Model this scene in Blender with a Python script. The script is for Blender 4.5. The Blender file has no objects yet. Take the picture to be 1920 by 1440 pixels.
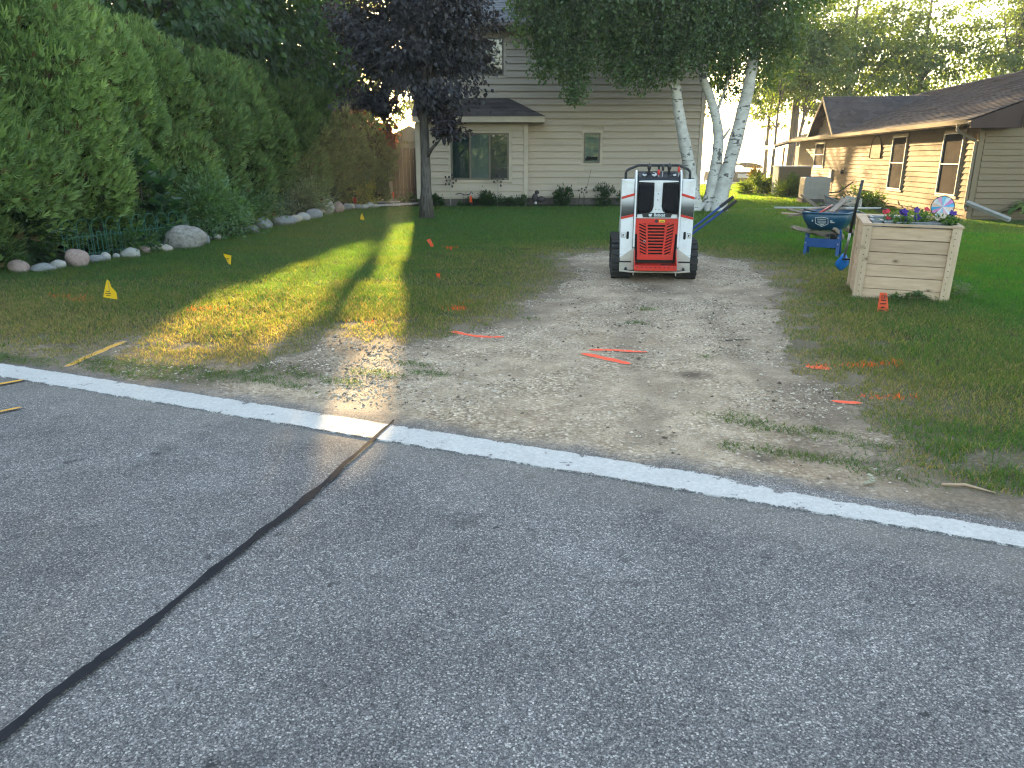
import bpy, bmesh, math, random
import numpy as np
from mathutils import Vector, Matrix, noise as mnoise

random.seed(7)
rng = np.random.default_rng(11)
R = math.radians
SC = bpy.context.scene
COL = SC.collection

# ------------------------------------------------------------------ camera, sky, sun, exposure
SUN_EL, SUN_AZ = R(10.34), R(-6.3)          # the sun stands low, straight ahead and a little to the left
S = Vector((math.sin(SUN_AZ) * math.cos(SUN_EL), math.cos(SUN_AZ) * math.cos(SUN_EL), math.sin(SUN_EL)))
cam_d = bpy.data.cameras.new('camera')
cam_d.sensor_width = 36.0
cam_d.lens = 1400 / 1920 * 36
cam_d.clip_start = 0.05
cam_d.clip_end = 6000
cam = bpy.data.objects.new('camera', cam_d)
cam.location = (0, 0, 1.5)
cam.rotation_euler = (R(90 - 16.812), 0, 0)
COL.objects.link(cam)
SC.camera = cam

W = bpy.data.worlds.new('World')
SC.world = W
W.use_nodes = True
wn = W.node_tree
bg = wn.nodes['Background']
sky = wn.nodes.new('ShaderNodeTexSky')
sky.sky_type = 'NISHITA'
sky.sun_disc = False
sky.sun_elevation = SUN_EL
sky.sun_rotation = SUN_AZ
sky.altitude = 0
sky.air_density = 1.0
sky.dust_density = 1.0
sky.ozone_density = 0.0
wn.links.new(sky.outputs[0], bg.inputs[0])
bg.inputs[1].default_value = 0.105

sl = bpy.data.lights.new('sun', 'SUN')
sl.energy = 5.0
sl.angle = R(0.6)
sl.color = (1.0, 0.70, 0.34)
so = bpy.data.objects.new('sun', sl)
so.rotation_euler = S.to_track_quat('Z', 'Y').to_euler()
so.location = (0, 40, 30)
COL.objects.link(so)

SC.view_settings.view_transform = 'Standard'
SC.view_settings.look = 'None'
SC.view_settings.gamma = 1
SC.view_settings.use_curve_mapping = False
SC.view_settings.exposure = 2.88
SC.cycles.use_denoising = True
SC.cycles.filter_width = 1.2
SC.cycles.sample_clamp_indirect = 6
SC.cycles.max_bounces = 7
SC.cycles.diffuse_bounces = 3
SC.cycles.transparent_max_bounces = 8
SC.cycles.caustics_reflective = False
SC.cycles.caustics_refractive = False

# ------------------------------------------------------------------ objects: naming and linking
def tag(o, label=None, cat=None, group=None, kind=None):
    if label: o['label'] = label
    if cat: o['category'] = cat
    if group: o['group'] = group
    if kind: o['kind'] = kind
    return o

def thing(name, label, cat, loc=(0, 0, 0), rz=0, group=None, rot=None):
    o = bpy.data.objects.new(name, None)
    o.empty_display_size = 0.2
    COL.objects.link(o)
    o.location = loc
    o.rotation_euler = rot if rot else (0, 0, rz)
    return tag(o, label, cat, group)

def link_mesh(name, me, parent=None, loc=(0, 0, 0), rot=(0, 0, 0), scale=(1, 1, 1)):
    o = bpy.data.objects.new(name, me)
    COL.objects.link(o)
    o.location, o.rotation_euler, o.scale = loc, rot, scale
    if parent: o.parent = parent
    return o

class MB:
    """collects shapes, builds ONE mesh object"""
    def __init__(s): s.v, s.f, s.m = [], [], []
    def add(s, verts, faces, mi=0):
        b = len(s.v)
        s.v += [tuple(p) for p in verts]
        s.f += [tuple(i + b for i in f) for f in faces]
        s.m += [mi] * len(faces)
        return s
    def box(s, x0, x1, y0, y1, z0, z1, mi=0, M=None):
        vs = [Vector(p) for p in ((x0,y0,z0),(x1,y0,z0),(x1,y1,z0),(x0,y1,z0),(x0,y0,z1),(x1,y0,z1),(x1,y1,z1),(x0,y1,z1))]
        if M: vs = [M @ p for p in vs]
        return s.add(vs, [(0,3,2,1),(4,5,6,7),(0,1,5,4),(1,2,6,5),(2,3,7,6),(3,0,4,7)], mi)
    def tube(s, pts, r, n=8, mi=0, cap=True):
        pts = [Vector(p) for p in pts]
        rs = r if isinstance(r, (list, tuple)) else [r] * len(pts)
        vs, fs = [], []
        up = Vector((0.31, 0.17, 0.93))
        for i, p in enumerate(pts):
            t = (pts[min(i + 1, len(pts) - 1)] - pts[max(i - 1, 0)]).normalized()
            a = t.cross(up)
            if a.length < 1e-3: a = t.cross(Vector((1, 0, 0)))
            a.normalize(); b = t.cross(a)
            for k in range(n):
                w = 2 * math.pi * k / n
                vs.append(p + (a * math.cos(w) + b * math.sin(w)) * rs[i])
        for i in range(len(pts) - 1):
            for k in range(n):
                k2 = (k + 1) % n
                fs.append((i*n+k, i*n+k2, (i+1)*n+k2, (i+1)*n+k))
        if cap:
            fs.append(tuple(range(n))[::-1]); fs.append(tuple(range((len(pts)-1)*n, len(pts)*n)))
        return s.add(vs, fs, mi)
    def prism(s, poly, axis, a, b, mi=0, M=None):
        """poly in the two other axes (in x,y,z order), pushed from a to b along axis"""
        n = len(poly)
        def mk(p, w):
            if axis == 'x': q = Vector((w, p[0], p[1]))
            elif axis == 'y': q = Vector((p[0], w, p[1]))
            else: q = Vector((p[0], p[1], w))
            return M @ q if M else q
        vs = [mk(p, a) for p in poly] + [mk(p, b) for p in poly]
        fs = [tuple(range(n)), tuple(range(2*n-1, n-1, -1))]
        fs += [(i, i + n, (i+1) % n + n, (i+1) % n) for i in range(n)]
        return s.add(vs, fs, mi)
    def sphere(s, c, r, sc=(1,1,1), n=10, mi=0):
        vs, fs = [], []
        m = n // 2
        for i in range(m + 1):
            th = math.pi * i / m
            for k in range(n):
                ph = 2 * math.pi * k / n
                vs.append((c[0]+r*sc[0]*math.sin(th)*math.cos(ph), c[1]+r*sc[1]*math.sin(th)*math.sin(ph), c[2]+r*sc[2]*math.cos(th)))
        for i in range(m):
            for k in range(n):
                k2 = (k+1) % n
                fs.append((i*n+k, (i+1)*n+k, (i+1)*n+k2, i*n+k2))
        return s.add(vs, fs, mi)
    def mesh(s, name, mats, smooth=False, fix=True):
        me = bpy.data.meshes.new(name)
        me.from_pydata(s.v, [], s.f)
        for m in (mats if isinstance(mats, (list, tuple)) else [mats]): me.materials.append(m)
        if any(s.m): me.polygons.foreach_set('material_index', s.m)
        if fix:
            bm = bmesh.new(); bm.from_mesh(me)
            bmesh.ops.remove_doubles(bm, verts=bm.verts, dist=1e-5)
            bmesh.ops.recalc_face_normals(bm, faces=bm.faces)
            bm.to_mesh(me); bm.free()
        if smooth: me.polygons.foreach_set('use_smooth', [True] * len(me.polygons))
        me.update()
        return me
    def build(s, name, mats, parent=None, smooth=False, bevel=0, loc=(0,0,0), rot=(0,0,0), fix=True):
        o = link_mesh(name, s.mesh(name, mats, smooth, fix), parent, loc, rot)
        if bevel:
            b = o.modifiers.new('bevel', 'BEVEL'); b.width = bevel; b.segments = 2; b.limit_method = 'ANGLE'
        return o

def np_mesh(name, V, F, mat, col=None, smooth=False, mats=None):
    """V (n,3) float, F (m,k) int array of equal-sized faces, col (n,3) vertex colours"""
    me = bpy.data.meshes.new(name)
    n, m, k = len(V), len(F), F.shape[1]
    me.vertices.add(n); me.vertices.foreach_set('co', np.ascontiguousarray(V, dtype=np.float32).ravel())
    me.loops.add(m * k); me.loops.foreach_set('vertex_index', np.ascontiguousarray(F, dtype=np.int32).ravel())
    me.polygons.add(m)
    me.polygons.foreach_set('loop_start', np.arange(0, m * k, k, dtype=np.int32))
    me.update(calc_edges=True)
    if col is not None:
        a = me.color_attributes.new('col', 'FLOAT_COLOR', 'POINT')
        c4 = np.ones((n, 4), np.float32); c4[:, :3] = col
        a.data.foreach_set('color', c4.ravel())
    me.polygons.foreach_set('use_smooth', np.full(m, smooth))
    me.materials.append(mat)
    return me

# ------------------------------------------------------------------ materials
def nodes(name):
    m = bpy.data.materials.new(name); m.use_nodes = True
    return m, m.node_tree.nodes, m.node_tree.links, m.node_tree.nodes['Principled BSDF']

def mix(N, L, fac, a, b, mode='MIX'):
    x = N.new('ShaderNodeMix'); x.data_type = 'RGBA'; x.blend_type = mode
    for sock, val in ((x.inputs[0], fac), (x.inputs[6], a), (x.inputs[7], b)):
        if hasattr(val, 'is_linked'): L.new(val, sock)
        else: sock.default_value = val if not isinstance(val, tuple) else (*val, 1)[:4]
    return x.outputs[2]

def noise_(N, L, vec, scale, detail=4, rough=0.6):
    t = N.new('ShaderNodeTexNoise'); t.inputs['Scale'].default_value = scale
    t.inputs['Detail'].default_value = detail; t.inputs['Roughness'].default_value = rough
    L.new(vec, t.inputs['Vector'])
    return t.outputs[0]

def ramp(N, L, fac, stops):
    r = N.new('ShaderNodeValToRGB')
    L.new(fac, r.inputs[0])
    e = r.color_ramp.elements
    while len(e) < len(stops): e.new(0.5)
    for q, (p, c) in zip(e, stops):
        q.position = p
        q.color = (c, c, c, 1) if not isinstance(c, tuple) else (*c, 1)
    return r.outputs[0]

def maths(N, L, op, a, b=None, c=None, clamp=False):
    x = N.new('ShaderNodeMath'); x.operation = op; x.use_clamp = clamp
    for i, val in enumerate((a, b, c)):
        if val is None: continue
        if hasattr(val, 'is_linked'): L.new(val, x.inputs[i])
        else: x.inputs[i].default_value = val
    return x.outputs[0]

def objvec(N, L, scale=None):
    tc = N.new('ShaderNodeTexCoord')
    if scale is None: return tc.outputs['Object']
    mp = N.new('ShaderNodeMapping'); mp.inputs['Scale'].default_value = scale
    L.new(tc.outputs['Object'], mp.inputs[0])
    return mp.outputs[0]

def bump(N, L, P, h, strength=0.3, dist=0.01):
    b = N.new('ShaderNodeBump'); b.inputs['Strength'].default_value = strength; b.inputs['Distance'].default_value = dist
    L.new(h, b.inputs['Height']); L.new(b.outputs[0], P.inputs['Normal'])

def M_(name, c, rough=0.6, var=0.25, scale=6, dirt=None, bmp=0.15, bs=60, metal=0, coat=0, spec=0.5, stretch=None, per_obj=0.0):
    """plain surface with tone variation, wear and fine relief"""
    m, N, L, P = nodes(name)
    v = objvec(N, L, stretch)
    n1 = noise_(N, L, v, scale, 5)
    f = ramp(N, L, n1, [(0.3, 0.0), (0.7, 1.0)])
    lo = tuple(x * (1 - var) for x in c); hi = tuple(min(1, x * (1 + var)) for x in c)
    colr = mix(N, L, f, lo, hi)
    if dirt:
        n2 = noise_(N, L, v, scale * 0.6, 6, 0.7)
        colr = mix(N, L, ramp(N, L, n2, [(0.5, 0.0), (0.72, 0.6)]), colr, dirt)
    if per_obj:
        oi = N.new('ShaderNodeObjectInfo')
        k = maths(N, L, 'MULTIPLY_ADD', oi.outputs['Random'], per_obj * 2, 1 - per_obj)
        cmb = N.new('ShaderNodeCombineColor')
        for i in range(3): L.new(k, cmb.inputs[i])
        colr = mix(N, L, 1.0, colr, cmb.outputs[0], 'MULTIPLY')
    L.new(colr, P.inputs['Base Color'])
    P.inputs['Roughness'].default_value = rough
    rr = noise_(N, L, v, scale * 3, 3)
    L.new(maths(N, L, 'MULTIPLY_ADD', rr, 0.3, rough - 0.15, clamp=True), P.inputs['Roughness'])
    P.inputs['Metallic'].default_value = metal
    P.inputs['Specular IOR Level'].default_value = spec
    P.inputs['Coat Weight'].default_value = coat
    if bmp: bump(N, L, P, noise_(N, L, v, bs, 4), bmp, 0.005)
    return m

def leaf_mat(name, trans=(1.6, 1.9, 0.5), tfac=0.42, gloss=0.12, rough=0.45):
    """leaf: diffuse + light passing through, colour from each leaf's own attribute"""
    m, N, L, P = nodes(name)
    N.remove(P)
    at = N.new('ShaderNodeAttribute'); at.attribute_name = 'col'
    d = N.new('ShaderNodeBsdfDiffuse'); L.new(at.outputs[0], d.inputs[0])
    t = N.new('ShaderNodeBsdfTranslucent')
    L.new(mix(N, L, 1.0, at.outputs[0], trans, 'MULTIPLY'), t.inputs[0])
    a = N.new('ShaderNodeMixShader'); a.inputs[0].default_value = tfac
    L.new(d.outputs[0], a.inputs[1]); L.new(t.outputs[0], a.inputs[2])
    g = N.new('ShaderNodeBsdfGlossy'); g.inputs['Roughness'].default_value = rough
    b = N.new('ShaderNodeMixShader')
    lw = N.new('ShaderNodeLayerWeight'); lw.inputs[0].default_value = 0.25
    L.new(maths(N, L, 'MULTIPLY_ADD', lw.outputs[1], gloss * 1.2, gloss * 0.25), b.inputs[0])
    L.new(a.outputs[0], b.inputs[1]); L.new(g.outputs[0], b.inputs[2])
    L.new(b.outputs[0], N['Material Output'].inputs[0])
    return m

MAT = {}
MAT['leaf'] = leaf_mat('leaf', (2.1, 2.2, 0.4), 0.45)
MAT['frond'] = leaf_mat('evergreen_frond', (1.3, 1.5, 0.5), 0.25, 0.05)
MAT['grass'] = leaf_mat('grass_blade', (2.8, 2.4, 0.50), 0.56, 0.05)
MAT['purple'] = leaf_mat('purple_leaf', (2.2, 1.5, 0.6), 0.30, 0.12)

# asphalt and gravel share two node groups, so that sand thins out over asphalt and paint wears down to it
def group_tex(name, build):
    g = bpy.data.node_groups.new(name, 'ShaderNodeTree')
    g.interface.new_socket('Vector', in_out='INPUT', socket_type='NodeSocketVector')
    g.interface.new_socket('Color', in_out='OUTPUT', socket_type='NodeSocketColor')
    g.interface.new_socket('Height', in_out='OUTPUT', socket_type='NodeSocketFloat')
    i = g.nodes.new('NodeGroupInput'); o = g.nodes.new('NodeGroupOutput')
    c, h = build(g.nodes, g.links, i.outputs[0])
    g.links.new(c, o.inputs[0]); g.links.new(h, o.inputs[1])
    return g

def vor(N, L, vec, scale, feat='F1'):
    t = N.new('ShaderNodeTexVoronoi'); t.inputs['Scale'].default_value = scale; t.feature = feat
    L.new(vec, t.inputs['Vector'])
    return t

def asphalt_build(N, L, vec):
    wob = noise_(N, L, vec, 30, 2)
    v1 = vor(N, L, vec, 180); v2 = vor(N, L, vec, 360)
    s1 = N.new('ShaderNodeSeparateColor'); L.new(v1.outputs['Color'], s1.inputs[0])
    s2 = N.new('ShaderNodeSeparateColor'); L.new(v2.outputs['Color'], s2.inputs[0])
    a = ramp(N, L, s1.outputs[0], [(0.0, (0.05, 0.052, 0.058)), (0.40, (0.11, 0.112, 0.120)), (0.72, (0.20, 0.20, 0.21)), (0.88, (0.32, 0.315, 0.315)), (1.0, (0.66, 0.64, 0.62))])
    b = ramp(N, L, s2.outputs[1], [(0.0, (0.045, 0.046, 0.052)), (0.6, (0.16, 0.16, 0.168)), (1.0, (0.42, 0.41, 0.41))])
    c = mix(N, L, 0.40, a, b)
    # tar between the stones, larger tone drift, faint scuffs
    gap = ramp(N, L, v1.outputs['Distance'], [(0.45, 1.0), (0.8, 0.55)])
    c = mix(N, L, 1.0, c, gap, 'MULTIPLY')
    big = ramp(N, L, noise_(N, L, vec, 1.1, 5, 0.65), [(0.3, 0.92), (0.7, 1.28)])
    c = mix(N, L, 1.0, c, big, 'MULTIPLY')
    st = noise_(N, L, vec, 2.3, 6, 0.75)
    c = mix(N, L, ramp(N, L, st, [(0.575, 0.0), (0.68, 0.55)]), c, (0.055, 0.056, 0.058))
    sp = noise_(N, L, vec, 5.5, 5, 0.7)
    c = mix(N, L, ramp(N, L, sp, [(0.635, 0.0), (0.70, 0.8)]), c, (0.03, 0.031, 0.034))
    lane = ramp(N, L, noise_(N, L, vec, 0.55, 4, 0.6), [(0.35, (0.92, 0.89, 0.86)), (0.65, (1.22, 1.19, 1.14))])
    c = mix(N, L, 1.0, c, lane, 'MULTIPLY')
    h = maths(N, L, 'SUBTRACT', 1.0, v1.outputs['Distance'])
    return c, h

def gravel_build(N, L, vec):
    v1 = vor(N, L, vec, 55); v2 = vor(N, L, vec, 150)
    s1 = N.new('ShaderNodeSeparateColor'); L.new(v1.outputs['Color'], s1.inputs[0])
    s2 = N.new('ShaderNodeSeparateColor'); L.new(v2.outputs['Color'], s2.inputs[0])
    a = ramp(N, L, s1.outputs[0], [(0.0, (0.25, 0.19, 0.13)), (0.5, (0.44, 0.35, 0.255)), (0.85, (0.55, 0.455, 0.345)), (1.0, (0.78, 0.68, 0.56))])
    b = ramp(N, L, s2.outputs[0], [(0.0, (0.22, 0.165, 0.115)), (0.6, (0.47, 0.375, 0.275)), (1.0, (0.70, 0.60, 0.48))])
    sand = mix(N, L, 0.5, (0.46, 0.37, 0.275), b)
    coarse = ramp(N, L, noise_(N, L, vec, 1.6, 4, 0.6), [(0.38, 0.1), (0.62, 1.0)])
    c = mix(N, L, coarse, sand, a)
    gap = ramp(N, L, v1.outputs['Distance'], [(0.45, 1.0), (0.85, 0.5)])
    c = mix(N, L, coarse, c, mix(N, L, 1.0, c, gap, 'MULTIPLY'))
    soil = ramp(N, L, noise_(N, L, vec, 0.9, 6, 0.7), [(0.5, 0.0), (0.7, 0.75)])
    c = mix(N, L, soil, c, (0.25, 0.175, 0.115))
    big = ramp(N, L, noise_(N, L, vec, 3.1, 6, 0.75), [(0.30, (0.72, 0.70, 0.67)), (0.66, (1.30, 1.27, 1.22))])
    c = mix(N, L, 1.0, c, big, 'MULTIPLY')
    h = maths(N, L, 'ADD', maths(N, L, 'MULTIPLY', maths(N, L, 'SUBTRACT', 1.0, v1.outputs['Distance']), coarse), noise_(N, L, vec, 9, 5))
    return c, h

G_ASPH = group_tex('asphalt_texture', asphalt_build)
G_GRAV = group_tex('gravel_texture', gravel_build)

def gnode(N, L, g, vec):
    x = N.new('ShaderNodeGroup'); x.node_tree = g; L.new(vec, x.inputs[0]); return x

def world_pos(N): return N.new('ShaderNodeNewGeometry').outputs['Position']

def mat_asphalt():
    m, N, L, P = nodes('asphalt')
    pos = world_pos(N)
    g = gnode(N, L, G_ASPH, pos)
    # dust blown off the drive lies on the lane beside the line
    sep = N.new('ShaderNodeSeparateXYZ'); L.new(pos, sep.inputs[0])
    nx, ny = -math.sin(LINE_ANG), math.cos(LINE_ANG)
    d = maths(N, L, 'ADD', maths(N, L, 'MULTIPLY', sep.outputs[0], nx), maths(N, L, 'MULTIPLY', sep.outputs[1], ny))
    d = maths(N, L, 'SUBTRACT', d, nx * LINE_A.x + ny * LINE_A.y)
    k = maths(N, L, 'ADD', maths(N, L, 'MULTIPLY', d, 0.75), maths(N, L, 'MULTIPLY', noise_(N, L, pos, 2.2, 6, 0.7), 0.9))
    dust = ramp(N, L, k, [(0.0, 0.0), (0.50, 0.55)])
    L.new(mix(N, L, dust, g.outputs[0], (0.24, 0.215, 0.185)), P.inputs['Base Color'])
    P.inputs['Roughness'].default_value = 0.85; P.inputs['Specular IOR Level'].default_value = 0.15
    bump(N, L, P, g.outputs[1], 0.5, 0.004)
    return m

LINE_A = Vector((0.0, 3.69)); LINE_ANG = math.atan2(-0.429, 1.0)      # road edge line: a point on it and its heading
LINE_W = 0.235
MAT['asphalt'] = mat_asphalt()

def mat_drive():
    """sand and gravel, thinning to bare asphalt beside the road line; soil where grass starts"""
    m, N, L, P = nodes('gravel_drive')
    pos = world_pos(N)
    a = gnode(N, L, G_ASPH, pos); g = gnode(N, L, G_GRAV, pos)
    sep = N.new('ShaderNodeSeparateXYZ'); L.new(pos, sep.inputs[0])
    # distance from the line's outer edge
    nx, ny = -math.sin(LINE_ANG), math.cos(LINE_ANG)
    d = maths(N, L, 'ADD', maths(N, L, 'MULTIPLY', sep.outputs[0], nx), maths(N, L, 'MULTIPLY', sep.outputs[1], ny))
    d = maths(N, L, 'SUBTRACT', d, nx * LINE_A.x + ny * LINE_A.y + LINE_W / 2)
    k = maths(N, L, 'ADD', maths(N, L, 'MULTIPLY', d, 2.6), maths(N, L, 'MULTIPLY', noise_(N, L, pos, 4, 6, 0.7), 1.0))
    f = ramp(N, L, k, [(0.55, 0.15), (1.15, 1.0)])
    at = N.new('ShaderNodeAttribute'); at.attribute_name = 'col'
    sp = N.new('ShaderNodeSeparateColor'); L.new(at.outputs[0], sp.inputs[0])
    c = mix(N, L, f, a.outputs[0], g.outputs[0])
    soil = mix(N, L, noise_(N, L, pos, 14, 5), (0.085, 0.07, 0.05), (0.20, 0.165, 0.125))
    c = mix(N, L, sp.outputs[0], c, soil)
    c = mix(N, L, sp.outputs[1], c, (0.10, 0.075, 0.055))
    L.new(c, P.inputs['Base Color'])
    P.inputs['Roughness'].default_value = 0.9; P.inputs['Specular IOR Level'].default_value = 0.2
    bump(N, L, P, maths(N, L, 'ADD', a.outputs[1], g.outputs[1]), 0.6, 0.006)
    return m
MAT['drive'] = mat_drive()

def mat_lawn():
    m, N, L, P = nodes('lawn_soil')
    pos = world_pos(N)
    n1 = noise_(N, L, pos, 5, 6, 0.7); n2 = noise_(N, L, pos, 40, 4)
    c = mix(N, L, n1, (0.035, 0.045, 0.02), (0.075, 0.075, 0.035))
    c = mix(N, L, ramp(N, L, n2, [(0.45, 0.0), (0.7, 0.7)]), c, (0.13, 0.11, 0.06))
    at = N.new('ShaderNodeAttribute'); at.attribute_name = 'col'
    sp = N.new('ShaderNodeSeparateColor'); L.new(at.outputs[0], sp.inputs[0])
    g = gnode(N, L, G_GRAV, pos)
    soil = mix(N, L, noise_(N, L, pos, 14, 5), (0.085, 0.07, 0.05), (0.20, 0.165, 0.125))
    c = mix(N, L, sp.outputs[0], c, mix(N, L, 0.45, soil, g.outputs[0]))
    L.new(c, P.inputs['Base Color'])
    P.inputs['Roughness'].default_value = 0.95; P.inputs['Specular IOR Level'].default_value = 0.1
    bump(N, L, P, n2, 0.8, 0.02)
    return m
MAT['lawn'] = mat_lawn()

def mat_line():
    """worn white road paint: chips show the asphalt below, most along the outer edge on the right"""
    m, N, L, P = nodes('road_paint')
    pos = world_pos(N); ob = objvec(N, L)
    a = gnode(N, L, G_ASPH, pos)
    sep = N.new('ShaderNodeSeparateXYZ'); L.new(ob, sep.inputs[0])
    edge = maths(N, L, 'MULTIPLY', maths(N, L, 'ABSOLUTE', sep.outputs[1]), 2 / LINE_W)      # 0 middle, 1 edge
    e2 = maths(N, L, 'POWER', edge, 8.0)
    out = maths(N, L, 'MULTIPLY_ADD', sep.outputs[1], 2 / LINE_W, 0.0)
    mr = N.new('ShaderNodeMapRange'); L.new(sep.outputs[0], mr.inputs[0])
    mr.inputs[1].default_value = 0.9; mr.inputs[2].default_value = 1.7; mr.inputs[3].default_value = 0.0; mr.inputs[4].default_value = 0.46
    wearr = maths(N, L, 'MULTIPLY', mr.outputs[0], ramp(N, L, out, [(0.15, 0.0), (0.75, 1.0)]))
    n = noise_(N, L, pos, 9, 7, 0.75); nf = noise_(N, L, pos, 60, 4, 0.7)
    k = maths(N, L, 'ADD', maths(N, L, 'MULTIPLY', e2, 0.16), wearr)
    k = maths(N, L, 'ADD', k, maths(N, L, 'MULTIPLY', n, 0.95))
    k = maths(N, L, 'ADD', k, maths(N, L, 'MULTIPLY', nf, 0.3))
    f = ramp(N, L, k, [(0.735, 0.0), (0.765, 1.0)])
    white = mix(N, L, ramp(N, L, nf, [(0.35, 0.0), (0.75, 1.0)]), (0.46, 0.455, 0.44), (0.66, 0.655, 0.64))
    dirt = ramp(N, L, noise_(N, L, pos, 3, 6, 0.7), [(0.45, 0.0), (0.7, 0.35)])
    white = mix(N, L, dirt, white, (0.38, 0.37, 0.36))
    c = mix(N, L, f, white, a.outputs[0])
    L.new(c, P.inputs['Base Color'])
    P.inputs['Roughness'].default_value = 0.7; P.inputs['Specular IOR Level'].default_value = 0.3
    bump(N, L, P, a.outputs[1], 0.35, 0.004)
    return m
MAT['line'] = mat_line()

def mat_spray(name, c, thin=0.5, under='gravel'):
    """spray paint: covers the stones in the middle, breaks up at the ragged rim (uv.y carries the rim)"""
    m, N, L, P = nodes(name)
    pos = world_pos(N)
    g = gnode(N, L, G_GRAV if under == 'gravel' else G_ASPH, pos)
    at = N.new('ShaderNodeAttribute'); at.attribute_name = 'col'
    sp = N.new('ShaderNodeSeparateColor'); L.new(at.outputs[0], sp.inputs[0])
    k = maths(N, L, 'ADD', sp.outputs[0], maths(N, L, 'MULTIPLY', noise_(N, L, pos, 45, 5, 0.75), 1.1))
    f = ramp(N, L, k, [(0.55 + thin * 0.5, 0.0), (0.80 + thin * 0.5, 1.0)])
    L.new(mix(N, L, f, g.outputs[0], c), P.inputs['Base Color'])
    P.inputs['Roughness'].default_value = 0.8
    bump(N, L, P, g.outputs[1], 0.5, 0.005)
    return m
MAT['spray_orange'] = mat_spray('spray_orange', (0.95, 0.10, 0.035), 0.62)
MAT['spray_yellow'] = mat_spray('spray_yellow', (0.70, 0.36, 0.05), 0.85)
MAT['spray_yellow_road'] = mat_spray('spray_yellow_road', (0.72, 0.38, 0.04), 0.6, 'asphalt')

def mat_tar():
    m, N, L, P = nodes('crack_sealant')
    pos = world_pos(N)
    c = mix(N, L, noise_(N, L, pos, 25, 5), (0.009, 0.010, 0.014), (0.026, 0.027, 0.034))
    L.new(c, P.inputs['Base Color']); P.inputs['Roughness'].default_value = 0.85; P.inputs['Specular IOR Level'].default_value = 0.15
    bump(N, L, P, noise_(N, L, pos, 30, 4), 0.4, 0.01)
    return m
MAT['tar'] = mat_tar()

def mat_water():
    m, N, L, P = nodes('lake_water')
    pos = world_pos(N)
    P.inputs['Base Color'].default_value = (0.05, 0.07, 0.08, 1)
    P.inputs['Roughness'].default_value = 0.12
    mp = N.new('ShaderNodeMapping'); mp.inputs['Scale'].default_value = (0.5, 1.6, 1); L.new(pos, mp.inputs[0])
    bump(N, L, P, noise_(N, L, mp.outputs[0], 1.4, 4), 0.5, 0.3)
    return m
MAT['water'] = mat_water()

def mat_glass():
    """window pane: see-through, with the reflection of the sky"""
    m, N, L, P = nodes('window_glass')
    N.remove(P)
    t = N.new('ShaderNodeBsdfTransparent'); t.inputs[0].default_value = (0.72, 0.80, 0.80, 1)
    g = N.new('ShaderNodeBsdfGlossy'); g.inputs['Roughness'].default_value = 0.02
    fr = N.new('ShaderNodeFresnel'); fr.inputs[0].default_value = 1.6
    x = N.new('ShaderNodeMixShader')
    L.new(maths(N, L, 'MULTIPLY_ADD', fr.outputs[0], 1.2, 0.03, clamp=True), x.inputs[0])
    L.new(t.outputs[0], x.inputs[1]); L.new(g.outputs[0], x.inputs[2])
    L.new(x.outputs[0], N['Material Output'].inputs[0])
    return m
MAT['glass'] = mat_glass()
MAT['screen_pane'] = M_('screened_pane', (0.05, 0.043, 0.038), 0.95, 0.15, 3, None, 0, spec=.02)

def mat_birch():
    m, N, L, P = nodes('birch_bark')
    v = objvec(N, L, (1.6, 1.6, 8))
    n = noise_(N, L, v, 1.7, 4, 0.6)
    v2 = objvec(N, L, (1, 1, 1.2)); n2 = noise_(N, L, v2, 3.0, 5, 0.7)
    c = mix(N, L, ramp(N, L, n2, [(0.35, 0.0), (0.7, 1.0)]), (0.40, 0.38, 0.35), (0.72, 0.70, 0.66))
    c = mix(N, L, ramp(N, L, n, [(0.60, 0.0), (0.64, 0.9)]), c, (0.07, 0.06, 0.055))
    c = mix(N, L, ramp(N, L, n2, [(0.585, 0.0), (0.63, 0.93)]), c, (0.055, 0.048, 0.045))
    L.new(c, P.inputs['Base Color']); P.inputs['Roughness'].default_value = 0.75
    bump(N, L, P, n, 0.5, 0.01)
    return m
MAT['birch'] = mat_birch()

def mat_bark(name, a, b):
    m, N, L, P = nodes(name)
    n = noise_(N, L, objvec(N, L, (9, 9, 1.4)), 2.5, 6, 0.7)
    L.new(mix(N, L, ramp(N, L, n, [(0.35, 0.0), (0.65, 1.0)]), a, b), P.inputs['Base Color'])
    P.inputs['Roughness'].default_value = 0.9
    bump(N, L, P, n, 0.9, 0.02)
    return m
MAT['bark'] = mat_bark('bark', (0.045, 0.04, 0.036), (0.15, 0.13, 0.115))
MAT['bark_dark'] = mat_bark('dark_bark', (0.03, 0.026, 0.022), (0.09, 0.08, 0.07))

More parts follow.
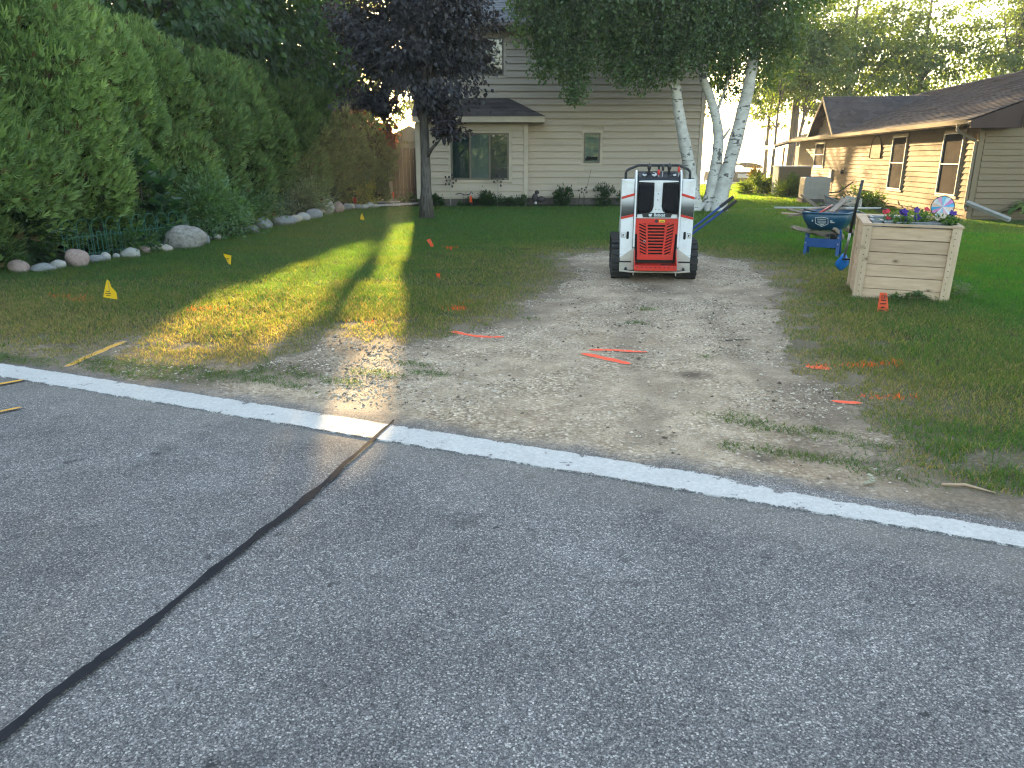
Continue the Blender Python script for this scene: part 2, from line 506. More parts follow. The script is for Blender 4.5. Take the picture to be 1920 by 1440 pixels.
def mat_stone(name, a, b, speck=(0.06, 0.06, 0.065), amt=0.5):
    m, N, L, P = nodes(name)
    v = objvec(N, L)
    n = noise_(N, L, v, 5, 6, 0.7)
    c = mix(N, L, ramp(N, L, n, [(0.35, 0.0), (0.65, 1.0)]), a, b)
    c = mix(N, L, ramp(N, L, noise_(N, L, v, 38, 4, 0.75), [(0.54, 0.0), (0.66, amt)]), c, speck)
    L.new(c, P.inputs['Base Color']); P.inputs['Roughness'].default_value = 0.85
    bump(N, L, P, noise_(N, L, v, 16, 6, 0.7), 0.5, 0.02)
    return m
STONE = {
    'pink': mat_stone('pink_stone', (0.27, 0.185, 0.165), (0.42, 0.32, 0.29)),
    'grey': mat_stone('grey_stone', (0.17, 0.175, 0.185), (0.34, 0.345, 0.35)),
    'white': mat_stone('white_stone', (0.32, 0.31, 0.29), (0.50, 0.485, 0.455), amt=0.3),
    'tan': mat_stone('tan_stone', (0.36, 0.31, 0.26), (0.52, 0.46, 0.40)),
    'boulder': mat_stone('boulder_stone', (0.17, 0.155, 0.14), (0.38, 0.355, 0.325), (0.06, 0.058, 0.055), 0.8),
}

def mat_wood(name, a, b, knots=True, stretch=(1.2, 9, 9)):
    """planed softwood: grain along local x, darker knots, tone differs from board to board"""
    m, N, L, P = nodes(name)
    oi = N.new('ShaderNodeObjectInfo')
    tc = N.new('ShaderNodeTexCoord')
    ad = N.new('ShaderNodeVectorMath'); ad.operation = 'ADD'
    cx = N.new('ShaderNodeCombineXYZ')
    L.new(maths(N, L, 'MULTIPLY', oi.outputs['Random'], 37.0), cx.inputs[0]); L.new(maths(N, L, 'MULTIPLY', oi.outputs['Random'], 11.0), cx.inputs[2])
    L.new(tc.outputs['Object'], ad.inputs[0]); L.new(cx.outputs[0], ad.inputs[1])
    mp = N.new('ShaderNodeMapping'); mp.inputs['Scale'].default_value = stretch; L.new(ad.outputs[0], mp.inputs[0])
    g = noise_(N, L, mp.outputs[0], 3.0, 6, 0.65)
    c = mix(N, L, ramp(N, L, g, [(0.3, 0.0), (0.72, 1.0)]), a, b)
    k = maths(N, L, 'MULTIPLY_ADD', oi.outputs['Random'], 0.24, 0.88)
    cmb = N.new('ShaderNodeCombineColor')
    for i in range(3): L.new(k, cmb.inputs[i])
    c = mix(N, L, 1.0, c, cmb.outputs[0], 'MULTIPLY')
    if knots:
        mp2 = N.new('ShaderNodeMapping'); mp2.inputs['Scale'].default_value = (3.2, 0.0, 5.5); L.new(ad.outputs[0], mp2.inputs[0])
        v = vor(N, L, mp2.outputs[0], 1.0)
        kd = maths(N, L, 'ADD', v.outputs['Distance'], maths(N, L, 'MULTIPLY', noise_(N, L, ad.outputs[0], 30, 3), 0.06))
        c = mix(N, L, ramp(N, L, kd, [(0.07, 0.85), (0.13, 0.0)]), c, (0.10, 0.065, 0.04))
        c = mix(N, L, ramp(N, L, kd, [(0.10, 0.0), (0.13, 0.35), (0.2, 0.0)]), c, (0.16, 0.11, 0.07))
    L.new(c, P.inputs['Base Color']); P.inputs['Roughness'].default_value = 0.8; P.inputs['Specular IOR Level'].default_value = 0.25
    bump(N, L, P, g, 0.25, 0.006)
    return m
MAT['pine'] = mat_wood('planter_pine', (0.46, 0.32, 0.21), (0.66, 0.48, 0.335))
MAT['old_wood'] = mat_wood('weathered_wood', (0.20, 0.15, 0.115), (0.36, 0.29, 0.235), False)

def mat_shingle(name, a, b, sx=3.2, sy=7.1):
    m, N, L, P = nodes(name)
    v = objvec(N, L)
    br = N.new('ShaderNodeTexVoronoi'); br.inputs['Scale'].default_value = 3.4; L.new(v, br.inputs['Vector'])
    s = N.new('ShaderNodeSeparateColor'); L.new(br.outputs['Color'], s.inputs[0])
    c = mix(N, L, s.outputs[0], a, b)
    c = mix(N, L, ramp(N, L, noise_(N, L, v, 90, 3), [(0.4, 0.0), (0.7, 0.5)]), c, tuple(x * 1.6 for x in b))
    L.new(c, P.inputs['Base Color']); P.inputs['Roughness'].default_value = 0.9
    P.inputs['Specular IOR Level'].default_value = 0.2
    bump(N, L, P, noise_(N, L, v, 150, 3), 0.5, 0.004)
    return m
MAT['shingle_brown'] = mat_shingle('brown_shingle', (0.055, 0.046, 0.046), (0.11, 0.092, 0.092))
MAT['shingle_grey'] = mat_shingle('grey_shingle', (0.09, 0.092, 0.10), (0.16, 0.16, 0.17))

MAT['siding'] = M_('beige_siding', (0.53, 0.445, 0.37), 0.7, 0.08, 2.5, (0.46, 0.38, 0.29), 0.2, 40, per_obj=0.05, stretch=(0.6, 3, 3))
MAT['trim'] = M_('beige_trim', (0.59, 0.50, 0.41), 0.65, 0.07, 3, (0.36, 0.32, 0.26))
MAT['window_frame'] = M_('taupe_window_frame', (0.17, 0.14, 0.112), 0.5, 0.08, 4)
MAT['vinyl'] = M_('tan_vinyl', (0.235, 0.18, 0.118), 0.8, 0.06, 1.5, (0.19, 0.15, 0.10), 0.25, 25, per_obj=0.02, stretch=(3, 0.5, 3), spec=.08)
MAT['brown'] = M_('brown_trim', (0.07, 0.046, 0.040), 0.7, 0.1, 3, spec=.15)
MAT['gutter'] = M_('tan_gutter', (0.25, 0.195, 0.135), 0.6, 0.08, 4, spec=.2)
MAT['foundation'] = M_('concrete_foundation', (0.13, 0.115, 0.10), 0.9, 0.25, 5, (0.07, 0.065, 0.055), 0.5)
MAT['white'] = M_('white_paint', (0.74, 0.75, 0.77), 0.35, 0.03, 5, (0.42, 0.38, 0.33), 0.03, coat=0.2)
MAT['red'] = M_('red_paint', (0.58, 0.028, 0.016), 0.35, 0.08, 6, (0.35, 0.05, 0.03), 0.03, coat=0.2)
MAT['black'] = M_('black_plastic', (0.018, 0.019, 0.022), 0.45, 0.2, 8, (0.04, 0.038, 0.035), 0.1)
MAT['pad'] = M_('black_pad', (0.010, 0.010, 0.013), 0.7, 0.15, 8, None, 0.2, 200, spec=.15)
MAT['rubber'] = M_('track_rubber', (0.026, 0.026, 0.027), 0.85, 0.35, 9, (0.16, 0.13, 0.10), 0.4)
MAT['steel'] = M_('steel', (0.42, 0.42, 0.43), 0.4, 0.15, 12, (0.25, 0.22, 0.2), 0.1, metal=0.8)
MAT['cream_steel'] = M_('dusty_cream_steel', (0.46, 0.42, 0.36), 0.6, 0.1, 8, (0.30, 0.26, 0.21), 0.1)  # cream tone holds dust and the bent feet's shading
MAT['dial'] = M_('dial_white', (0.6, 0.62, 0.65), 0.3, 0.05, 20)
MAT['sticker_yellow'] = M_('sticker_yellow', (0.80, 0.55, 0.03), 0.5, 0.05, 20, None, 0)
MAT['dark_void'] = M_('dark_inside', (0.008, 0.008, 0.009), 0.9, 0.2, 6, None, 0)
MAT['barrow_blue'] = M_('blue_tray', (0.010, 0.075, 0.15), 0.38, 0.15, 5, (0.05, 0.10, 0.14), 0.1, coat=0.1)
MAT['leg_blue'] = M_('blue_enamel', (0.011, 0.075, 0.27), 0.4, 0.12, 6, (0.05, 0.1, 0.2), 0.08)
MAT['tool_blue'] = M_('blue_tool_blade', (0.015, 0.18, 0.62), 0.4, 0.12, 6, (0.08, 0.22, 0.5), 0.08)
MAT['fibre_blue'] = M_('blue_fibreglass', (0.02, 0.06, 0.22), 0.35, 0.1, 6)
MAT['grey_tray'] = M_('grey_steel_tray', (0.20, 0.185, 0.17), 0.5, 0.2, 4, (0.12, 0.09, 0.07), 0.15)
MAT['lettering'] = M_('white_lettering', (0.62, 0.66, 0.68), 0.5, 0.05, 20, None, 0)
MAT['ink'] = M_('black_ink', (0.025, 0.015, 0.012), 0.7, 0.1, 20, None, 0)
MAT['flag_yellow'] = leaf_mat('yellow_flag', (1.2, 1.1, 0.6), 0.35, 0.08)
MAT['wire'] = M_('flag_wire', (0.25, 0.25, 0.25), 0.5, 0.1, 20, None, 0, metal=0.6)
MAT['green_wire'] = M_('green_wire', (0.04, 0.17, 0.13), 0.5, 0.15, 20, None, 0)
MAT['fence_brown'] = mat_wood('brown_fence_board', (0.095, 0.06, 0.045), (0.16, 0.105, 0.08), False, (9, 9, 1.0))
MAT['galv'] = M_('grey_metal', (0.40, 0.39, 0.37), 0.55, 0.1, 5, (0.3, 0.27, 0.23), 0.1)
MAT['soil'] = M_('garden_soil', (0.045, 0.036, 0.027), 0.95, 0.4, 6, (0.10, 0.075, 0.05), 0.8, 30)
MAT['mulch'] = M_('red_mulch', (0.17, 0.09, 0.06), 0.95, 0.4, 9, (0.08, 0.05, 0.035), 0.9, 50)
MAT['curtain'] = M_('pale_curtain', (0.30, 0.34, 0.32), 0.8, 0.12, 5, None, 0.2, 12, stretch=(9, 9, 0.4))
MAT['screen'] = M_('insect_screen', (0.075, 0.065, 0.06), 0.7, 0.15, 3, None, 0.1)  # dark colour stands in for the shaded room behind
MAT['teal_blind'] = M_('teal_blind', (0.045, 0.085, 0.09), 0.7, 0.1, 3, None, 0.1)  # dark teal carries the shade of the room behind
MAT['plastic_grey'] = M_('grey_planter_tub', (0.24, 0.26, 0.285), 0.5, 0.1, 8, (0.16, 0.15, 0.14), 0.1)
MAT['canvas'] = M_('boat_canvas', (0.10, 0.095, 0.09), 0.8, 0.15, 3)
MAT['boat_white'] = M_('boat_white', (0.6, 0.6, 0.6), 0.4, 0.1, 3)
MAT['white_metal'] = M_('white_vent', (0.68, 0.68, 0.68), 0.5, 0.05, 5)
MAT['shed_wall'] = M_('white_shed_wall', (0.6, 0.57, 0.52), 0.7, 0.08, 4)

# ------------------------------------------------------------------ plan of the place (metres; camera stands at 0,0)
LAWN_EDGE = [(-40, 21.3), (-10, 8.55), (-4.14, 5.80), (-3.82, 5.68), (-3.54, 5.68), (-3.36, 5.9), (-3.27, 6.2), (-3.0, 5.66), (-2.45, 5.38), (-2.01, 5.3), (-1.72, 5.6), (-1.64, 6.23), (-1.53, 6.53), (-1.22, 6.13), (-0.89, 6.04), (-0.51, 6.39), (-0.2, 6.82), (0.03, 7.11), (0.17, 8.0), (0.44, 8.68), (0.87, 9.73), (0.89, 10.84), (0.83, 11.74), (1.24, 12.49), (1.79, 12.64), (2.98, 12.35), (3.18, 11.8), (3.54, 11.3), (3.3, 9.82), (3.13, 8.79), (2.81, 7.94), (2.51, 6.87), (2.24, 5.86), (2.15, 5.38), (2.19, 4.96), (2.17, 4.5), (2.06, 4.1), (2.12, 3.85), (1.88, 3.58), (1.95, 3.39), (2.11, 3.23), (2.33, 3.1), (40, -13.1)]
LD = Vector((math.cos(LINE_ANG), math.sin(LINE_ANG))); LN = Vector((-LD.y, LD.x))
DRIVE_POLY = LAWN_EDGE + [(40, -30), (-40, -30)]
BED_POLY = [(-40, 24), (-9.5, 10.5), (-7.3, 10.5), (-6.95, 10.75), (-6.5, 11.2), (-6.5, 12.3), (-6.2, 13.4), (-5.75, 14.2), (-5.7, 15.6), (-5.7, 17.1), (-5.5, 19.1), (-5.3, 21.5), (-5.1, 23.5), (-4.5, 25.2), (-3.7, 26.2), (-3.2, 26.4), (-3.2, 36), (-40, 44)]
# where the low sun gets through to the ground and to the brown house's wall
LIT = [
    [(-2.86, 13.27), (-2.59, 12.49), (-2.15, 9.38), (-2.03, 7.79), (-2.07, 7.11), (-2.19, 6.23), (-2.84, 6.13), (-3.2, 6.47), (-3.27, 7.79), (-3.1, 8.79), (-2.94, 10.31)],
    [(-3.23, 23.42), (-2.81, 22.24), (-1.32, 9.82), (-1.06, 6.99), (-1.07, 6.53), (-1.55, 6.75), (-1.66, 7.64), (-1.64, 8.79), (-2.39, 15.57)],
    [(-1.17, 5.23), (-0.87, 5.38), (-0.8, 4.55), (-0.84, 4.2), (-0.85, 3.81), (-0.94, 3.85), (-1.03, 4.39), (-1.1, 4.84)],
    [(11.0, 52), (18, 52), (13.9, 37), (11.2, 31.5), (9.2, 29.5), (8.2, 30.2)],
    [(11.5, 18.5), (14.9, 42), (16.2, 28), (12.8, 5.5)],
]
BH = (11.71, 19.65, math.atan2(.146, .989))      # brown house: near corner and heading of its long wall

def inside(px, py, poly):
    c = np.zeros(len(px), bool)
    n = len(poly)
    for i in range(n):
        x0, y0 = poly[i]; x1, y1 = poly[(i + 1) % n]
        if y0 == y1: continue
        t = ((y0 > py) != (y1 > py)) & (px < (x1 - x0) * (py - y0) / (y1 - y0) + x0)
        c ^= t
    return c

def seg_dist(px, py, line):
    d = np.full(len(px), 1e9)
    for (x0, y0), (x1, y1) in zip(line[:-1], line[1:]):
        dx, dy = x1 - x0, y1 - y0
        t = np.clip(((px - x0) * dx + (py - y0) * dy) / (dx * dx + dy * dy), 0, 1)
        d = np.minimum(d, np.hypot(px - x0 - t * dx, py - y0 - t * dy))
    return d

def vnoise(x, y, scale, seed=0):
    """smooth value noise 0..1"""
    x = np.asarray(x) * scale + 1000.3; y = np.asarray(y) * scale + 1000.7
    xi, yi = np.floor(x).astype(np.int64), np.floor(y).astype(np.int64)
    fx, fy = x - xi, y - yi
    fx, fy = fx * fx * (3 - 2 * fx), fy * fy * (3 - 2 * fy)
    def h(a, b):
        n = (a * 374761393 + b * 668265263 + seed * 974711) & 0xffffffff
        n = ((n ^ (n >> 13)) * 1274126177) & 0xffffffff
        return ((n ^ (n >> 16)) & 0xffff) / 65535.0
    return (h(xi, yi) * (1 - fx) + h(xi + 1, yi) * fx) * (1 - fy) + (h(xi, yi + 1) * (1 - fx) + h(xi + 1, yi + 1) * fx) * fy

def fbm(x, y, scale, seed=0):
    return (vnoise(x, y, scale, seed) * .5 + vnoise(x, y, scale * 2.1, seed + 1) * .3 + vnoise(x, y, scale * 4.3, seed + 2) * .2)

def is_drive(x, y):
    jx = (fbm(x, y, 5, 3) - .5) * .34 + (vnoise(x, y, 22, 4) - .5) * .10
    jy = (fbm(x, y, 5, 9) - .5) * .34 + (vnoise(x, y, 22, 8) - .5) * .10
    return inside(x + jx, y + jy, DRIVE_POLY)

def line_d(x, y):
    """distance beyond the road line's outer edge"""
    return (x - LINE_A.x) * LN.x + (y - LINE_A.y) * LN.y - LINE_W / 2

def ground_z(x, y):
    x, y = np.atleast_1d(np.asarray(x, float)), np.atleast_1d(np.asarray(y, float))
    return (fbm(x, y, 1.7, 21) - .5) * .035 * np.clip(line_d(x, y) * 2, 0, 1)

# ------------------------------------------------------------------ ground, road, drive
def terrain():
    xs = [-3000, -600, -150, -60, -30, -12, 0, 12, 30, 60, 150, 600, 3000]
    ys = [(-3000, -.03), (-300, -.03), (-60, -.03), (-12, -.03), (0, -.03), (14, -.03), (30, -.03), (47, -.03), (50, -.35), (55, -1.7), (62, -3), (300, -4), (1400, -4), (1540, -1.7), (1600, .5), (1900, 3), (6000, 6)]
    V = [(x, y, z) for y, z in ys for x in xs]
    n = len(xs)
    F = [(j*n+i, j*n+i+1, (j+1)*n+i+1, (j+1)*n+i) for j in range(len(ys)-1) for i in range(n-1)]
    me = np_mesh('ground', np.array(V), np.array(F), MAT['lawn'], np.zeros((len(V), 3)))
    tag(link_mesh('ground', me), kind='structure')
terrain()

lake = MB().add([(-3000, 49.5, -1.55), (3000, 49.5, -1.55), (3000, 1600, -1.55), (-3000, 1600, -1.55)], [(0, 1, 2, 3)])
tag(lake.build('lake', MAT['water']), kind='structure')

def near_ground():
    st = 0.05
    xs = np.arange(-11, 14, st); ys = np.arange(2.0, 14.2, st)
    X, Y = np.meshgrid(xs, ys)
    nx, ny = X.shape[1], X.shape[0]
    px, py = X.ravel(), Y.ravel()
    d = line_d(px, py)
    edge = seg_dist(px, py, LAWN_EDGE)
    dr = is_drive(px, py)
    z = ground_z(px, py)
    bare = np.clip(1 - edge / .5, 0, 1) * (fbm(px, py, 3, 5) * 1.3)
    bare = np.where(dr, bare * .8, np.clip(1 - edge / 1.1, 0, 1) * (.3 + fbm(px, py, 2.5, 6)))
    # dark earth at a few spots on the drive
    dark = np.zeros(len(px))
    for (cx, cy, r, k) in ((1.3, 5.15, .17, .9), (1.75, 8.9, .65, .6), (2.6, 8.6, .35, .45), (-1.35, 6.0, .35, .75), (-.35, 6.75, .25, .8), (1.9, 4.3, .3, .5), (1.55, 8.0, .3, .5), (1.3, 3.62, .1, .8), (2.25, 10.6, .8, .5), (1.1, 7.4, .5, .35), (-2.3, 5.55, .5, .5), (2.0, 4.75, .35, .55), (-.9, 5.0, .25, .4), (-2.3, 5.15, .6, .6), (-3.0, 5.45, .6, .55), (-1.5, 5.3, .5, .6), (-1.2, 5.8, .45, .6), (-3.9, 5.7, .6, .5), (2.3, 3.25, .5, .5)):
        q = np.hypot(px - cx, (py - cy) * 1.2) / r
        dark = np.maximum(dark, np.clip(1.25 - q, 0, 1) * k * (.4 + fbm(px, py, 7, 31)))
    # the two wheel tracks worn along the drive
    for (xa, ya, xb, yb) in ((.75, 3.9, 1.5, 9.4), (1.65, 3.7, 2.25, 9.4), (-1.9, 5.3, .9, 8.2)):
        dd = seg_dist(px + (fbm(px, py, 1.2, 77) - .5) * .5, py, [(xa, ya), (xb, yb)])
        tr = np.clip(1.2 - dd / .16, 0, 1) * (.12 + .5 * fbm(px, py, 4, 79))
        dark = np.maximum(dark, tr * .8); z = z - tr * .010
    col = np.stack([np.clip(bare, 0, 1), np.clip(dark, 0, 1), np.zeros(len(px))], 1)
    idx = np.arange(nx * ny).reshape(ny, nx)
    F = np.stack([idx[:-1, :-1].ravel(), idx[:-1, 1:].ravel(), idx[1:, 1:].ravel(), idx[1:, :-1].ravel()], 1)
    fc_d = d[F].min(1); fdr = dr[F].sum(1) >= 2
    for name, sel, mat, dz in (('gravel_driveway', fdr & (fc_d > -0.07), 'drive', .0055), ('lawn', ~fdr & (fc_d > -.07), 'lawn', .0045)):
        f = F[sel]
        u, inv = np.unique(f.ravel(), return_inverse=True)
        V = np.stack([px[u], py[u], z[u] + dz], 1)
        me = np_mesh(name, V, inv.reshape(-1, 4), MAT[mat], col[u], True)
        o = link_mesh(name, me); tag(o, kind='structure')
        MAT[name + '_obj'] = o
near_ground()
DRIVE, LAWN = MAT['gravel_driveway_obj'], MAT['lawn_obj']

# road: camera side of the line, 7 m wide, a strip of it under the gravel's rim
def road_strip(o0, o1, z, name, mat, x0=-60, x1=60, parent=None):
    a, b = LINE_A + LN * o0, LINE_A + LN * o1
    V = []
    n = 24
    for i in range(n + 1):
        t = x0 + (x1 - x0) * i / n
        V += [(*(a + LD * t), z), (*(b + LD * t), z)]
    F = [(2*i, 2*i+2, 2*i+3, 2*i+1) for i in range(n)]
    return MB().add(V, F).build(name, mat, parent)
road = road_strip(-6.9, LINE_W / 2 + .02, .001, 'road', MAT['asphalt'])
tag(road, kind='structure')

def edge_line():
    n = 400
    V, F = [], []
    for i in range(n + 1):
        t = -30 + 60 * i / n
        j0 = (mnoise.noise((t * 6, 0, 0)) * .012 + mnoise.noise((t * 23, 5, 0)) * .006)
        j1 = (mnoise.noise((t * 6, 9, 0)) * .014 + mnoise.noise((t * 23, 15, 0)) * .007)
        V += [(t, -LINE_W/2 + j0 - .002, -.0075), (t, -LINE_W/2 + j0, 0), (t, LINE_W/2 + j1, 0), (t, LINE_W/2 + j1 + .002, -.0075)]
    F = [(4*i+k, 4*i+4+k, 4*i+5+k, 4*i+1+k) for i in range(n) for k in range(3)]
    o = MB().add(V, F).build('edge_line', MAT['line'], road, loc=(LINE_A.x, LINE_A.y, .0085), rot=(0, 0, LINE_ANG))
    o['label'] = 'worn white edge line along the road'
edge_line()

def ribbon(name, pts, w, z, mat, parent, label, jit=.15, rim=True, seed=1):
    """a ragged painted or poured strip on the ground; colour attribute rises to 1 in the middle"""
    P = [Vector(p) for p in pts]
    out = []
    for a, b in zip(P[:-1], P[1:]):
        k = max(2, int((b - a).length / .03))
        out += [a.lerp(b, i / k) for i in range(k)]
    out.append(P[-1])
    V, C, F = [], [], []
    n = len(out)
    for i, p in enumerate(out):
        t = (out[min(i+1, n-1)] - out[max(i-1, 0)]).normalized(); q = Vector((-t.y, t.x))
        ww = w * (1 + jit * 2 * mnoise.noise((p.x * 9 + seed, p.y * 9, seed)) + jit * .9 * mnoise.noise((p.x * 37, p.y * 37, seed)))
        if not rim: ww *= min(1, .35 + i / max(1, n) * 5.5)
        if rim:
            e = min(1, min(i, n - 1 - i) / max(1, n * .12)); ww *= .45 + .55 * e
        sh = q * mnoise.noise((p.x * 5, p.y * 5, seed + 4.4)) * w * jit
        for s, c in ((-1, 0), (-.55, 1), (.55, 1), (1, 0)):
            xy = p + sh + q * ww / 2 * s; V.append((*xy, (float(ground_z(xy.x, xy.y)[0]) + .0095) if z > .02 else z)); C.append((c if not rim else c * min(1, .25 + min(i, n-1-i) / max(1, n * .1)), 0, 0))
    for i in range(n - 1):
        for k in range(3):
            F.append((4*i+k, 4*i+4+k, 4*i+5+k, 4*i+1+k))
    me = np_mesh(name, np.array(V), np.array(F)[:, ::-1], mat, np.array(C))
    o = link_mesh(name, me, parent); o['label'] = label
    return o

ribbon('crack_sealant', [(-.70, 4.19), (-.715, 4.10), (-.755, 3.93), (-.80, 3.72), (-.855, 3.50), (-.90, 3.27), (-.955, 3.05), (-1.035, 2.83), (-1.08, 2.62), (-1.135, 2.45), (-1.19, 2.25), (-1.245, 2.08), (-1.29, 1.93), (-1.335, 1.8), (-1.375, 1.63), (-1.44, 1.3), (-1.6, .4), (-1.9, -1.0), (-2.2, -2.6)],
       .038, .0125, MAT['tar'], road, 'black sealed crack running across the road', .30, False)
P_ = 'paint_mark'
ribbon(P_, [(.62, 5.915), (.85, 5.90), (1.10, 5.855)], .075, .034, MAT['spray_orange'], DRIVE, 'orange line sprayed on gravel, farther of the V pair')
ribbon(P_, [(.55, 5.79), (.74, 5.62), (.90, 5.47)], .085, .034, MAT['spray_orange'], DRIVE, 'orange line sprayed on gravel, nearer of the V pair', seed=3)
ribbon(P_, [(-.55, 6.62), (-.44, 6.50), (-.27, 6.40), (-.06, 6.35)], .085, .034, MAT['spray_orange'], DRIVE, 'bent orange line sprayed at the left rim of the drive', seed=5)
ribbon(P_, [(2.05, 4.575), (2.13, 4.56), (2.24, 4.53)], .06, .034, MAT['spray_orange'], DRIVE, 'short orange dash sprayed at the right rim of the drive', seed=7)
ribbon(P_, [(2.20, 5.40), (2.28, 5.38), (2.38, 5.36)], .10, .036, MAT['spray_orange'], DRIVE, 'orange dash sprayed where the right lawn begins', seed=9)
ribbon(P_, [(-3.34, 5.38), (-3.33, 5.7), (-3.31, 6.02), (-3.30, 6.22)], .075, .034, MAT['spray_yellow'], DRIVE, 'yellow orange line sprayed on dirt beside the road', .2, seed=11)
ribbon(P_, [(-3.62, 4.86), (-3.52, 4.94), (-3.43, 5.03)], .05, .0134, MAT['spray_yellow_road'], road, 'yellow line sprayed on the asphalt', .2, seed=13)
ribbon(P_, [(-3.2, 4.28), (-3.06, 4.43)], .035, .0134, MAT['spray_yellow_road'], road, 'faint yellow line sprayed on the asphalt', .2, seed=15)

# loose stones on the drive, pebbles beside the gate
def pebbles(name, pts, size, cols, kind='stuff', parent=None):
    base = np.array([(1,0,0),(-1,0,0),(0,1,0),(0,-1,0),(0,0,1),(0,0,-1)], float)
    fc = np.array([(0,2,4),(2,1,4),(1,3,4),(3,0,4),(2,0,5),(1,2,5),(3,1,5),(0,3,5)])
    n = len(pts)
    a = rng.random(n) * 6.28
    sx, sy, sz = size * (.7 + .6 * rng.random(n)), size * (.5 + .5 * rng.random(n)), size * (.3 + .35 * rng.random(n))
    jit = 1 + (rng.random((n, 6, 1)) - .5) * .5
    B = base[None] * jit * np.stack([sx, sy, sz], 1)[:, None, :]
    ca, sa = np.cos(a)[:, None], np.sin(a)[:, None]
    V = np.stack([B[..., 0] * ca - B[..., 1] * sa, B[..., 0] * sa + B[..., 1] * ca, B[..., 2]], -1) + pts[:, None, :]
    F = (fc[None] + (np.arange(n) * 6)[:, None, None]).reshape(-1, 3)
    c = np.repeat(cols, 6, 0)
    me = np_mesh(name, V.reshape(-1, 3), F, MAT['pebble'], c)
    o = link_mesh(name, me, parent); tag(o, kind=kind)
    return o

def mat_pebble():
    m, N, L, P = nodes('pebble')
    at = N.new('ShaderNodeAttribute'); at.attribute_name = 'col'
    L.new(at.outputs[0], P.inputs['Base Color']); P.inputs['Roughness'].default_value = 0.9; P.inputs['Specular IOR Level'].default_value = 0.2
    return m
MAT['pebble'] = mat_pebble()

def scatter_gravel():
    n = 150000
    x = rng.uniform(-4, 4, n); y = rng.uniform(3.0, 12.6, n)
    k = is_drive(x, y) & (line_d(x, y) > .12 + .25 * rng.random(n))
    dens = np.clip((fbm(x, y, 1.6, 41) - .38) * 4, .06, 1)
    k &= rng.random(n) < dens
    x, y = x[k], y[k]
    z = ground_z(x, y) + .0065
    size = .0045 + .012 * rng.random(len(x)) ** 4
    g = rng.random(len(x))[:, None]
    c = np.array([.26, .20, .14]) * (1 - g) + np.array([.66, .57, .46]) * g
    dk = rng.random(len(x)) < .07; c[dk] = np.array([.12, .09, .065]); size = np.where(dk, size * 1.25, size)
    pebbles('loose_gravel', np.stack([x, y, z], 1), size, c * (.8 + .4 * rng.random((len(x), 1))))
    # pale pebble strip by the corner of the beige house
    n = 1500
    t = rng.random(n); w = rng.normal(0, .28, n)
    x = -5.0 + t * 1.75 + w * .3; y = 24.4 + t * 1.7 + w
    g = rng.random(n)[:, None]
    pebbles('pebble_bed', np.stack([x, y, np.full(n, .03)], 1), .03 + .03 * rng.random(n), np.array([.30, .28, .25]) * (1 - g) + np.array([.55, .53, .5]) * g)
scatter_gravel()

# planting bed along the hedge
def bed():
    P = [Vector((*p, 0)) for p in BED_POLY]
    me = bpy.data.meshes.new('garden_bed')
    me.from_pydata([(p.x, p.y, .02) for p in P], [], [tuple(range(len(P)))])
    me.materials.append(MAT['soil'])
    tag(link_mesh('garden_bed', me), kind='structure')
bed()

# ------------------------------------------------------------------ grass
def in_view(x, y, m=.5):
    return np.abs(x) < .70 * (y * .957 + .43) + m

def bh_local(x, y):
    c, s = math.cos(-BH[2]), math.sin(-BH[2])      # rotate world by +heading so the long wall is local y
    dx, dy = x - BH[0], y - BH[1]
    return dx * math.cos(BH[2]) - dy * math.sin(BH[2]), dx * math.sin(BH[2]) + dy * math.cos(BH[2])

PATCH = [(-3.15, 5.50, .32, .12), (-2.63, 5.38, .5, .16), (-2.26, 5.23, .45, .13), (-1.78, 5.07, .3, .11), (-2.0, 5.35, .3, .14), (-3.9, 5.65, .5, .12), (-2.9, 5.25, .3, .08), (-1.5, 5.15, .2, .07), (-2.5, 5.1, .3, .06), (-1.19, 5.0, .15, .07), (-0.96, 5.19, .17, .07), (-0.77, 5.47, .16, .05), (-0.62, 5.21, .14, .05), (1.42, 4.17, .17, .09), (1.55, 4.03, .14, .07), (1.19, 3.77, .08, .08), (1.78, 4.0, .17, .06), (1.45, 3.68, .25, .06), (1.7, 3.55, .3, .08), (1.95, 3.38, .25, .08), (1.21, 6.94, .08, .05), (1.41, 7.64, .1, .07), (0.21, 7.16, .08, .06), (1.5, 5.66, .05, .04), (2.0, 3.75, .14, .06)]
# grass sprayed orange by the line finders: centre, half length, half width, share of blades coloured
SPRAYED = [(2.70, 5.40, .30, .05, .55), (2.47, 4.63, .22, .07, .55), (-.58, 7.58, .16, .10, .7), (-4.70, 8.03, .16, .05, .9), (-3.1, 7.55, .3, .10, .22), (-1.57, 6.95, .12, .05, .35), (-1.36, 6.93, .07, .05, .7), (-1.06, 13.03, .14, .2, .7), (-5.0, 8.3, .25, .08, .35), (2.3, 5.42, .1, .05, .95), (-.5, 7.9, .1, .06, .5)]

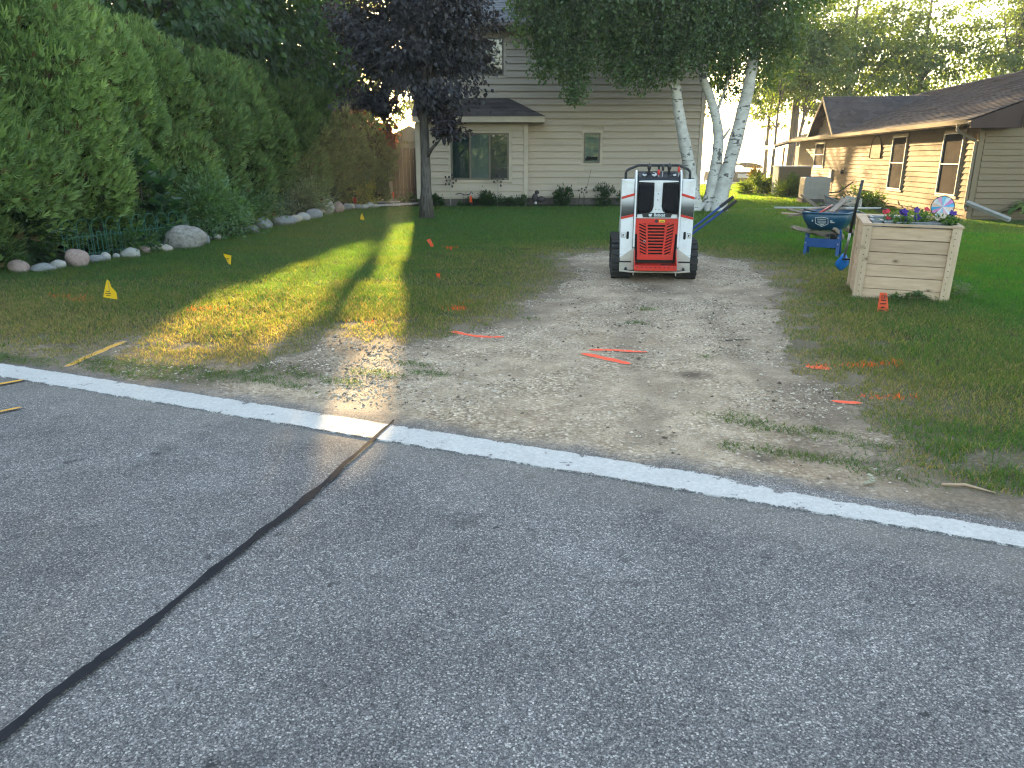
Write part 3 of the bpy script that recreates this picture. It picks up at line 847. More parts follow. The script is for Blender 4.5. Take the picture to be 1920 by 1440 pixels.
def grass():
    bands = [(2.9, 6, 6500, .0042, 5), (6, 9, 4400, .0055, 5), (9, 14, 2500, .0078, 3), (14, 20, 1300, .012, 3), (20, 27, 800, .017, 3), (27, 49, 330, .026, 3)]
    A = dict((k, []) for k in 'xyhwtcpe')
    for y0, y1, dens, w, kind in bands:
        x1 = .70 * (y1 * .957 + .43) + 3.2
        n = int(dens * (y1 - y0) * 2 * x1)
        x = rng.uniform(-x1, x1, n); y = rng.uniform(y0, y1, n)
        k = in_view(x, y) | (in_view(x, y, 3.2) & (rng.random(n) < .5)); x, y = x[k], y[k]
        k = ~inside(x, y, BED_POLY)
        lx, ly = bh_local(x, y)
        k &= ~((lx > -.25) & (ly > -.1))
        k &= ~((x > -3.3) & (x < 6.5) & (y > 25.2))
        k &= ~((x < -3.2) & (y > 25.0))
        k &= line_d(x, y) > .02
        x, y = x[k], y[k]
        dr = is_drive(x, y)
        edge = seg_dist(x, y, LAWN_EDGE)
        clump = fbm(x, y, 3.2, 51)
        keep = np.clip(np.where(x > 2, .75, .5) + edge * 1.1, 0, 1) * np.where(clump < .42, np.clip(.25 + edge * .5, .25, 1), 1) * np.clip((clump - .36) * 7 + edge * 1.6, .12, 1)
        # patches out on the gravel and dirt
        pk = np.zeros(len(x))
        for (cx, cy, rx, ry) in PATCH:
            dx, dy = x - cx, y - cy
            u = (dx * LD.x + dy * LD.y) / rx; v = (dx * LN.x + dy * LN.y) / ry
            pk = np.maximum(pk, np.clip(1.75 - np.hypot(u, v) * (.35 + 1.7 * fbm(x, y, 7, 61)), 0, 1))
        keep = np.where(dr, pk * .9, keep)
        q = rng.random(len(x)) < keep
        x, y, dr, edge, clump = x[q], y[q], dr[q], edge[q], clump[q]
        n = len(x)
        # dry straw towards the drive and road, lush to the far right and under the house
        dry = np.clip(.80 - edge * .28, 0, .7) * (.45 + .9 * fbm(x, y, 1.3, 71)) + .06 + .35 * (fbm(x, y, .7, 72) - .45)
        dry = np.where((x < -2) & (y < 9.5), dry + .22, dry)
        dry = np.where((x > 4.9) & (y < 14), dry - .40, dry)
        dry = np.where((y > 11) & (x < 6), dry - .10, dry)
        dry = np.where((x > 2.2) & (line_d(x, y) < 1.3), dry - .35, dry)
        dry = np.where(dr, .02, np.clip(dry, .03, .85))
        isdry = rng.random(n) < dry
        g = rng.random(n)[:, None]
        green = np.array([.034, .092, .034]) * (1 - g) + np.array([.068, .142, .052]) * g
        lush = np.clip((x - 4.3) / 1.5, 0, 1)[:, None] * (y < 16)[:, None]
        green = green * (1 - lush) + np.array([.036, .140, .020]) * lush * (.8 + .5 * g)
        yel = (fbm(x, y, 2.1, 81)[:, None] - .35) * .9
        green = green * (1 + .40 * np.clip((y - 11) / 10, 0, 1))[:, None]
        green = green * (1 - np.clip(yel, 0, .5)) + np.array([.13, .14, .045]) * np.clip(yel, 0, .5)
        straw = np.array([.125, .118, .085]) * (1 - g) + np.array([.235, .22, .165]) * g
        col = np.where(isdry[:, None], straw, green) * (.75 + .5 * rng.random((n, 1)))
        for (cx, cy, rx, ry, sh) in SPRAYED:
            u = np.hypot((x - cx) / rx, (y - cy) / ry)
            m = (u < 1.0) & (rng.random(n) < .55 * sh * np.clip(1.5 - u, 0, 1))
            col[m] = np.array([.80, .12, .03]) * (.6 + .5 * rng.random((m.sum(), 1)))
        h = (.030 + .030 * rng.random(n)) * np.where(isdry, .8, 1.0) * (.75 + .6 * fbm(x, y, 1.9, 91)) * np.clip(.55 + edge * .7, .5, 1.1)
        h = np.where(dr, .016 + .016 * rng.random(n), h)
        deep = (line_d(x, y) < .9) & (x > 2.2) & (~dr)
        h = np.where(deep, h * 1.7, h)
        for kk, val in zip('xyhwcp', (x, y, h, w * (.7 + .6 * rng.random(n)), col, np.full(n, kind))): A[kk].append(val)
    x, y, h, w, kind = (np.concatenate(A[k]) for k in 'xyhwp'); col = np.concatenate(A['c'])
    z = np.where((y < 14.2) & (x > -11) & (x < 14), ground_z(x, y), -.03)
    z = np.where(y > 47, -.03 - (y - 47) * .1, z)
    n = len(x)
    a = rng.random(n) * 6.283; l = rng.random(n) * 6.283
    lean = h * (.35 + .9 * rng.random(n)) * np.where(is_drive(x, y), 2.2, 1)
    B = np.stack([x, y, z], 1)
    side = np.stack([np.cos(a), np.sin(a), np.zeros(n)], 1) * w[:, None] * .5
    ld = np.stack([np.cos(l), np.sin(l), np.zeros(n)], 1) * lean[:, None]
    up = np.zeros((n, 3)); up[:, 2] = h
    m3 = kind == 3
    Va = np.stack([B - side, B + side, B + ld + up], 1)[m3]
    m5 = ~m3
    mid = B + ld * .3 + up * .6
    Vb = np.stack([B - side, B + side, mid + side * .8, mid - side * .8, B + ld + up * .95], 1)[m5]
    na, nb = m3.sum(), m5.sum()
    Fa = np.arange(na * 3).reshape(-1, 3)
    Fb = (np.array([(0, 1, 2), (0, 2, 3), (3, 2, 4)])[None] + (np.arange(nb) * 5)[:, None, None]).reshape(-1, 3) + na * 3
    V = np.concatenate([Va.reshape(-1, 3), Vb.reshape(-1, 3)])
    C = np.concatenate([np.repeat(col[m3], 3, 0), np.repeat(col[m5], 5, 0)])
    me = np_mesh('grass', V, np.concatenate([Fa, Fb]), MAT['grass'], C)
    tag(link_mesh('grass', me), kind='stuff')
    print('grass blades', n, 'tris', na + nb * 3)
grass()

# ------------------------------------------------------------------ foliage
def unit(v): return v / np.maximum(np.linalg.norm(v, axis=1, keepdims=True), 1e-9)

def lets_light(P):
    """True where a leaf would stand in the way of a sunbeam that the photograph shows"""
    gx = P[:, 0] - S.x / S.z * P[:, 2]; gy = P[:, 1] - S.y / S.z * P[:, 2]
    c = np.zeros(len(P), bool)
    for k in (0, 1.0, -.7):                      # grass tips and the sun's own breadth
        for i, poly in enumerate(LIT):
            
            for w in ((-.13, 0, .13) if i < 3 else (0,)):         # and the width of a leaf to either side
                q = k * .5 if i == 2 else k
                c |= inside(gx + S.x * q + w, gy + S.y * q, poly)
    return c

def leaves(name, P, T, Nv, size, wid, col, mat, parent, carve=True):
    """diamond leaves folded along the midrib"""
    if carve:
        k = ~(lets_light(P) & (rng.random(len(P)) < .97))
        P, T, Nv, size, wid, col = P[k], T[k], Nv[k], size[k], wid[k], col[k]
    n = len(P)
    T = unit(T); Sd = unit(np.cross(T, Nv)); Nn = np.cross(Sd, T)
    s = size[:, None]; w = wid[:, None]
    mid = P + T * s * .45 + Nn * s * .10
    V = np.stack([P, mid + Sd * w * .5, P + T * s - Nn * s * .08, mid - Sd * w * .5], 1)
    F = (np.array([(0, 1, 2), (0, 2, 3)])[None] + (np.arange(n) * 4)[:, None, None]).reshape(-1, 3)
    me = np_mesh(name, V.reshape(-1, 3), F, mat, np.repeat(col, 4, 0))
    return link_mesh(name, me, parent)

def rdir(n):
    return unit(rng.normal(size=(n, 3)))

def tints(n, a, b, cl=None, amt=.5):
    g = rng.random((n, 1)) if cl is None else np.clip(cl[:, None] * (1 - amt) + rng.random((n, 1)) * amt, 0, 1)
    return (np.array(a) * (1 - g) + np.array(b) * g) * (.8 + .4 * rng.random((n, 1)))

def crown(name, parent, c, rad, ncl, per, clr, leaf, mat, ca, cb, flat=.45, droop=.5, bias=.55, carve=True, low=-1.0):
    """crown of leaf clusters in an ellipsoid; world coordinates; returns cluster centres for the limbs"""
    d = rdir(ncl); r = rng.random(ncl) ** bias
    cc = d * r[:, None]
    cc = cc[cc[:, 2] > low]
    # lumpy outline
    f = np.array([1 + .22 * mnoise.noise(Vector(q * 2.3) + Vector(c)) for q in cc])
    cc = cc * f[:, None]
    C = cc * np.array(rad) + np.array(c)
    ncl = len(C)
    sz = clr * (.6 + .8 * rng.random(ncl))
    idx = np.repeat(np.arange(ncl), per)
    n = len(idx)
    off = rng.normal(size=(n, 3)) * .5
    off[:, 2] = off[:, 2] * flat
    P = C[idx] + off * sz[idx][:, None]
    outw = unit(P - np.array(c))
    T = unit(outw * .7 + rdir(n) * .8 + np.array([0, 0, -droop]))
    Nv = unit(rdir(n) * .7 + np.array([0, 0, .8]) + outw * .3)
    size = leaf * (.65 + .7 * rng.random(n))
    col = tints(n, ca, cb, rng.random(ncl)[idx])
    o = leaves(name, P, T, Nv, size, size * .75, col, mat, parent, carve)
    return C

def limbs(mb, base, top, r0, r1, ends, n=9, seed=0, wob=.15):
    """tapered trunk from base to top and limbs that leave it for the given points"""
    rr = random.Random(seed)
    ends = [e for e in ends if not lets_light(np.array([np.array([base[0], base[1], e[2] - .3]) * (1 - t) + np.array(e) * t for t in (.3, .5, .7, .85, 1)])).any()]
    base, top = Vector(base), Vector(top)
    pts, rad = [], []
    for i in range(9):
        t = i / 8
        p = base.lerp(top, t) + Vector((mnoise.noise((t * 3, seed, 0)), mnoise.noise((t * 3, seed, 5)), 0)) * wob * math.sin(t * 3.0)
        pts.append(p); rad.append(r0 + (r1 - r0) * t + (r0 * .45 * max(0, 1 - t * 9)))
    mb.tube(pts, rad, n)
    for e in ends:
        e = Vector(e)
        t = min(.95, max(.35, (e.z - base.z) / max(.1, top.z - base.z) * .75))
        i = int(t * 8)
        a = pts[i]
        m = a.lerp(e, .5) + Vector((rr.uniform(-1, 1), rr.uniform(-1, 1), .6)) * (e - a).length * .10
        q = rad[i] * .5
        mb.tube([a, a.lerp(m, .5) + Vector((0, 0, .05)), m, e], [q, q * .75, q * .5, q * .12], 6)
    return pts

def deciduous(name, label, x, y, h, rad, trunk_r, ca, cb, ncl, per, clr, leaf, group, z0=-.03, cz=None, mat='leaf', bark='bark', flat=.45, nl=10, lean=(0, 0), low=-1.0, bias=.55):
    t = thing(name, label, 'tree', (x, y, z0), 0, group)
    c = (x + lean[0], y + lean[1], cz if cz else h - rad[2])
    C = crown('crown', t, c, rad, ncl, per, clr, leaf, MAT[mat], ca, cb, flat, low=low, bias=bias)
    mb = MB()
    ends = C[rng.permutation(len(C))[:nl]]
    limbs(mb, (x, y, z0 - .1), (c[0], c[1], c[2] + rad[2] * .5), trunk_r, trunk_r * .25, ends, seed=int(x * 7 + y))
    o = mb.build('trunk', MAT[bark], t, True, fix=False)
    for ch in t.children: ch.location = (-x, -y, -z0)
    return t

def fronds(name, P, T, Nv, size, col, parent, nf=5, carve=False, spread=1.1):
    """flat fan sprays of an arborvitae"""
    if carve:
        k = ~lets_light(P); P, T, Nv, size, col = P[k], T[k], Nv[k], size[k], col[k]
    n = len(P)
    T = unit(T); Sd = unit(np.cross(T, Nv)); Nn = np.cross(Sd, T)
    V = np.zeros((n, 1 + nf * 2, 3)); V[:, 0] = P
    for k in range(nf):
        a = (k / (nf - 1) - .5) * 2 * spread
        L = size * (1 - .38 * abs(a) / spread) * (.85 + .3 * rng.random(n))
        dirv = T * math.cos(a) + Sd * math.sin(a)
        prp = T * -math.sin(a) + Sd * math.cos(a)
        root = P + dirv * (L * .2)[:, None]
        V[:, 1 + 2*k] = P + dirv * (L * .6)[:, None] + prp * (L * .085)[:, None] + Nn * (L * .05)[:, None]
        V[:, 2 + 2*k] = P + dirv * L[:, None] - Nn * (L * .14)[:, None] - prp * (L * .05)[:, None]
    F = (np.array([(0, 1 + 2*k, 2 + 2*k) for k in range(nf)])[None] + (np.arange(n) * (1 + nf * 2))[:, None, None]).reshape(-1, 3)
    me = np_mesh(name, V.reshape(-1, 3), F, MAT['frond'], np.repeat(col, 1 + nf * 2, 0))
    return link_mesh(name, me, parent)

def arborvitae(label, x, y, h, r, nfr, fs, tone=1.0, carve=False):
    t = thing('arborvitae', label, 'hedge tree', (x, y, 0), 0, 'arborvitae of the tall hedge')
    # lobes: plumes of foliage standing out from a tapering body
    nl = 64
    zz = rng.random(nl) ** .9
    an = rng.random(nl) * 6.283
    prof = lambda q: np.where(q < .25, .62 + 1.52 * q, np.sqrt(np.clip(1 - ((q - .25) / .78) ** 2.3, 0, 1)))
    ro = .62 + .36 * rng.random(nl)
    lc = np.stack([np.cos(an) * r * ro * prof(zz), np.sin(an) * r * ro * prof(zz), zz * h * .97 + .05], 1)
    lr = (.30 + .26 * rng.random(nl)) * r
    idx = rng.integers(0, nl, nfr)
    d = rdir(nfr)
    outw = unit(np.stack([lc[idx, 0], lc[idx, 1], np.full(nfr, .25 * r)], 1))
    d = unit(d + outw * .9 + np.array([0, 0, .2]))
    P = lc[idx] + d * (lr[idx] * (.78 + .28 * rng.random(nfr) ** .6))[:, None] * np.array([1, 1, 1.35])
    T = unit(d * .7 + outw * .45 + np.array([0, 0, .55]) + rdir(nfr) * .35)
    Nv = unit(rdir(nfr) * .75 + d * 1.0)
    size = fs * (.7 + .6 * rng.random(nfr))
    lob = rng.random(nl)[idx]
    col = tints(nfr, (.085 * tone, .160 * tone, .062 * tone), (.27 * tone, .37 * tone, .120 * tone), lob, .6)
    br = rng.random(nfr) < .03
    col[br] = np.array([.13, .09, .04]) * (.6 + .6 * rng.random((br.sum(), 1)))
    P[:, :2] += (x, y)
    k = P[:, 2] > .05
    fronds('foliage', P[k], T[k], Nv[k], size[k], col[k], t, carve=carve)
    mb = MB()
    mb.tube([(x, y, -.05), (x, y, h * .5), (x, y, h * .9)], [r * .10, r * .07, r * .02], 7)
    for k in range(26):
        i = rng.integers(0, nl)
        e = lc[i] * np.array([.85, .85, 1]) + np.array([x, y, 0])
        b = Vector((x, y, max(.1, e[2] - .5)))
        mb.tube([b, b.lerp(Vector(e), .5) + Vector((0, 0, -.05)), Vector(e)], [.03, .02, .008], 5)
    # a dense inner mass of darker leaf blades
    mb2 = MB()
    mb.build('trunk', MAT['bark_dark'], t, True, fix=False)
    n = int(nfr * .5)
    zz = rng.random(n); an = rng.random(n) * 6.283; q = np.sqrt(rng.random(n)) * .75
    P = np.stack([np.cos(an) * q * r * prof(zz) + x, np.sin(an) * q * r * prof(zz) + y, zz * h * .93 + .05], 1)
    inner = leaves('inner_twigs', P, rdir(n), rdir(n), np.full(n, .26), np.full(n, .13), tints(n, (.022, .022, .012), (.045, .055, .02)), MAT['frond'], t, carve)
    for ch in t.children: ch.location = (-x, -y, 0)
    return t

def bush(name, label, cat, x, y, rx, ry, h, n, leaf, ca, cb, group=None, z0=0.0, wid=.55, droop=.2, stems=8, mat='leaf', stem_mat='bark_dark', shape='dome', ncl=None, part='foliage', carve=False):
    t = thing(name, label, cat, (x, y, z0), 0, group)
    ncl = ncl or max(8, n // 40)
    d = rdir(ncl); d[:, 2] = np.abs(d[:, 2])
    r = rng.random(ncl) ** .4
    if shape == 'dome': C = d * r[:, None] * np.array([rx, ry, h * .85]) + np.array([0, 0, h * .08])
    elif shape == 'upright': C = np.stack([rng.normal(0, rx * .4, ncl), rng.normal(0, ry * .4, ncl), rng.random(ncl) * h * .9], 1)
    idx = rng.integers(0, ncl, n)
    cr = .30 * min(rx, h)
    P = C[idx] + rng.normal(size=(n, 3)) * cr * .55
    P[:, 2] = np.clip(P[:, 2], .01, None)
    outw = unit(P - np.array([0, 0, h * .25]))
    T = unit(outw + rdir(n) * .7 + np.array([0, 0, .25 - droop]))
    Nv = unit(rdir(n) * .6 + outw * .3 + np.array([0, 0, .7]))
    size = leaf * (.6 + .8 * rng.random(n))
    leaves(part, P, T, Nv, size, size * wid, tints(n, ca, cb, rng.random(ncl)[idx]), MAT[mat], t, False)
    mb = MB()
    for k in range(stems):
        e = Vector(C[rng.integers(0, ncl)])
        a = Vector((e.x * .15, e.y * .15, -.02))
        mb.tube([a, a.lerp(e, .5) + Vector((0, 0, h * .06)), e], [.012 * max(1, h), .009 * max(1, h), .003], 5)
    mb.build('stem', MAT[stem_mat], t, fix=False)
    return t

# ------------------------------------------------------------------ beige two-storey house
def text_mesh(s, size, depth=.001, bold=0.0, space=1.0):
    c = bpy.data.curves.new('t', 'FONT'); c.body = s; c.size = size; c.extrude = depth; c.offset = bold
    c.align_x = 'CENTER'; c.align_y = 'CENTER'; c.space_character = space
    o = bpy.data.objects.new('t', c); COL.objects.link(o)
    dg = bpy.context.evaluated_depsgraph_get(); dg.update()
    me = bpy.data.meshes.new_from_object(o.evaluated_get(dg))
    bpy.data.objects.remove(o); bpy.data.curves.remove(c)
    return me

def board_mesh(name, e, t0, t1, mat, lip=.018, open_=.012):
    """one lap board, 1 m long along x, face towards -y, thicker at its lower edge"""
    m = MB().prism([(-.001, open_ + .012), (-t1 + .012, open_ + .004), (-t1, open_), (-t0, e + lip - .004), (-.001, e + lip)], 'x', 0, 1)
    return m.mesh(name, mat)

def siding(wall, x0, x1, z0, z1, e, bm_, y, holes, joints, axis='x', sag=0, gap=.003):
    """boards along local x at depth y; holes = (xa, xb, za, zb); each board an object of its own"""
    k = 0
    z = z0
    while z < z1 - e * .4:
        cuts = [(x0, x1)]
        for (xa, xb, za, zb) in holes:
            if zb > z + e * .3 and za < z + e * .7:
                new = []
                for a, b in cuts:
                    if xb <= a or xa >= b: new.append((a, b)); continue
                    if xa > a: new.append((a, xa))
                    if xb < b: new.append((xb, b))
                cuts = new
        segs = []
        for a, b in cuts:
            js = sorted(j for j in (joints(k) if joints else []) if a + .4 < j < b - .4)
            p = [a] + js + [b]
            segs += list(zip(p[:-1], p[1:]))
        for a, b in segs:
            if b - a < .03: continue
            o = link_mesh('siding_board', bm_, wall)
            if axis == 'x':
                o.location = (a + gap / 2, y + random.uniform(-.002, .002), z); o.scale = (b - a - gap, 1, 1)
            else:
                o.location = (y, b - gap / 2, z); o.scale = (b - a - gap, 1, 1); o.rotation_euler = (random.uniform(-.003, .003) * sag, 0, R(-90))
        z += e; k += 1

def roof_courses(name, A, B, C, D, exp, mat, parent, th=.012, kind='stuff', jit=.004):
    """shingle courses on the slope A-B (eave) to D-C (ridge), each a thin wedge lying on the one below"""
    A, B, C, D = (Vector(p) for p in (A, B, C, D))
    nrm = (B - A).cross(D - A).normalized()
    if nrm.z < 0: nrm = -nrm
    n = max(1, int(max((D - A).length, (C - B).length) / exp))
    mb = MB()
    for i in range(n):
        a, b = i / n, (i + 1) / n
        l0, r0, l1, r1 = A.lerp(D, a), B.lerp(C, a), A.lerp(D, b), B.lerp(C, b)
        m = max(1, int((r0 - l0).length / .9))
        for k in range(m):
            u0, u1 = k / m, (k + 1) / m
            p0, p1, q0, q1 = l0.lerp(r0, u0), l0.lerp(r0, u1), l1.lerp(r1, u0), l1.lerp(r1, u1)
            t = th + random.uniform(-jit, jit)
            mb.add([p0 + nrm * t, p1 + nrm * t, q1 + nrm * .001, q0 + nrm * .001, p0, p1], [(0, 1, 2, 3), (4, 5, 1, 0)])
    o = mb.build(name, mat, parent, fix=False)
    if kind: o['kind'] = kind
    return o

def window(parent, x0, x1, z0, z1, y, fr, mats, inner=None, mull=(), proud=.03, label=None, inners=None, casing=None, rail=None, pane='glass'):
    """window on a wall facing -y: frame (with casing), panes, blind or curtain behind them"""
    f = MB()
    if casing:
        c = casing
        for b in ((x0-c, x1+c, z1, z1+c), (x0-c, x1+c, z0-c, z0), (x0-c, x0, z0, z1), (x1, x1+c, z0, z1)):
            f.box(b[0], b[1], y - proud + .008, y, b[2], b[3], 1)
    for b in ((x0, x1, z1 - fr, z1), (x0, x1, z0, z0 + fr), (x0, x0 + fr, z0 + fr, z1 - fr), (x1 - fr, x1, z0 + fr, z1 - fr)):
        f.box(b[0], b[1], y - proud - .012, y, b[2], b[3], 0)
    xs = [x0 + fr] + [v for m in mull for v in (m - fr * .55, m + fr * .55)] + [x1 - fr]
    for m in mull: f.box(m - fr * .55, m + fr * .55, y - proud - .006, y, z0 + fr, z1 - fr, 0)
    if rail: f.box(x0 + fr, x1 - fr, y - proud - .004, y, rail - fr * .4, rail + fr * .4, 0)
    w = f.build('window', mats, parent, bevel=.003)
    if label: w['label'] = label
    for i in range(0, len(xs), 2):
        a, b = xs[i], xs[i + 1]
        MB().box(a, b, y - .006, y - .002, z0 + fr, z1 - fr).build('blind', (inners[i // 2] if inners else inner), w)  # dark panels carry the shade of the rooms in their colour
        MB().add([(a, y - proud * .6, z0 + fr), (b, y - proud * .6, z0 + fr), (b, y - proud * .6, z1 - fr), (a, y - proud * .6, z1 - fr)], [(0, 1, 2, 3)]).build('pane', MAT[pane], w)
    return w

def beige_house():
    h = thing('beige_house', 'two storey house with beige lap siding behind the birch', 'house', (0, 26.5, 0))
    Y0, X0, X1 = 0.0, -3.20, 6.42            # local y: 0 = front wall plane
    EZ = 5.5
    bm_ = board_mesh('siding_board', .212, .004, .040, MAT['siding'], .012, .026)
    fw = MB().box(X0, X1, 0, 9.6, .2, EZ + .1).prism([(0.0, EZ), (9.6, EZ), (4.8, EZ + 2.9)], 'x', X0, X1).build('wall', MAT['siding'], h)
    W1 = (2.43, 2.98, 1.35, 2.33); W2 = (-2.05, -.28, 4.12, 5.26)
    cs = .09
    hole = lambda w: (w[0] - cs, w[1] + cs, w[2] - cs, w[3] + cs)
    jr = random.Random(3)
    jt = lambda k: [X0 + 1.3 + (k * 2.37) % 3.2, X0 + 5.2 + (k * 1.91) % 3.6]
    siding(fw, X0 + .12, X1 - .12, .22, EZ - .03, .212, bm_, -.002, [hole(W1), hole(W2), (X0, .52, 0, 2.62)], jt)
    MB().box(X0 + .02, X1 - .02, .03, 9.5, -.3, .215).build('foundation', MAT['foundation'], h)
    for a in (X0 - .02, X1 - .115):
        MB().box(a, a + .135, -.045, .12, .2, EZ - .02).build('corner_trim', MAT['trim'], h, bevel=.004)
    fm = [MAT['window_frame'], MAT['trim']]
    window(h, *W1, 0, .05, fm, casing=cs, inners=[MAT['curtain']], label='small window with a pale shade drawn half down', rail=None)
    # dark thing lying on the sill behind the small window
    window(h, *W2, 0, .05, fm, MAT['screen'], mull=(-1.0,), casing=cs, label='upstairs window half hidden by the purple tree')
    # bay with its own hip roof
    bx0, bx1, by = -3.16, .50, -.72
    bw = MB().box(bx0, bx1, by, -.03, .2, 2.62).build('wall', MAT['siding'], h)
    bw['label'] = 'bay wall with the triple window'
    B = (-2.13, .02, .80, 2.33)
    W3 = (-2.02, -.16 + .06, .82, 2.30)
    siding(bw, bx0 + .11, bx1 - .11, .22, 2.58, .212, bm_, by - .002, [(W3[0]-cs, W3[1]+cs, W3[2]-cs, W3[3]+cs)], lambda k: [])
    MB().box(bx0 + .02, bx1 - .02, by + .03, -.05, -.3, .215).build('foundation', MAT['foundation'], h)
    for a in (bx0 - .02, bx1 - .11):
        MB().box(a, a + .13, by - .045, by + .1, .2, 2.6).build('corner_trim', MAT['trim'], h, bevel=.004)
    MB().box(bx1 - .01, bx1 + .03, by + .1, -.03, .2, 2.6).build('side_trim', MAT['trim'], h)
    w = W3[1] - W3[0]
    window(h, *W3, by, .055, fm, mull=(W3[0] + w / 3, W3[0] + 2 * w / 3), casing=cs, inners=[MAT['teal_blind'], MAT['curtain'], MAT['screen']], label='triple window of the bay, middle pane with a pale curtain')
    o = .52
    ez = 2.70
    r = MB()
    # soffit and fascia
    r.box(bx0 - .05, bx1 + o, by - .42, -.02, ez - .06, ez - .02)
    r.box(bx0 - .05, bx1 + o + .02, by - .445, by - .42, ez - .09, ez + .10)
    r.box(bx1 + o, bx1 + o + .025, by - .42, -.02, ez - .09, ez + .10)
    rf = r.build('bay_roof', MAT['trim'], h)
    A, Bp = (bx0 - .06, by - .46, ez + .09), (bx1 + o + .04, by - .46, ez + .09)
    Cc, D = (bx1 - .62, .02, ez + .72), (bx0 - .06, .02, ez + .72)
    roof_courses('shingle_course', A, Bp, Cc, D, .135, MAT['shingle_brown'], rf)
    roof_courses('shingle_course', Bp, (bx1 + o + .04, .02, ez + .09), Cc, Cc, .135, MAT['shingle_brown'], rf)
    # main roof
    ov = .55
    m = MB()
    m.box(X0 - .3, X1 + .3, -ov, -.005, EZ - .04, EZ)
    m.box(X0 - .32, X1 + .32, 9.6, 9.6 + ov, EZ - .04, EZ)
    mr = m.build('roof', MAT['window_frame'], h)
    MB().prism([(-ov - .005, EZ - .02), (-ov - .12, EZ + .02), (-ov - .12, EZ + .13), (-ov - .005, EZ + .13)], 'x', X0 - .32, X1 + .32).build('gutter', MAT['window_frame'], mr)
    sl_ = .6
    E0, Rz = EZ + .10, EZ + .10 + sl_ * (4.8 + ov)
    MB().add([(X0-.32, -ov, E0-.02), (X1+.32, -ov, E0-.02), (X1+.32, 4.8, Rz-.02), (X0-.32, 4.8, Rz-.02), (X1+.32, 9.6+ov, E0-.02), (X0-.32, 9.6+ov, E0-.02)], [(0, 1, 2, 3), (3, 2, 4, 5)]).build('roof_deck', MAT['shingle_grey'], mr)
    roof_courses('shingle_course', (X0-.34, -ov-.06, E0-.02), (X1+.34, -ov-.06, E0-.02), (X1+.34, 4.8, Rz), (X0-.34, 4.8, Rz), .14, MAT['shingle_grey'], mr)
beige_house()

def dark_bundle():
    # the dark shape on the sill, seen through the small window
    t = thing('plant_silhouette', 'dark leafy shape on the sill inside the small window', 'house plant', (2.70, 26.484, 1.42))
    mb = MB()
    for k in range(9):
        mb.sphere((-.17 + .042 * k, 0, .05 + .05 * math.sin(k * 1.7) ** 2), .045, (1, .12, 1.3), 8)
    mb.build('leaf_mass', MAT['dark_void'], t, True, fix=False)
dark_bundle()

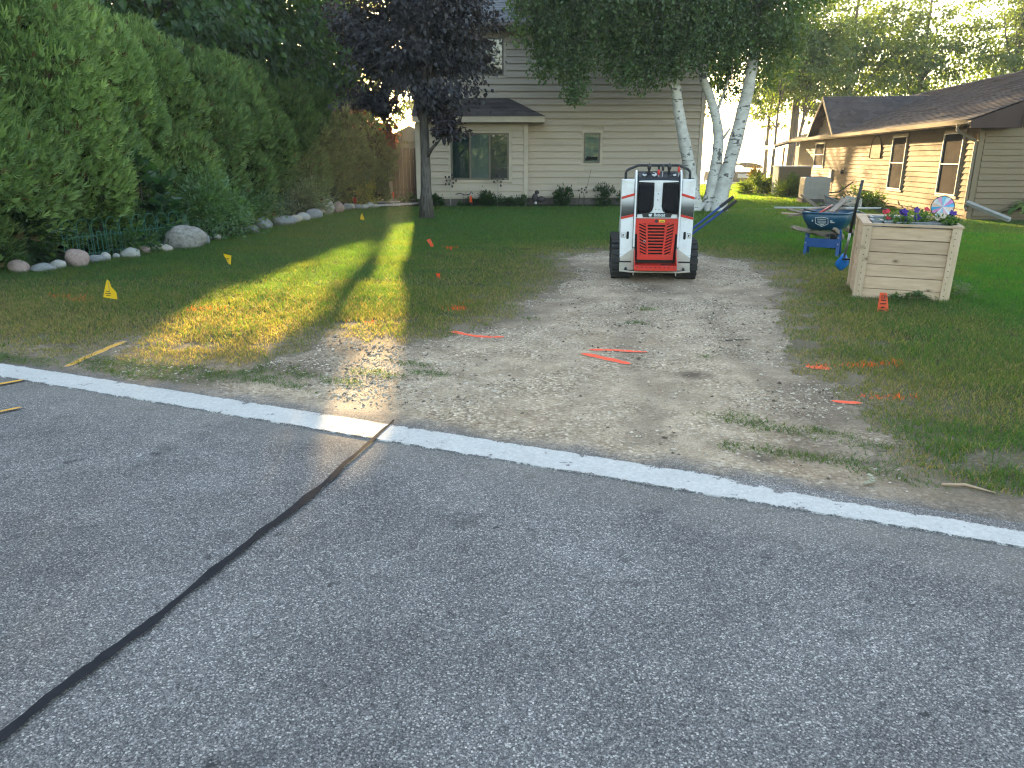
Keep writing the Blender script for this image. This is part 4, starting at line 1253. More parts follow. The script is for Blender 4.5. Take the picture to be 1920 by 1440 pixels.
# ------------------------------------------------------------------ brown house on the right
def brown_house():
    ang = -BH[2]
    h = thing('brown_house', 'low house with tan siding and brown shingle roof at right', 'house', (BH[0], BH[1], 0), ang)
    Lh, Wd, EZ = 20.7, 9.2, 2.34
    wall = MB().box(.0, Wd, .0, Lh, .0, EZ + .05).prism([(0, EZ), (Wd, EZ), (Wd / 2, EZ + Wd / 2 * .38)], 'y', 0.02, Lh).build('wall', MAT['vinyl'], h)
    wall['label'] = 'tan sided walls, the long one lit golden by the low sun'
    bm_ = board_mesh('vinyl_board', .150, .004, .030, MAT['vinyl'], .008, .018)
    # long wall faces -x
    wins = [(.82, 2.12, .54, 2.16), (5.02, 6.32, .54, 2.18), (15.3, 17.0, 1.16, 2.16)]
    cs = .07
    holes = [(a - cs, b + cs, c - cs, d + cs) for a, b, c, d in wins]
    siding(wall, .11, Lh - .1, .06, EZ - .05, .150, bm_, -.002, holes, lambda k: [3.1 + (k * 1.7) % 1.2, 10.2 + (k * 2.3) % 3.5], axis='y', sag=2)
    # gable wall faces -y
    gw = wall
    gwin = (3.05, 4.1, .85, 1.95)
    siding(gw, .11, Wd - .1, .06, EZ - .13, .150, bm_, -.002, [(gwin[0]-.08, gwin[1]+.08, gwin[2]-.08, gwin[3]+.08)], lambda k: [], axis='x')
    for (x, y) in ((-.035, -.035), (Wd - .1, -.035)):
        MB().box(x, x + .12, y, y + .12, .03, EZ - .03).build('corner_post', MAT['vinyl'], h, bevel=.006)
    MB().box(.02, Wd - .02, .02, Lh, -.3, .05).build('foundation', MAT['foundation'], h)
    fm = [MAT['galv'], MAT['gutter']]
    # windows built facing -y, then turned to face -x
    for (a, b, c, d), lb in zip(wins, ('tall narrow window nearest the corner downspout', 'tall narrow window beside the arched plaque', 'small window at the far end under the eave')):
        w = window(h, -(b - a) / 2, (b - a) / 2, c, d, 0, .035, fm, MAT['screen'], casing=cs, proud=.060, label=lb, rail=(c + d) / 2, pane='screen_pane')
        w.rotation_euler = (0, 0, R(-90)); w.location = (0, (a + b) / 2, 0)
    window(h, *gwin, 0, .05, fm, MAT['curtain'], casing=.06, proud=.04, label='white framed window on the gable wall at the edge')
    # arched plaque
    pts = [(-.60, 0)] + [(-.60 * math.cos(t), .14 + .62 * math.sin(t) ** .8) for t in [R(q) for q in range(0, 181, 12)]] + [(.60, 0)]
    pl = MB().prism(pts, 'x', -.05, -.015)
    o = pl.build('arched_plaque', MAT['vinyl'], h, bevel=.006, loc=(0, 8.05, 1.50))
    r = MB().tube([(-.05, p[0], p[1]) for p in pts], .018, 6).build('plaque_rim', MAT['brown'], o)
    # boards and battens in the gable top
    g = MB()
    for k in range(31):
        x = .35 + k * .29
        zt = EZ + min(x, Wd - x) * .38 - .06
        if zt > EZ - .05: g.box(x, x + .26, -.03, -.004, EZ - .11, zt)
    g.build('gable_boards', MAT['brown'], h)
    # roof
    ov, fo = .46, .50                         # eave and front overhang
    s = .38
    z0 = EZ + .07; ez = z0 - 0.0
    zr = EZ + .07 + s * (Wd / 2 + ov)
    xr = Wd / 2
    rf = MB().add([(-ov, -fo, ez-.03), (xr, -fo, zr-.03), (Wd+ov, -fo, ez-.03), (-ov, Lh+.3, ez-.03), (xr, Lh+.3, zr-.03), (Wd+ov, Lh+.3, ez-.03)], [(0, 1, 4, 3), (1, 2, 5, 4)]).build('roof', MAT['shingle_brown'], h)
    roof_courses('shingle_course', (-ov - .03, Lh + .3, ez), (-ov - .03, -fo - .02, ez), (xr, -fo - .02, zr), (xr, Lh + .3, zr), .15, MAT['shingle_brown'], rf, .022)
    MB().tube([(xr, -fo - .02, zr + .0), (xr, Lh + .3, zr + .0)], .06, 6).build('ridge_cap', MAT['shingle_brown'], rf)
    MB().box(-ov, -.012, -fo + .02, Lh + .28, EZ - .035, EZ - .015).build('soffit', MAT['gutter'], rf)
    MB().box(-ov - .012, -ov + .015, -fo, Lh + .3, EZ - .06, ez - .02).build('fascia', MAT['gutter'], rf)
    # rake boards and eave return at the front
    for sx in (0, 1):
        X = lambda q: q if not sx else Wd - q
        MB().prism([(X(-ov - .02), ez - .02), (X(xr), zr - .02), (X(xr), zr - .30), (X(.62), EZ - .02 + .16), (X(.62), EZ - .13), (X(-ov - .02), EZ - .13)], 'y', -fo - .03, -fo).build('rake_board', MAT['brown'], rf)
    MB().box(-ov + .01, .60, -fo + .002, -.035, EZ - .125, EZ - .085).build('eave_return', MAT['brown'], rf)
    MB().add([(-ov, -fo, ez - .16), (xr, -fo, zr - .2), (xr, -.03, zr - .2), (-ov, -.03, ez - .16), (Wd + ov, -fo, ez - .16), (Wd + ov, -.03, ez - .16)], [(0, 1, 2, 3), (1, 4, 5, 2)]).build('rake_soffit', MAT['brown'], rf)
    # gutter and downspout
    gp = [(-ov - .015, EZ - .03), (-ov - .09, EZ - .03), (-ov - .125, EZ + .075), (-ov - .11, EZ + .075), (-ov - .08, EZ - .015), (-ov - .015, EZ - .015)]
    MB().prism(gp, 'y', -fo + .02, Lh + .25).build('gutter', MAT['gutter'], rf)
    d = MB()
    def pipe(pts, w=.034):
        for a, b in zip(pts[:-1], pts[1:]): d.tube([a, b], w * 1.3, 4)
    pipe([(-ov - .07, .10, EZ - .02), (-ov - .07, .10, EZ - .16), (-.07, .04, EZ - .42), (-.07, .04, .30), (-.07, -.06, .22)])
    d.build('downspout', MAT['gutter'], h, fix=False)
    ex = MB().tube([(-.07, -.05, .42), (.55, -1.05, .07)], [.06, .06], 4).build('downspout_extension', MAT['galv'], h)
    # roof vents
    for (x, y, zz, hh) in ((xr - .55, 1.9, zr - .24, .42), (xr - .35, .6, zr - .15, .50)):
        v = MB().tube([(x, y, zz - .05), (x, y, zz + hh)], .07, 10)
        v.tube([(x, y, zz + hh), (x, y, zz + hh + .03), (x, y, zz + hh + .14)], [.13, .12, .01], 10)
        v.build('roof_vent', MAT['white_metal'], rf, fix=False)
    # cross gable over the far part of the long wall
    yc, hw, gz = 14.6, 2.35, 1.62
    px0 = -ov - .05
    zg = ez + gz
    xd = (zg - ez) / s - ov                  # where its ridge runs into the main slope
    cg = MB().prism([(yc - hw + .3, EZ), (yc + hw - .3, EZ), (yc, zg - .24)], 'x', -.10, .2).build('cross_gable', MAT['vinyl'], h)
    siding(cg, yc - hw + .5, yc + hw - .5, EZ + .05, EZ + .55, .150, bm_, -.105, [], None, axis='y')
    siding(cg, yc - hw + 1.15, yc + hw - 1.15, EZ + .50, EZ + 1.0, .150, bm_, -.105, [], None, axis='y')
    for a, b in ((yc - hw, 1), (yc + hw, -1)):
        e0, top = (px0, a, ez), (px0, yc, zg)
        roof_courses('shingle_course', (px0, a, ez + .012), ((ez - ez) / s - ov + .02, a, ez + .012), (xd, yc, zg), (px0, yc, zg), .15, MAT['shingle_brown'], cg, .022)
        MB().prism([(a, ez), (yc, zg), (yc, zg - .17), (a + b * .13, ez - .06)], 'x', px0 - .03, px0).build('rake_board', MAT['gutter'], cg)
    # porch roof beyond the far end
    MB().prism([(-1.15, EZ - .22), (1.6, EZ + .55), (1.6, EZ + .45), (-1.15, EZ - .32)], 'y', Lh + .31, Lh + 3.4).build('porch_roof', MAT['shingle_brown'], h)
    MB().box(-1.19, -1.15, Lh + .25, Lh + 3.4, EZ - .36, EZ - .18).build('porch_fascia', MAT['gutter'], h)
    MB().box(.3, .42, Lh + .5, Lh + .62, 0, EZ - .1).box(-.2, -.1, Lh + 3.1, Lh + 3.2, 0, EZ - .25).build('porch_post', MAT['gutter'], h)
    MB().box(.5, 3, Lh + .1, Lh + 3.3, 0, EZ - .2).build('porch_wall', MAT['vinyl'], h)
    # wall lamp and meter
    MB().sphere((-.09, 11.9, .98), .085, (.8, 1, 1.2), 10).box(-.05, -.01, 11.84, 11.96, .92, 1.1).build('wall_lamp', MAT['black'], h, True, fix=False)
    MB().box(-.10, -.01, 13.5, 13.85, .55, 1.05).tube([(-.06, 13.65, .55), (-.06, 13.65, .1)], .025, 6).build('meter_box', MAT['galv'], h)
    return h
brown_house()

# ------------------------------------------------------------------ gate, shed and small structures
def gate():
    t = thing('board_fence', 'brown vertical board fence between hedge and beige house', 'fence', (-4.42, 28.6, 0))
    for k in range(9):
        b = MB().box(0, .125, 0, .022, .06, 1.86 + .02 * math.sin(k * 2.1))
        b.build('fence_board', MAT['fence_brown'], t, loc=(k * .136, random.uniform(-.004, .004), 0), bevel=.003)
    MB().box(0, 1.22, .024, .062, .35, .44).box(0, 1.22, .024, .062, 1.45, 1.54).build('rail', MAT['fence_brown'], t)
    MB().box(.02, .20, -.05, -.005, 1.05, 1.10).build('latch', MAT['white_metal'], t)
    s = thing('white_shed', 'small white roofed shed just visible behind the fence', 'shed', (-4.9, 34.0, 0))
    MB().box(-.6, 1.6, 0, 2.4, 0, 2.2).build('wall', MAT['shed_wall'], s)
    MB().prism([(-.8, 2.2), (1.8, 2.2), (.5, 2.85)], 'y', -.3, 2.6).build('roof', MAT['galv'], s)
    b = thing('garden_edging_board', 'pale board lying on the pebbles by the fence', 'board', (-4.5, 26.6, .03), R(18))
    MB().box(-.62, .62, -.045, .045, 0, .05).build('plank', MAT['galv'], b, bevel=.005)
gate()

def utility():
    ang = -BH[2]
    t = thing('utility_enclosure', 'pale low enclosure wall standing out from the brown house', 'enclosure', (11.15, 32.3, 0), ang)
    MB().box(0, 1.25, 0, .12, 0, 1.15).build('front_panel', MAT['vinyl'], t, bevel=.005)
    MB().box(-.03, .10, .122, 1.4, 0, 1.15).build('side_panel', MAT['shed_wall'], t, bevel=.005)  # paler side and cap put the sunlit look into the material
    MB().box(-.06, 1.25, -.05, 1.42, 1.152, 1.20).build('top_cap', MAT['shed_wall'], t, bevel=.005)
    a = thing('air_conditioner', 'grey boxy air conditioner beside the golden wall', 'air conditioner', (10.35, 27.3, 0), ang)
    MB().box(0, .86, 0, .86, .12, .86).build('case', MAT['galv'], a, bevel=.02)
    MB().box(-.04, .9, -.04, .9, 0, .118).build('pad', MAT['foundation'], a)
    g = MB()
    for k in range(12): g.box(.05, .81, -.014, -.002, .19 + k * .05, .21 + k * .05)
    for k in range(12): g.box(-.014, -.002, .05, .81, .19 + k * .05, .21 + k * .05)
    g.build('louvre_panel', MAT['galv'], a)
    MB().tube([(.43 + .36 * math.cos(q * .2617), .43 + .36 * math.sin(q * .2617), .868) for q in range(25)], .012, 5).tube([(.1, .43, .868), (.76, .43, .868)], .01, 5).build('fan_guard', MAT['black'], a)
    MB().tube([(.8, .5, .3), (1.3, .5, .35), (1.75, .5, .7)], .025, 6).build('refrigerant_pipe', MAT['black'], a)
utility()

def picket_edging():
    t = thing('picket_edging', 'low white wire picket edging around plants by the golden wall', 'edging', (10.9, 23.9, 0), R(79))
    for k in range(30):
        MB().box(k * .075, k * .075 + .022, 0, .012, 0, .30).build('picket', MAT['white_metal'], t)
    MB().box(0, 2.2, .014, .024, .08, .10).box(0, 2.2, .014, .024, .22, .24).build('rail', MAT['white_metal'], t)
picket_edging()

def mulch_strip():
    c, s = math.cos(-BH[2]), math.sin(-BH[2])
    pts = [(-.02, 5.5), (-.9, 6.5), (-1.3, 9), (-1.6, 12.5), (-1.0, 15), (-.02, 15.5)]
    V = [(BH[0] + c * x - s * y, BH[1] + s * x + c * y, .02) for x, y in pts]
    o = MB().add(V, [tuple(range(len(V)))]).build('mulch_bed', MAT['mulch'])
    tag(o, kind='structure')
mulch_strip()

def wire_fence(x, y, rz, n, label):
    t = thing('wire_fence', label, 'garden fence', (x, y, 0), rz)
    for k in range(n):
        a = k * .27
        hoop = MB()
        for (w, hh, o) in ((.23, .62, 0), (.09, .42, .07)):
            pts = [(a + o, 0, 0), (a + o, 0, hh - w / 2)] + [(a + o + w/2 - w/2 * math.cos(q), 0, hh - w/2 + w/2 * math.sin(q)) for q in [R(v) for v in range(20, 180, 20)]] + [(a + o + w, 0, hh - w/2), (a + o + w, 0, 0)]
            hoop.tube(pts, .0042, 5, cap=False)
        hoop.build('hoop', MAT['green_wire'], t, fix=False)
    r = MB()
    for z in (.10, .36): r.tube([(0, .004, z), (n * .27, .004, z)], .004, 5)
    r.build('cross_wire', MAT['green_wire'], t, fix=False)
wire_fence(-6.62, 11.15, R(72), 9, 'green hooped wire fence in front of the peony bush')
wire_fence(-6.15, 20.0, R(78), 5, 'green hooped wire fence by the far shrubs of the hedge')

# ------------------------------------------------------------------ boulders along the bed
STONES = [        # x, y, width, height, kind, label
    (-6.75, 10.16, 0.30, 0.18, 'pink', 'rounded pink stone at the road end of the stone row'),
    (-6.49, 10.26, 0.33, 0.12, 'grey', 'flat blue grey speckled stone, second from the road end'),
    (-6.44, 10.56, 0.23, 0.13, 'white', 'cream oval stone, third from the road end'),
    (-6.31, 10.78, 0.33, 0.26, 'pink', 'tall pink stone, fourth from the road end'),
    (-6.27, 11.24, 0.28, 0.12, 'grey', 'low grey stone just past the tall pink one'),
    (-6.21, 11.42, 0.15, 0.14, 'white', 'small whitish stone leaning on the low grey one'),
    (-6.20, 11.74, 0.12, 0.08, 'white', 'tiny pale stone half hidden by grass near the wire fence'),
    (-6.03, 11.80, 0.31, 0.16, 'white', 'smooth white stone in front of the wire fence'),
    (-6.06, 12.35, 0.23, 0.13, 'pink', 'brownish pink stone between the white one and the flat tan one'),
    (-5.91, 12.64, 0.39, 0.11, 'tan', 'flat tan stone at the foot of the great boulder'),
    (-5.70, 12.95, 0.74, 0.41, 'boulder', 'great grey streaked boulder, largest of the row'),
    (-5.66, 13.69, 0.30, 0.23, 'grey', 'grey stone leaning on the right side of the great boulder'),
    (-5.75, 14.72, 0.17, 0.09, 'tan', 'small stone under the round light green shrub'),
    (-5.52, 16.03, 0.35, 0.14, 'grey', 'dull flat stone at the near end of the far half of the row'),
    (-5.59, 17.04, 0.37, 0.23, 'grey', 'speckled grey stone below a red flag'),
    (-5.42, 17.88, 0.60, 0.21, 'grey', 'long flat grey slab in the far half of the row'),
    (-5.36, 18.80, 0.33, 0.17, 'tan', 'tan stone just past the long grey slab'),
    (-5.31, 19.30, 0.37, 0.20, 'white', 'white stone above the tan one past the long slab'),
    (-5.22, 20.01, 0.47, 0.24, 'grey', 'broad light grey stone with a red flag behind it'),
    (-5.37, 21.37, 0.31, 0.19, 'tan', 'stone wedged behind the broad light grey one'),
    (-5.26, 21.58, 0.44, 0.39, 'white', 'tallest pale round stone of the far half of the row'),
    (-5.09, 22.24, 0.36, 0.30, 'pink', 'pink round stone beside the tallest pale one'),
    (-5.06, 23.42, 0.31, 0.19, 'grey', 'grey stone just past the pink round one'),
    (-5.00, 23.93, 0.17, 0.16, 'tan', 'small upright tan stone near the far end'),
    (-4.82, 23.93, 0.28, 0.13, 'grey', 'flat stone in front of a far red flag'),
    (-4.62, 23.93, 0.23, 0.13, 'white', 'little white stone, third from the far end'),
    (-4.55, 24.46, 0.25, 0.17, 'white', 'bright stone under the far yellow flag'),
    (-4.38, 24.46, 0.20, 0.11, 'tan', 'last little stone, where the pebbles start'),
]
def stones():
    for i, (x, y, W2, H2, kind, label) in enumerate(STONES):
        bm = bmesh.new()
        bmesh.ops.create_icosphere(bm, subdivisions=3 if W2 < .7 else 4, radius=1)
        for v in bm.verts:
            p = v.co.copy()
            q = 1 + .20 * mnoise.noise(p * 1.3 + Vector((i * 7.1, 0, 0))) + .08 * mnoise.noise(p * 3.1 + Vector((0, i * 3.3, 0))) + .03 * mnoise.noise(p * 8 + Vector((0, 0, i)))
            # blunt facets
            for fz in range(4):
                d = Vector((math.sin(i * 2.3 + fz * 1.9), math.cos(i * 1.1 + fz * 2.7), math.sin(fz * 1.3 + i) * .8)).normalized()
                e = p.dot(d) * q
                if e > .78: q *= .78 / e * .6 + .4
            v.co = p * q
        bmesh.ops.recalc_face_normals(bm, faces=bm.faces)
        me = bpy.data.meshes.new('stone'); bm.to_mesh(me); bm.free()
        me.polygons.foreach_set('use_smooth', [True] * len(me.polygons))
        me.materials.append(STONE[kind])
        dp = max(H2 * .55, W2 * .38)
        name = 'boulder' if W2 > .7 else 'stone'
        o = link_mesh(name, me, None, (x, y + dp * .8, H2 * .36), (0, 0, R(i * 37 % 40 - 20)), (W2 / 2, dp, H2 * .62))
        tag(o, label, 'stone', 'stones edging the planting bed')
stones()

# ------------------------------------------------------------------ marking flags
def flag(x, y, hw, shape, col, label, rz=0, tilt=0, lean=0, lines=0, group='marking flags', txt=None):
    """shape: outline in the flag's own plane, x from the wire, z above ground"""
    t = thing('marking_flag', label, 'marking flag', (x, y, 0), 0, group, rot=(tilt, lean, rz))
    MB().tube([(0, 0, -.05), (0, 0, hw)], .0022, 5).build('wire', MAT['wire'], t)
    # curved sheet, thin but real
    n = 6
    V, F = [], []
    xs = [p[0] for p in shape]; W_ = max(xs) - min(xs) + 1e-6
    me_pts = []
    for s_ in (0, 1):
        for (a, z) in shape:
            V.append((a, .012 * math.sin((a - min(xs)) / W_ * 4.2) + .0015 * s_, z))
    m = len(shape)
    F = [tuple(range(m))[::-1], tuple(range(m, 2 * m))] + [(i, (i+1) % m, (i+1) % m + m, i + m) for i in range(m)]
    me = bpy.data.meshes.new('flag_sheet'); me.from_pydata(V, [], F)
    ca = me.color_attributes.new('col', 'FLOAT_COLOR', 'POINT')
    for q in ca.data: q.color = (*col, 1)
    me.materials.append(MAT['flag_yellow'])
    o = link_mesh('flag_sheet', me, t)
    if txt:
        x0, z0, w, hh = txt[0]
        for i, s_ in enumerate(txt[1:]):
            if not isinstance(s_, str):                      # print too small to read
                MB().box(x0 - w * s_ / 2, x0 + w * s_ / 2, -.0155, -.014, z0 - i * hh, z0 - i * hh + hh * .28).build('lettering', MAT['ink'], o)
            if isinstance(s_, str):
                tm = text_mesh(s_, hh * (1.25 if i == 0 else .8), .0004, .0006); tm.materials.clear(); tm.materials.append(MAT['ink'])
                wid = max(v.co.x for v in tm.vertices) - min(v.co.x for v in tm.vertices)
                sc = min(1.25, w / max(wid, 1e-4))
                link_mesh('lettering', tm, o, (x0, -.014, z0 - i * hh), (R(90), 0, 0), (sc, 1, 1))
    return t

YEL, ORG, RED = (.85, .60, .01), (.90, .14, .04), (.50, .02, .02)
flag(-4.31, 7.94, .24, [(-.012, .262), (.012, .245), (.022, .185), (.075, .130), (.075, .050), (-.075, .075), (-.050, .165), (-.022, .245)], YEL, 'large yellow flag nearest the road on the left lawn', R(3), txt=[(-.012, .135, .06, .022), .5, 1.0, .7])
flag(-4.06, 10.73, .17, [(-.062, .20), (.062, .175), (.035, .045), (-.005, .05)], YEL, 'yellow flag hanging pointed end down, second from the road', R(-4), txt=[(0, .13, .05, .020), 1.0, .6])
flag(-3.63, 18.49, .24, [(0, .25), (.055, .08), (.01, .07), (-.06, .09)], YEL, 'yellow flag on the lawn in front of the purple tree', R(5))
flag(-4.66, 25.3, .25, [(0, .26), (.06, .12), (.02, .08), (-.05, .1)], YEL, 'yellow flag behind the far end of the stone row')
flag(-4.45, 27.6, .25, [(0, .26), (.04, .10), (-.02, .08)], YEL, 'small yellow flag near the brown fence')
flag(-1.43, 13.1, .16, [(-.05, .15), (.015, .17), (.075, .04), (.025, .02)], ORG, 'tilted orange flag alone on the middle of the lawn', R(8))
flag(-1.03, 12.6, .09, [(-.02, .085), (.03, .08), (.012, .01)], ORG, 'tiny orange flag low in the grass right of the tilted one')
flag(-.95, 9.6, .10, [(-.03, .09), (.03, .085), (.02, .02), (-.01, .01)], ORG, 'low orange flag on the lawn nearest the gravel drive')
flag(-1.36, 25.3, .30, [(-.03, .34), (.035, .32), (.055, .10), (-.045, .12)], ORG, 'orange flag against the foot of the beige house')
flag(-4.35, 28.2, .33, [(-.03, .34), (.03, .32), (.03, .12), (-.03, .14)], ORG, 'orange flag in front of the brown fence')
flag(3.75, 7.45, .20, [(-.048, .208), (.022, .205), (.058, .018), (-.052, 0.0)], (.90, .17, .07), 'orange printed flag in front of the wooden planter', R(-6), txt=[(-.008, .165, .06, .036), 'CODY', .8, .95, .6, .9])
for x, y, s_, lb in ((-5.60, 18.0, .30, 'red flag at the near end of the far stones'), (-5.42, 21.9, .34, 'red flag behind the broad light grey stone'), (-6.9, 14.6, .30, 'red flag peeping over the great boulder'), (-5.05, 24.6, .28, 'red flag below the yellow green shrub'), (-5.7, 24.2, .26, 'dark red flag deep in the far shrubs')):
    flag(x, y, s_, [(-.03, s_ + .0), (.02, s_ + .05), (.075, s_ - .16), (-.03, s_ - .12)], RED, lb, R(random.uniform(-15, 15)))

# ------------------------------------------------------------------ compact track loader
def mat_fade():
    """printed band that fades from white to black, top to bottom"""
    m, N, L, P = nodes('fading_band')
    sep = N.new('ShaderNodeSeparateXYZ'); L.new(objvec(N, L), sep.inputs[0])
    mr = N.new('ShaderNodeMapRange'); L.new(sep.outputs[2], mr.inputs[0]); mr.inputs[1].default_value = .84; mr.inputs[2].default_value = 1.02
    L.new(ramp(N, L, mr.outputs[0], [(0.0, 0.02), (0.45, 0.10), (1.0, 0.62)]), P.inputs['Base Color'])
    P.inputs['Roughness'].default_value = .4
    return m

def loader():
    t = thing('track_loader', 'white and red stand-on track loader parked on the gravel drive', 'loader', (1.805, 9.50, .0), R(-6))
    fade = mat_fade()
    Wt, rd, y0, y1 = .245, .25, .24, 1.25
    tb = MB().box(-Wt / 2, Wt / 2, -.027, .027, 0, .026).mesh('tread_block', MAT['rubber'])
    def stad(r, q=14):
        return [(y0 + r * math.cos(a), rd + r * math.sin(a)) for a in [R(90 + 180 * i / q) for i in range(q + 1)]] + [(y1 + r * math.cos(a), rd + r * math.sin(a)) for a in [R(-90 + 180 * i / q) for i in range(q + 1)]]
    for sx in (-1, 1):
        xc = sx * .415
        o_, i_ = stad(.226), stad(.196)
        n = len(o_)
        mb = MB()
        V = [(x, *p) for x in (-Wt/2 + .004, Wt/2 - .004) for ring in (o_, i_) for p in ring]
        F = []
        for k in range(n):
            k2 = (k + 1) % n
            F += [(k, k2, 2*n + k2, 2*n + k), (n + k, 3*n + k, 3*n + k2, n + k2), (k, n + k, n + k2, k2), (2*n + k, 2*n + k2, 3*n + k2, 3*n + k)]
        trk = mb.add(V, F).build('track', MAT['rubber'], t, loc=(xc, 0, 0))
        per = 2 * (y1 - y0) + 2 * math.pi * .226
        nb = 40
        for k in range(nb):
            s = per * k / nb; Ls = y1 - y0; Lc = math.pi * .226
            if s < Ls: p, a = (y1 - s, rd - .226), 180.0
            elif s < Ls + Lc:
                u = (s - Ls) / .226; p, a = (y0 - .226 * math.sin(u), rd - .226 * math.cos(u)), 180 - math.degrees(u)
            elif s < 2 * Ls + Lc: p, a = (y0 + s - Ls - Lc, rd + .226), 0.0
            else:
                u = (s - 2 * Ls - Lc) / .226; p, a = (y1 + .226 * math.sin(u), rd + .226 * math.cos(u)), -math.degrees(u)
            link_mesh('tread_block', tb, trk, (0, *p), (R(a), 0, 0))
        for (y, r) in ((y0, .19), (y1, .19), (.58, .09), (.78, .09), (.98, .09)):
            z = rd if r > .1 else .145
            MB().tube([(-Wt * .40, y, z), (Wt * .40, y, z)], r, 18).build('track_wheel', MAT['black'], trk, fix=False)
        # upright tower: boxy white post, cream foot, flared inner plate
        X = lambda v: sx * v
        tw = MB().prism([(X(.285), .30), (X(.443), .30), (X(.450), 1.20), (X(.445), 1.252), (X(.292), 1.252)], 'y', 0, .30).build('tower', MAT['white'], t, bevel=.008)
        MB().prism([(X(.262), .425), (X(.4415), .295), (X(.441), .137), (X(.262), .137)], 'y', -.012, .24).build('foot_plate', MAT['cream_steel'], tw, bevel=.006)  # shading of the bent foot is put into its cream colour
        MB().prism([(X(.296), 1.20), (X(.446), 1.246), (X(.292), 1.246)], 'y', -.009, -.001).build('tower_gusset', MAT['white'], tw)
        MB().prism([(-.035, .43), (-.035, 1.14), (0, 1.25), (.06, 1.345), (.11, 1.362), (.16, 1.345), (.30, 1.26), (.30, .43)], 'x', X(.262), X(.284)).build('side_plate', MAT['white'], tw, bevel=.004)
        for (za, zb, th) in ((1.03, 1.075, .030), (.785, .822, .028)):
            MB().prism([(X(.444), za - th/2), (X(.287), zb - th/2), (X(.287), zb + th/2), (X(.444), za + th/2)], 'y', -.006, -.0005).build('red_stripe', MAT['red'], tw)
        MB().prism([(X(.444), .801), (X(.287), .837), (X(.287), 1.058), (X(.444), 1.014)], 'y', -.004, -.0005).build('fading_band', fade, tw)
        s_ = [(X(.352 + .016 * math.cos(a)), .575 + (.032 if math.sin(a) > 0 else -.032) + .016 * math.sin(a)) for a in [R(q) for q in range(0, 360, 24)]]
        MB().prism(s_, 'y', -.003, .0).build('slot', MAT['dark_void'], tw)  # near-black patch stands in for the shade in the slot
        st = MB()
        cx = X(.405)
        for b in ((-.024, .024, .026, .029), (-.024, .024, -.029, -.026), (-.024, -.021, -.026, .026), (.021, .024, -.026, .026), (-.010, .002, -.012, .012), (.002, .010, .002, .012), (-.014, .012, -.018, -.015)):
            st.box(cx + b[0], cx + b[1], -.003, -.0005, .575 + b[2], .575 + b[3])
        st.build('warning_sticker', MAT['ink'], tw)
        MB().tube([(X(.36), -.016, .165), (X(.36), -.005, .165)], .014, 8).tube([(X(.36), -.03, .15), (X(.36), -.014, .15)], .02, 6).build('bolt', MAT['black'], tw, fix=False)
        # lift arm running forward from the top of the tower
        MB().prism([(.18, 1.20), (.34, 1.24), (.95, .98), (1.55, .62), (1.60, .50), (1.48, .46), (.90, .82), (.20, 1.08)], 'x', X(.33), X(.41)).build('lift_arm', MAT['white'], t, bevel=.01)
        MB().tube([(X(.37), .34, .85), (X(.37), .95, .90)], .035, 10).build('lift_cylinder', MAT['black'], t, True, fix=False)
    # body between the tracks
    MB().box(-.27, .27, .12, 1.30, .16, .78).prism([(.32, .78), (.40, 1.18), (.75, 1.10), (1.28, .86), (1.30, .78)], 'x', -.26, .26).build('engine_body', MAT['black'], t, bevel=.015)
    MB().box(-.262, .262, .031, .30, .78, 1.22).build('back_panel', MAT['black'], t, bevel=.004)
    tp = [(-.062, 1.242), (-.24, 1.236), (-.24, 1.222), (-.052, 1.214), (-.050, .93), (-.066, .872), (-.11, .843), (-.255, .830), (-.255, .785), (.255, .785), (.255, .830), (.11, .843), (.066, .872), (.050, .93), (.052, 1.214), (.24, 1.222), (.24, 1.236), (.062, 1.242)]
    cp = MB().prism(tp, 'y', -.008, .03).build('centre_plate', MAT['white'], t, bevel=.004)
    for (x, z) in ((0, 1.08), (-.004, 1.01), (-.022, .893), (.018, .893)):
        MB().tube([(x, -.014, z), (x, -.006, z)], .009, 8).build('bolt', MAT['galv'], cp, fix=False)
    for sx in (-1, 1):
        pd = MB().prism([(sx * .064, 1.205), (sx * .235, 1.205), (sx * .245, .90), (sx * .225, .852), (sx * .10, .866), (sx * .066, .90)], 'y', -.055, .03)
        pd.build('pad', MAT['pad'], t, bevel=.022)
        MB().prism([(-.03, .80), (-.03, 1.13), (.01, 1.24), (.05, 1.30), (.2, 1.30), (.2, .80)], 'x', sx * .247, sx * .261).build('pad_wing', MAT['black'], t, bevel=.003)
    bd = MB().prism([(-.192, .852), (.186, .852), (.166, .797), (-.172, .797)], 'y', -.018, -.009).build('badge', MAT['black'], t, bevel=.003)
    tm = text_mesh('Bobcat', .052, .0008, .0016, 1.02); tm.materials.clear(); tm.materials.append(MAT['lettering'])
    link_mesh('lettering', tm, bd, (.028, -.0195, .826), (R(90), 0, 0), (.92, 1, 1))
    cat = [(-.104, .845), (-.096, .838), (-.082, .838), (-.074, .845), (-.066, .838), (-.063, .825), (-.070, .818), (-.072, .808), (-.080, .805), (-.085, .812), (-.095, .806), (-.098, .816), (-.106, .822)]
    MB().prism(cat, 'y', -.0200, -.0185).build('emblem', MAT['lettering'], bd)
    # red grille door
    gr = MB()
    def bar(p, a=-.012, b=.022): gr.prism(p, 'y', a, b)
    bar([(-.262, .782), (.262, .782), (.262, .722), (-.262, .722)])
    bar([(-.225, .338), (.225, .338), (.225, .272), (-.225, .272)])
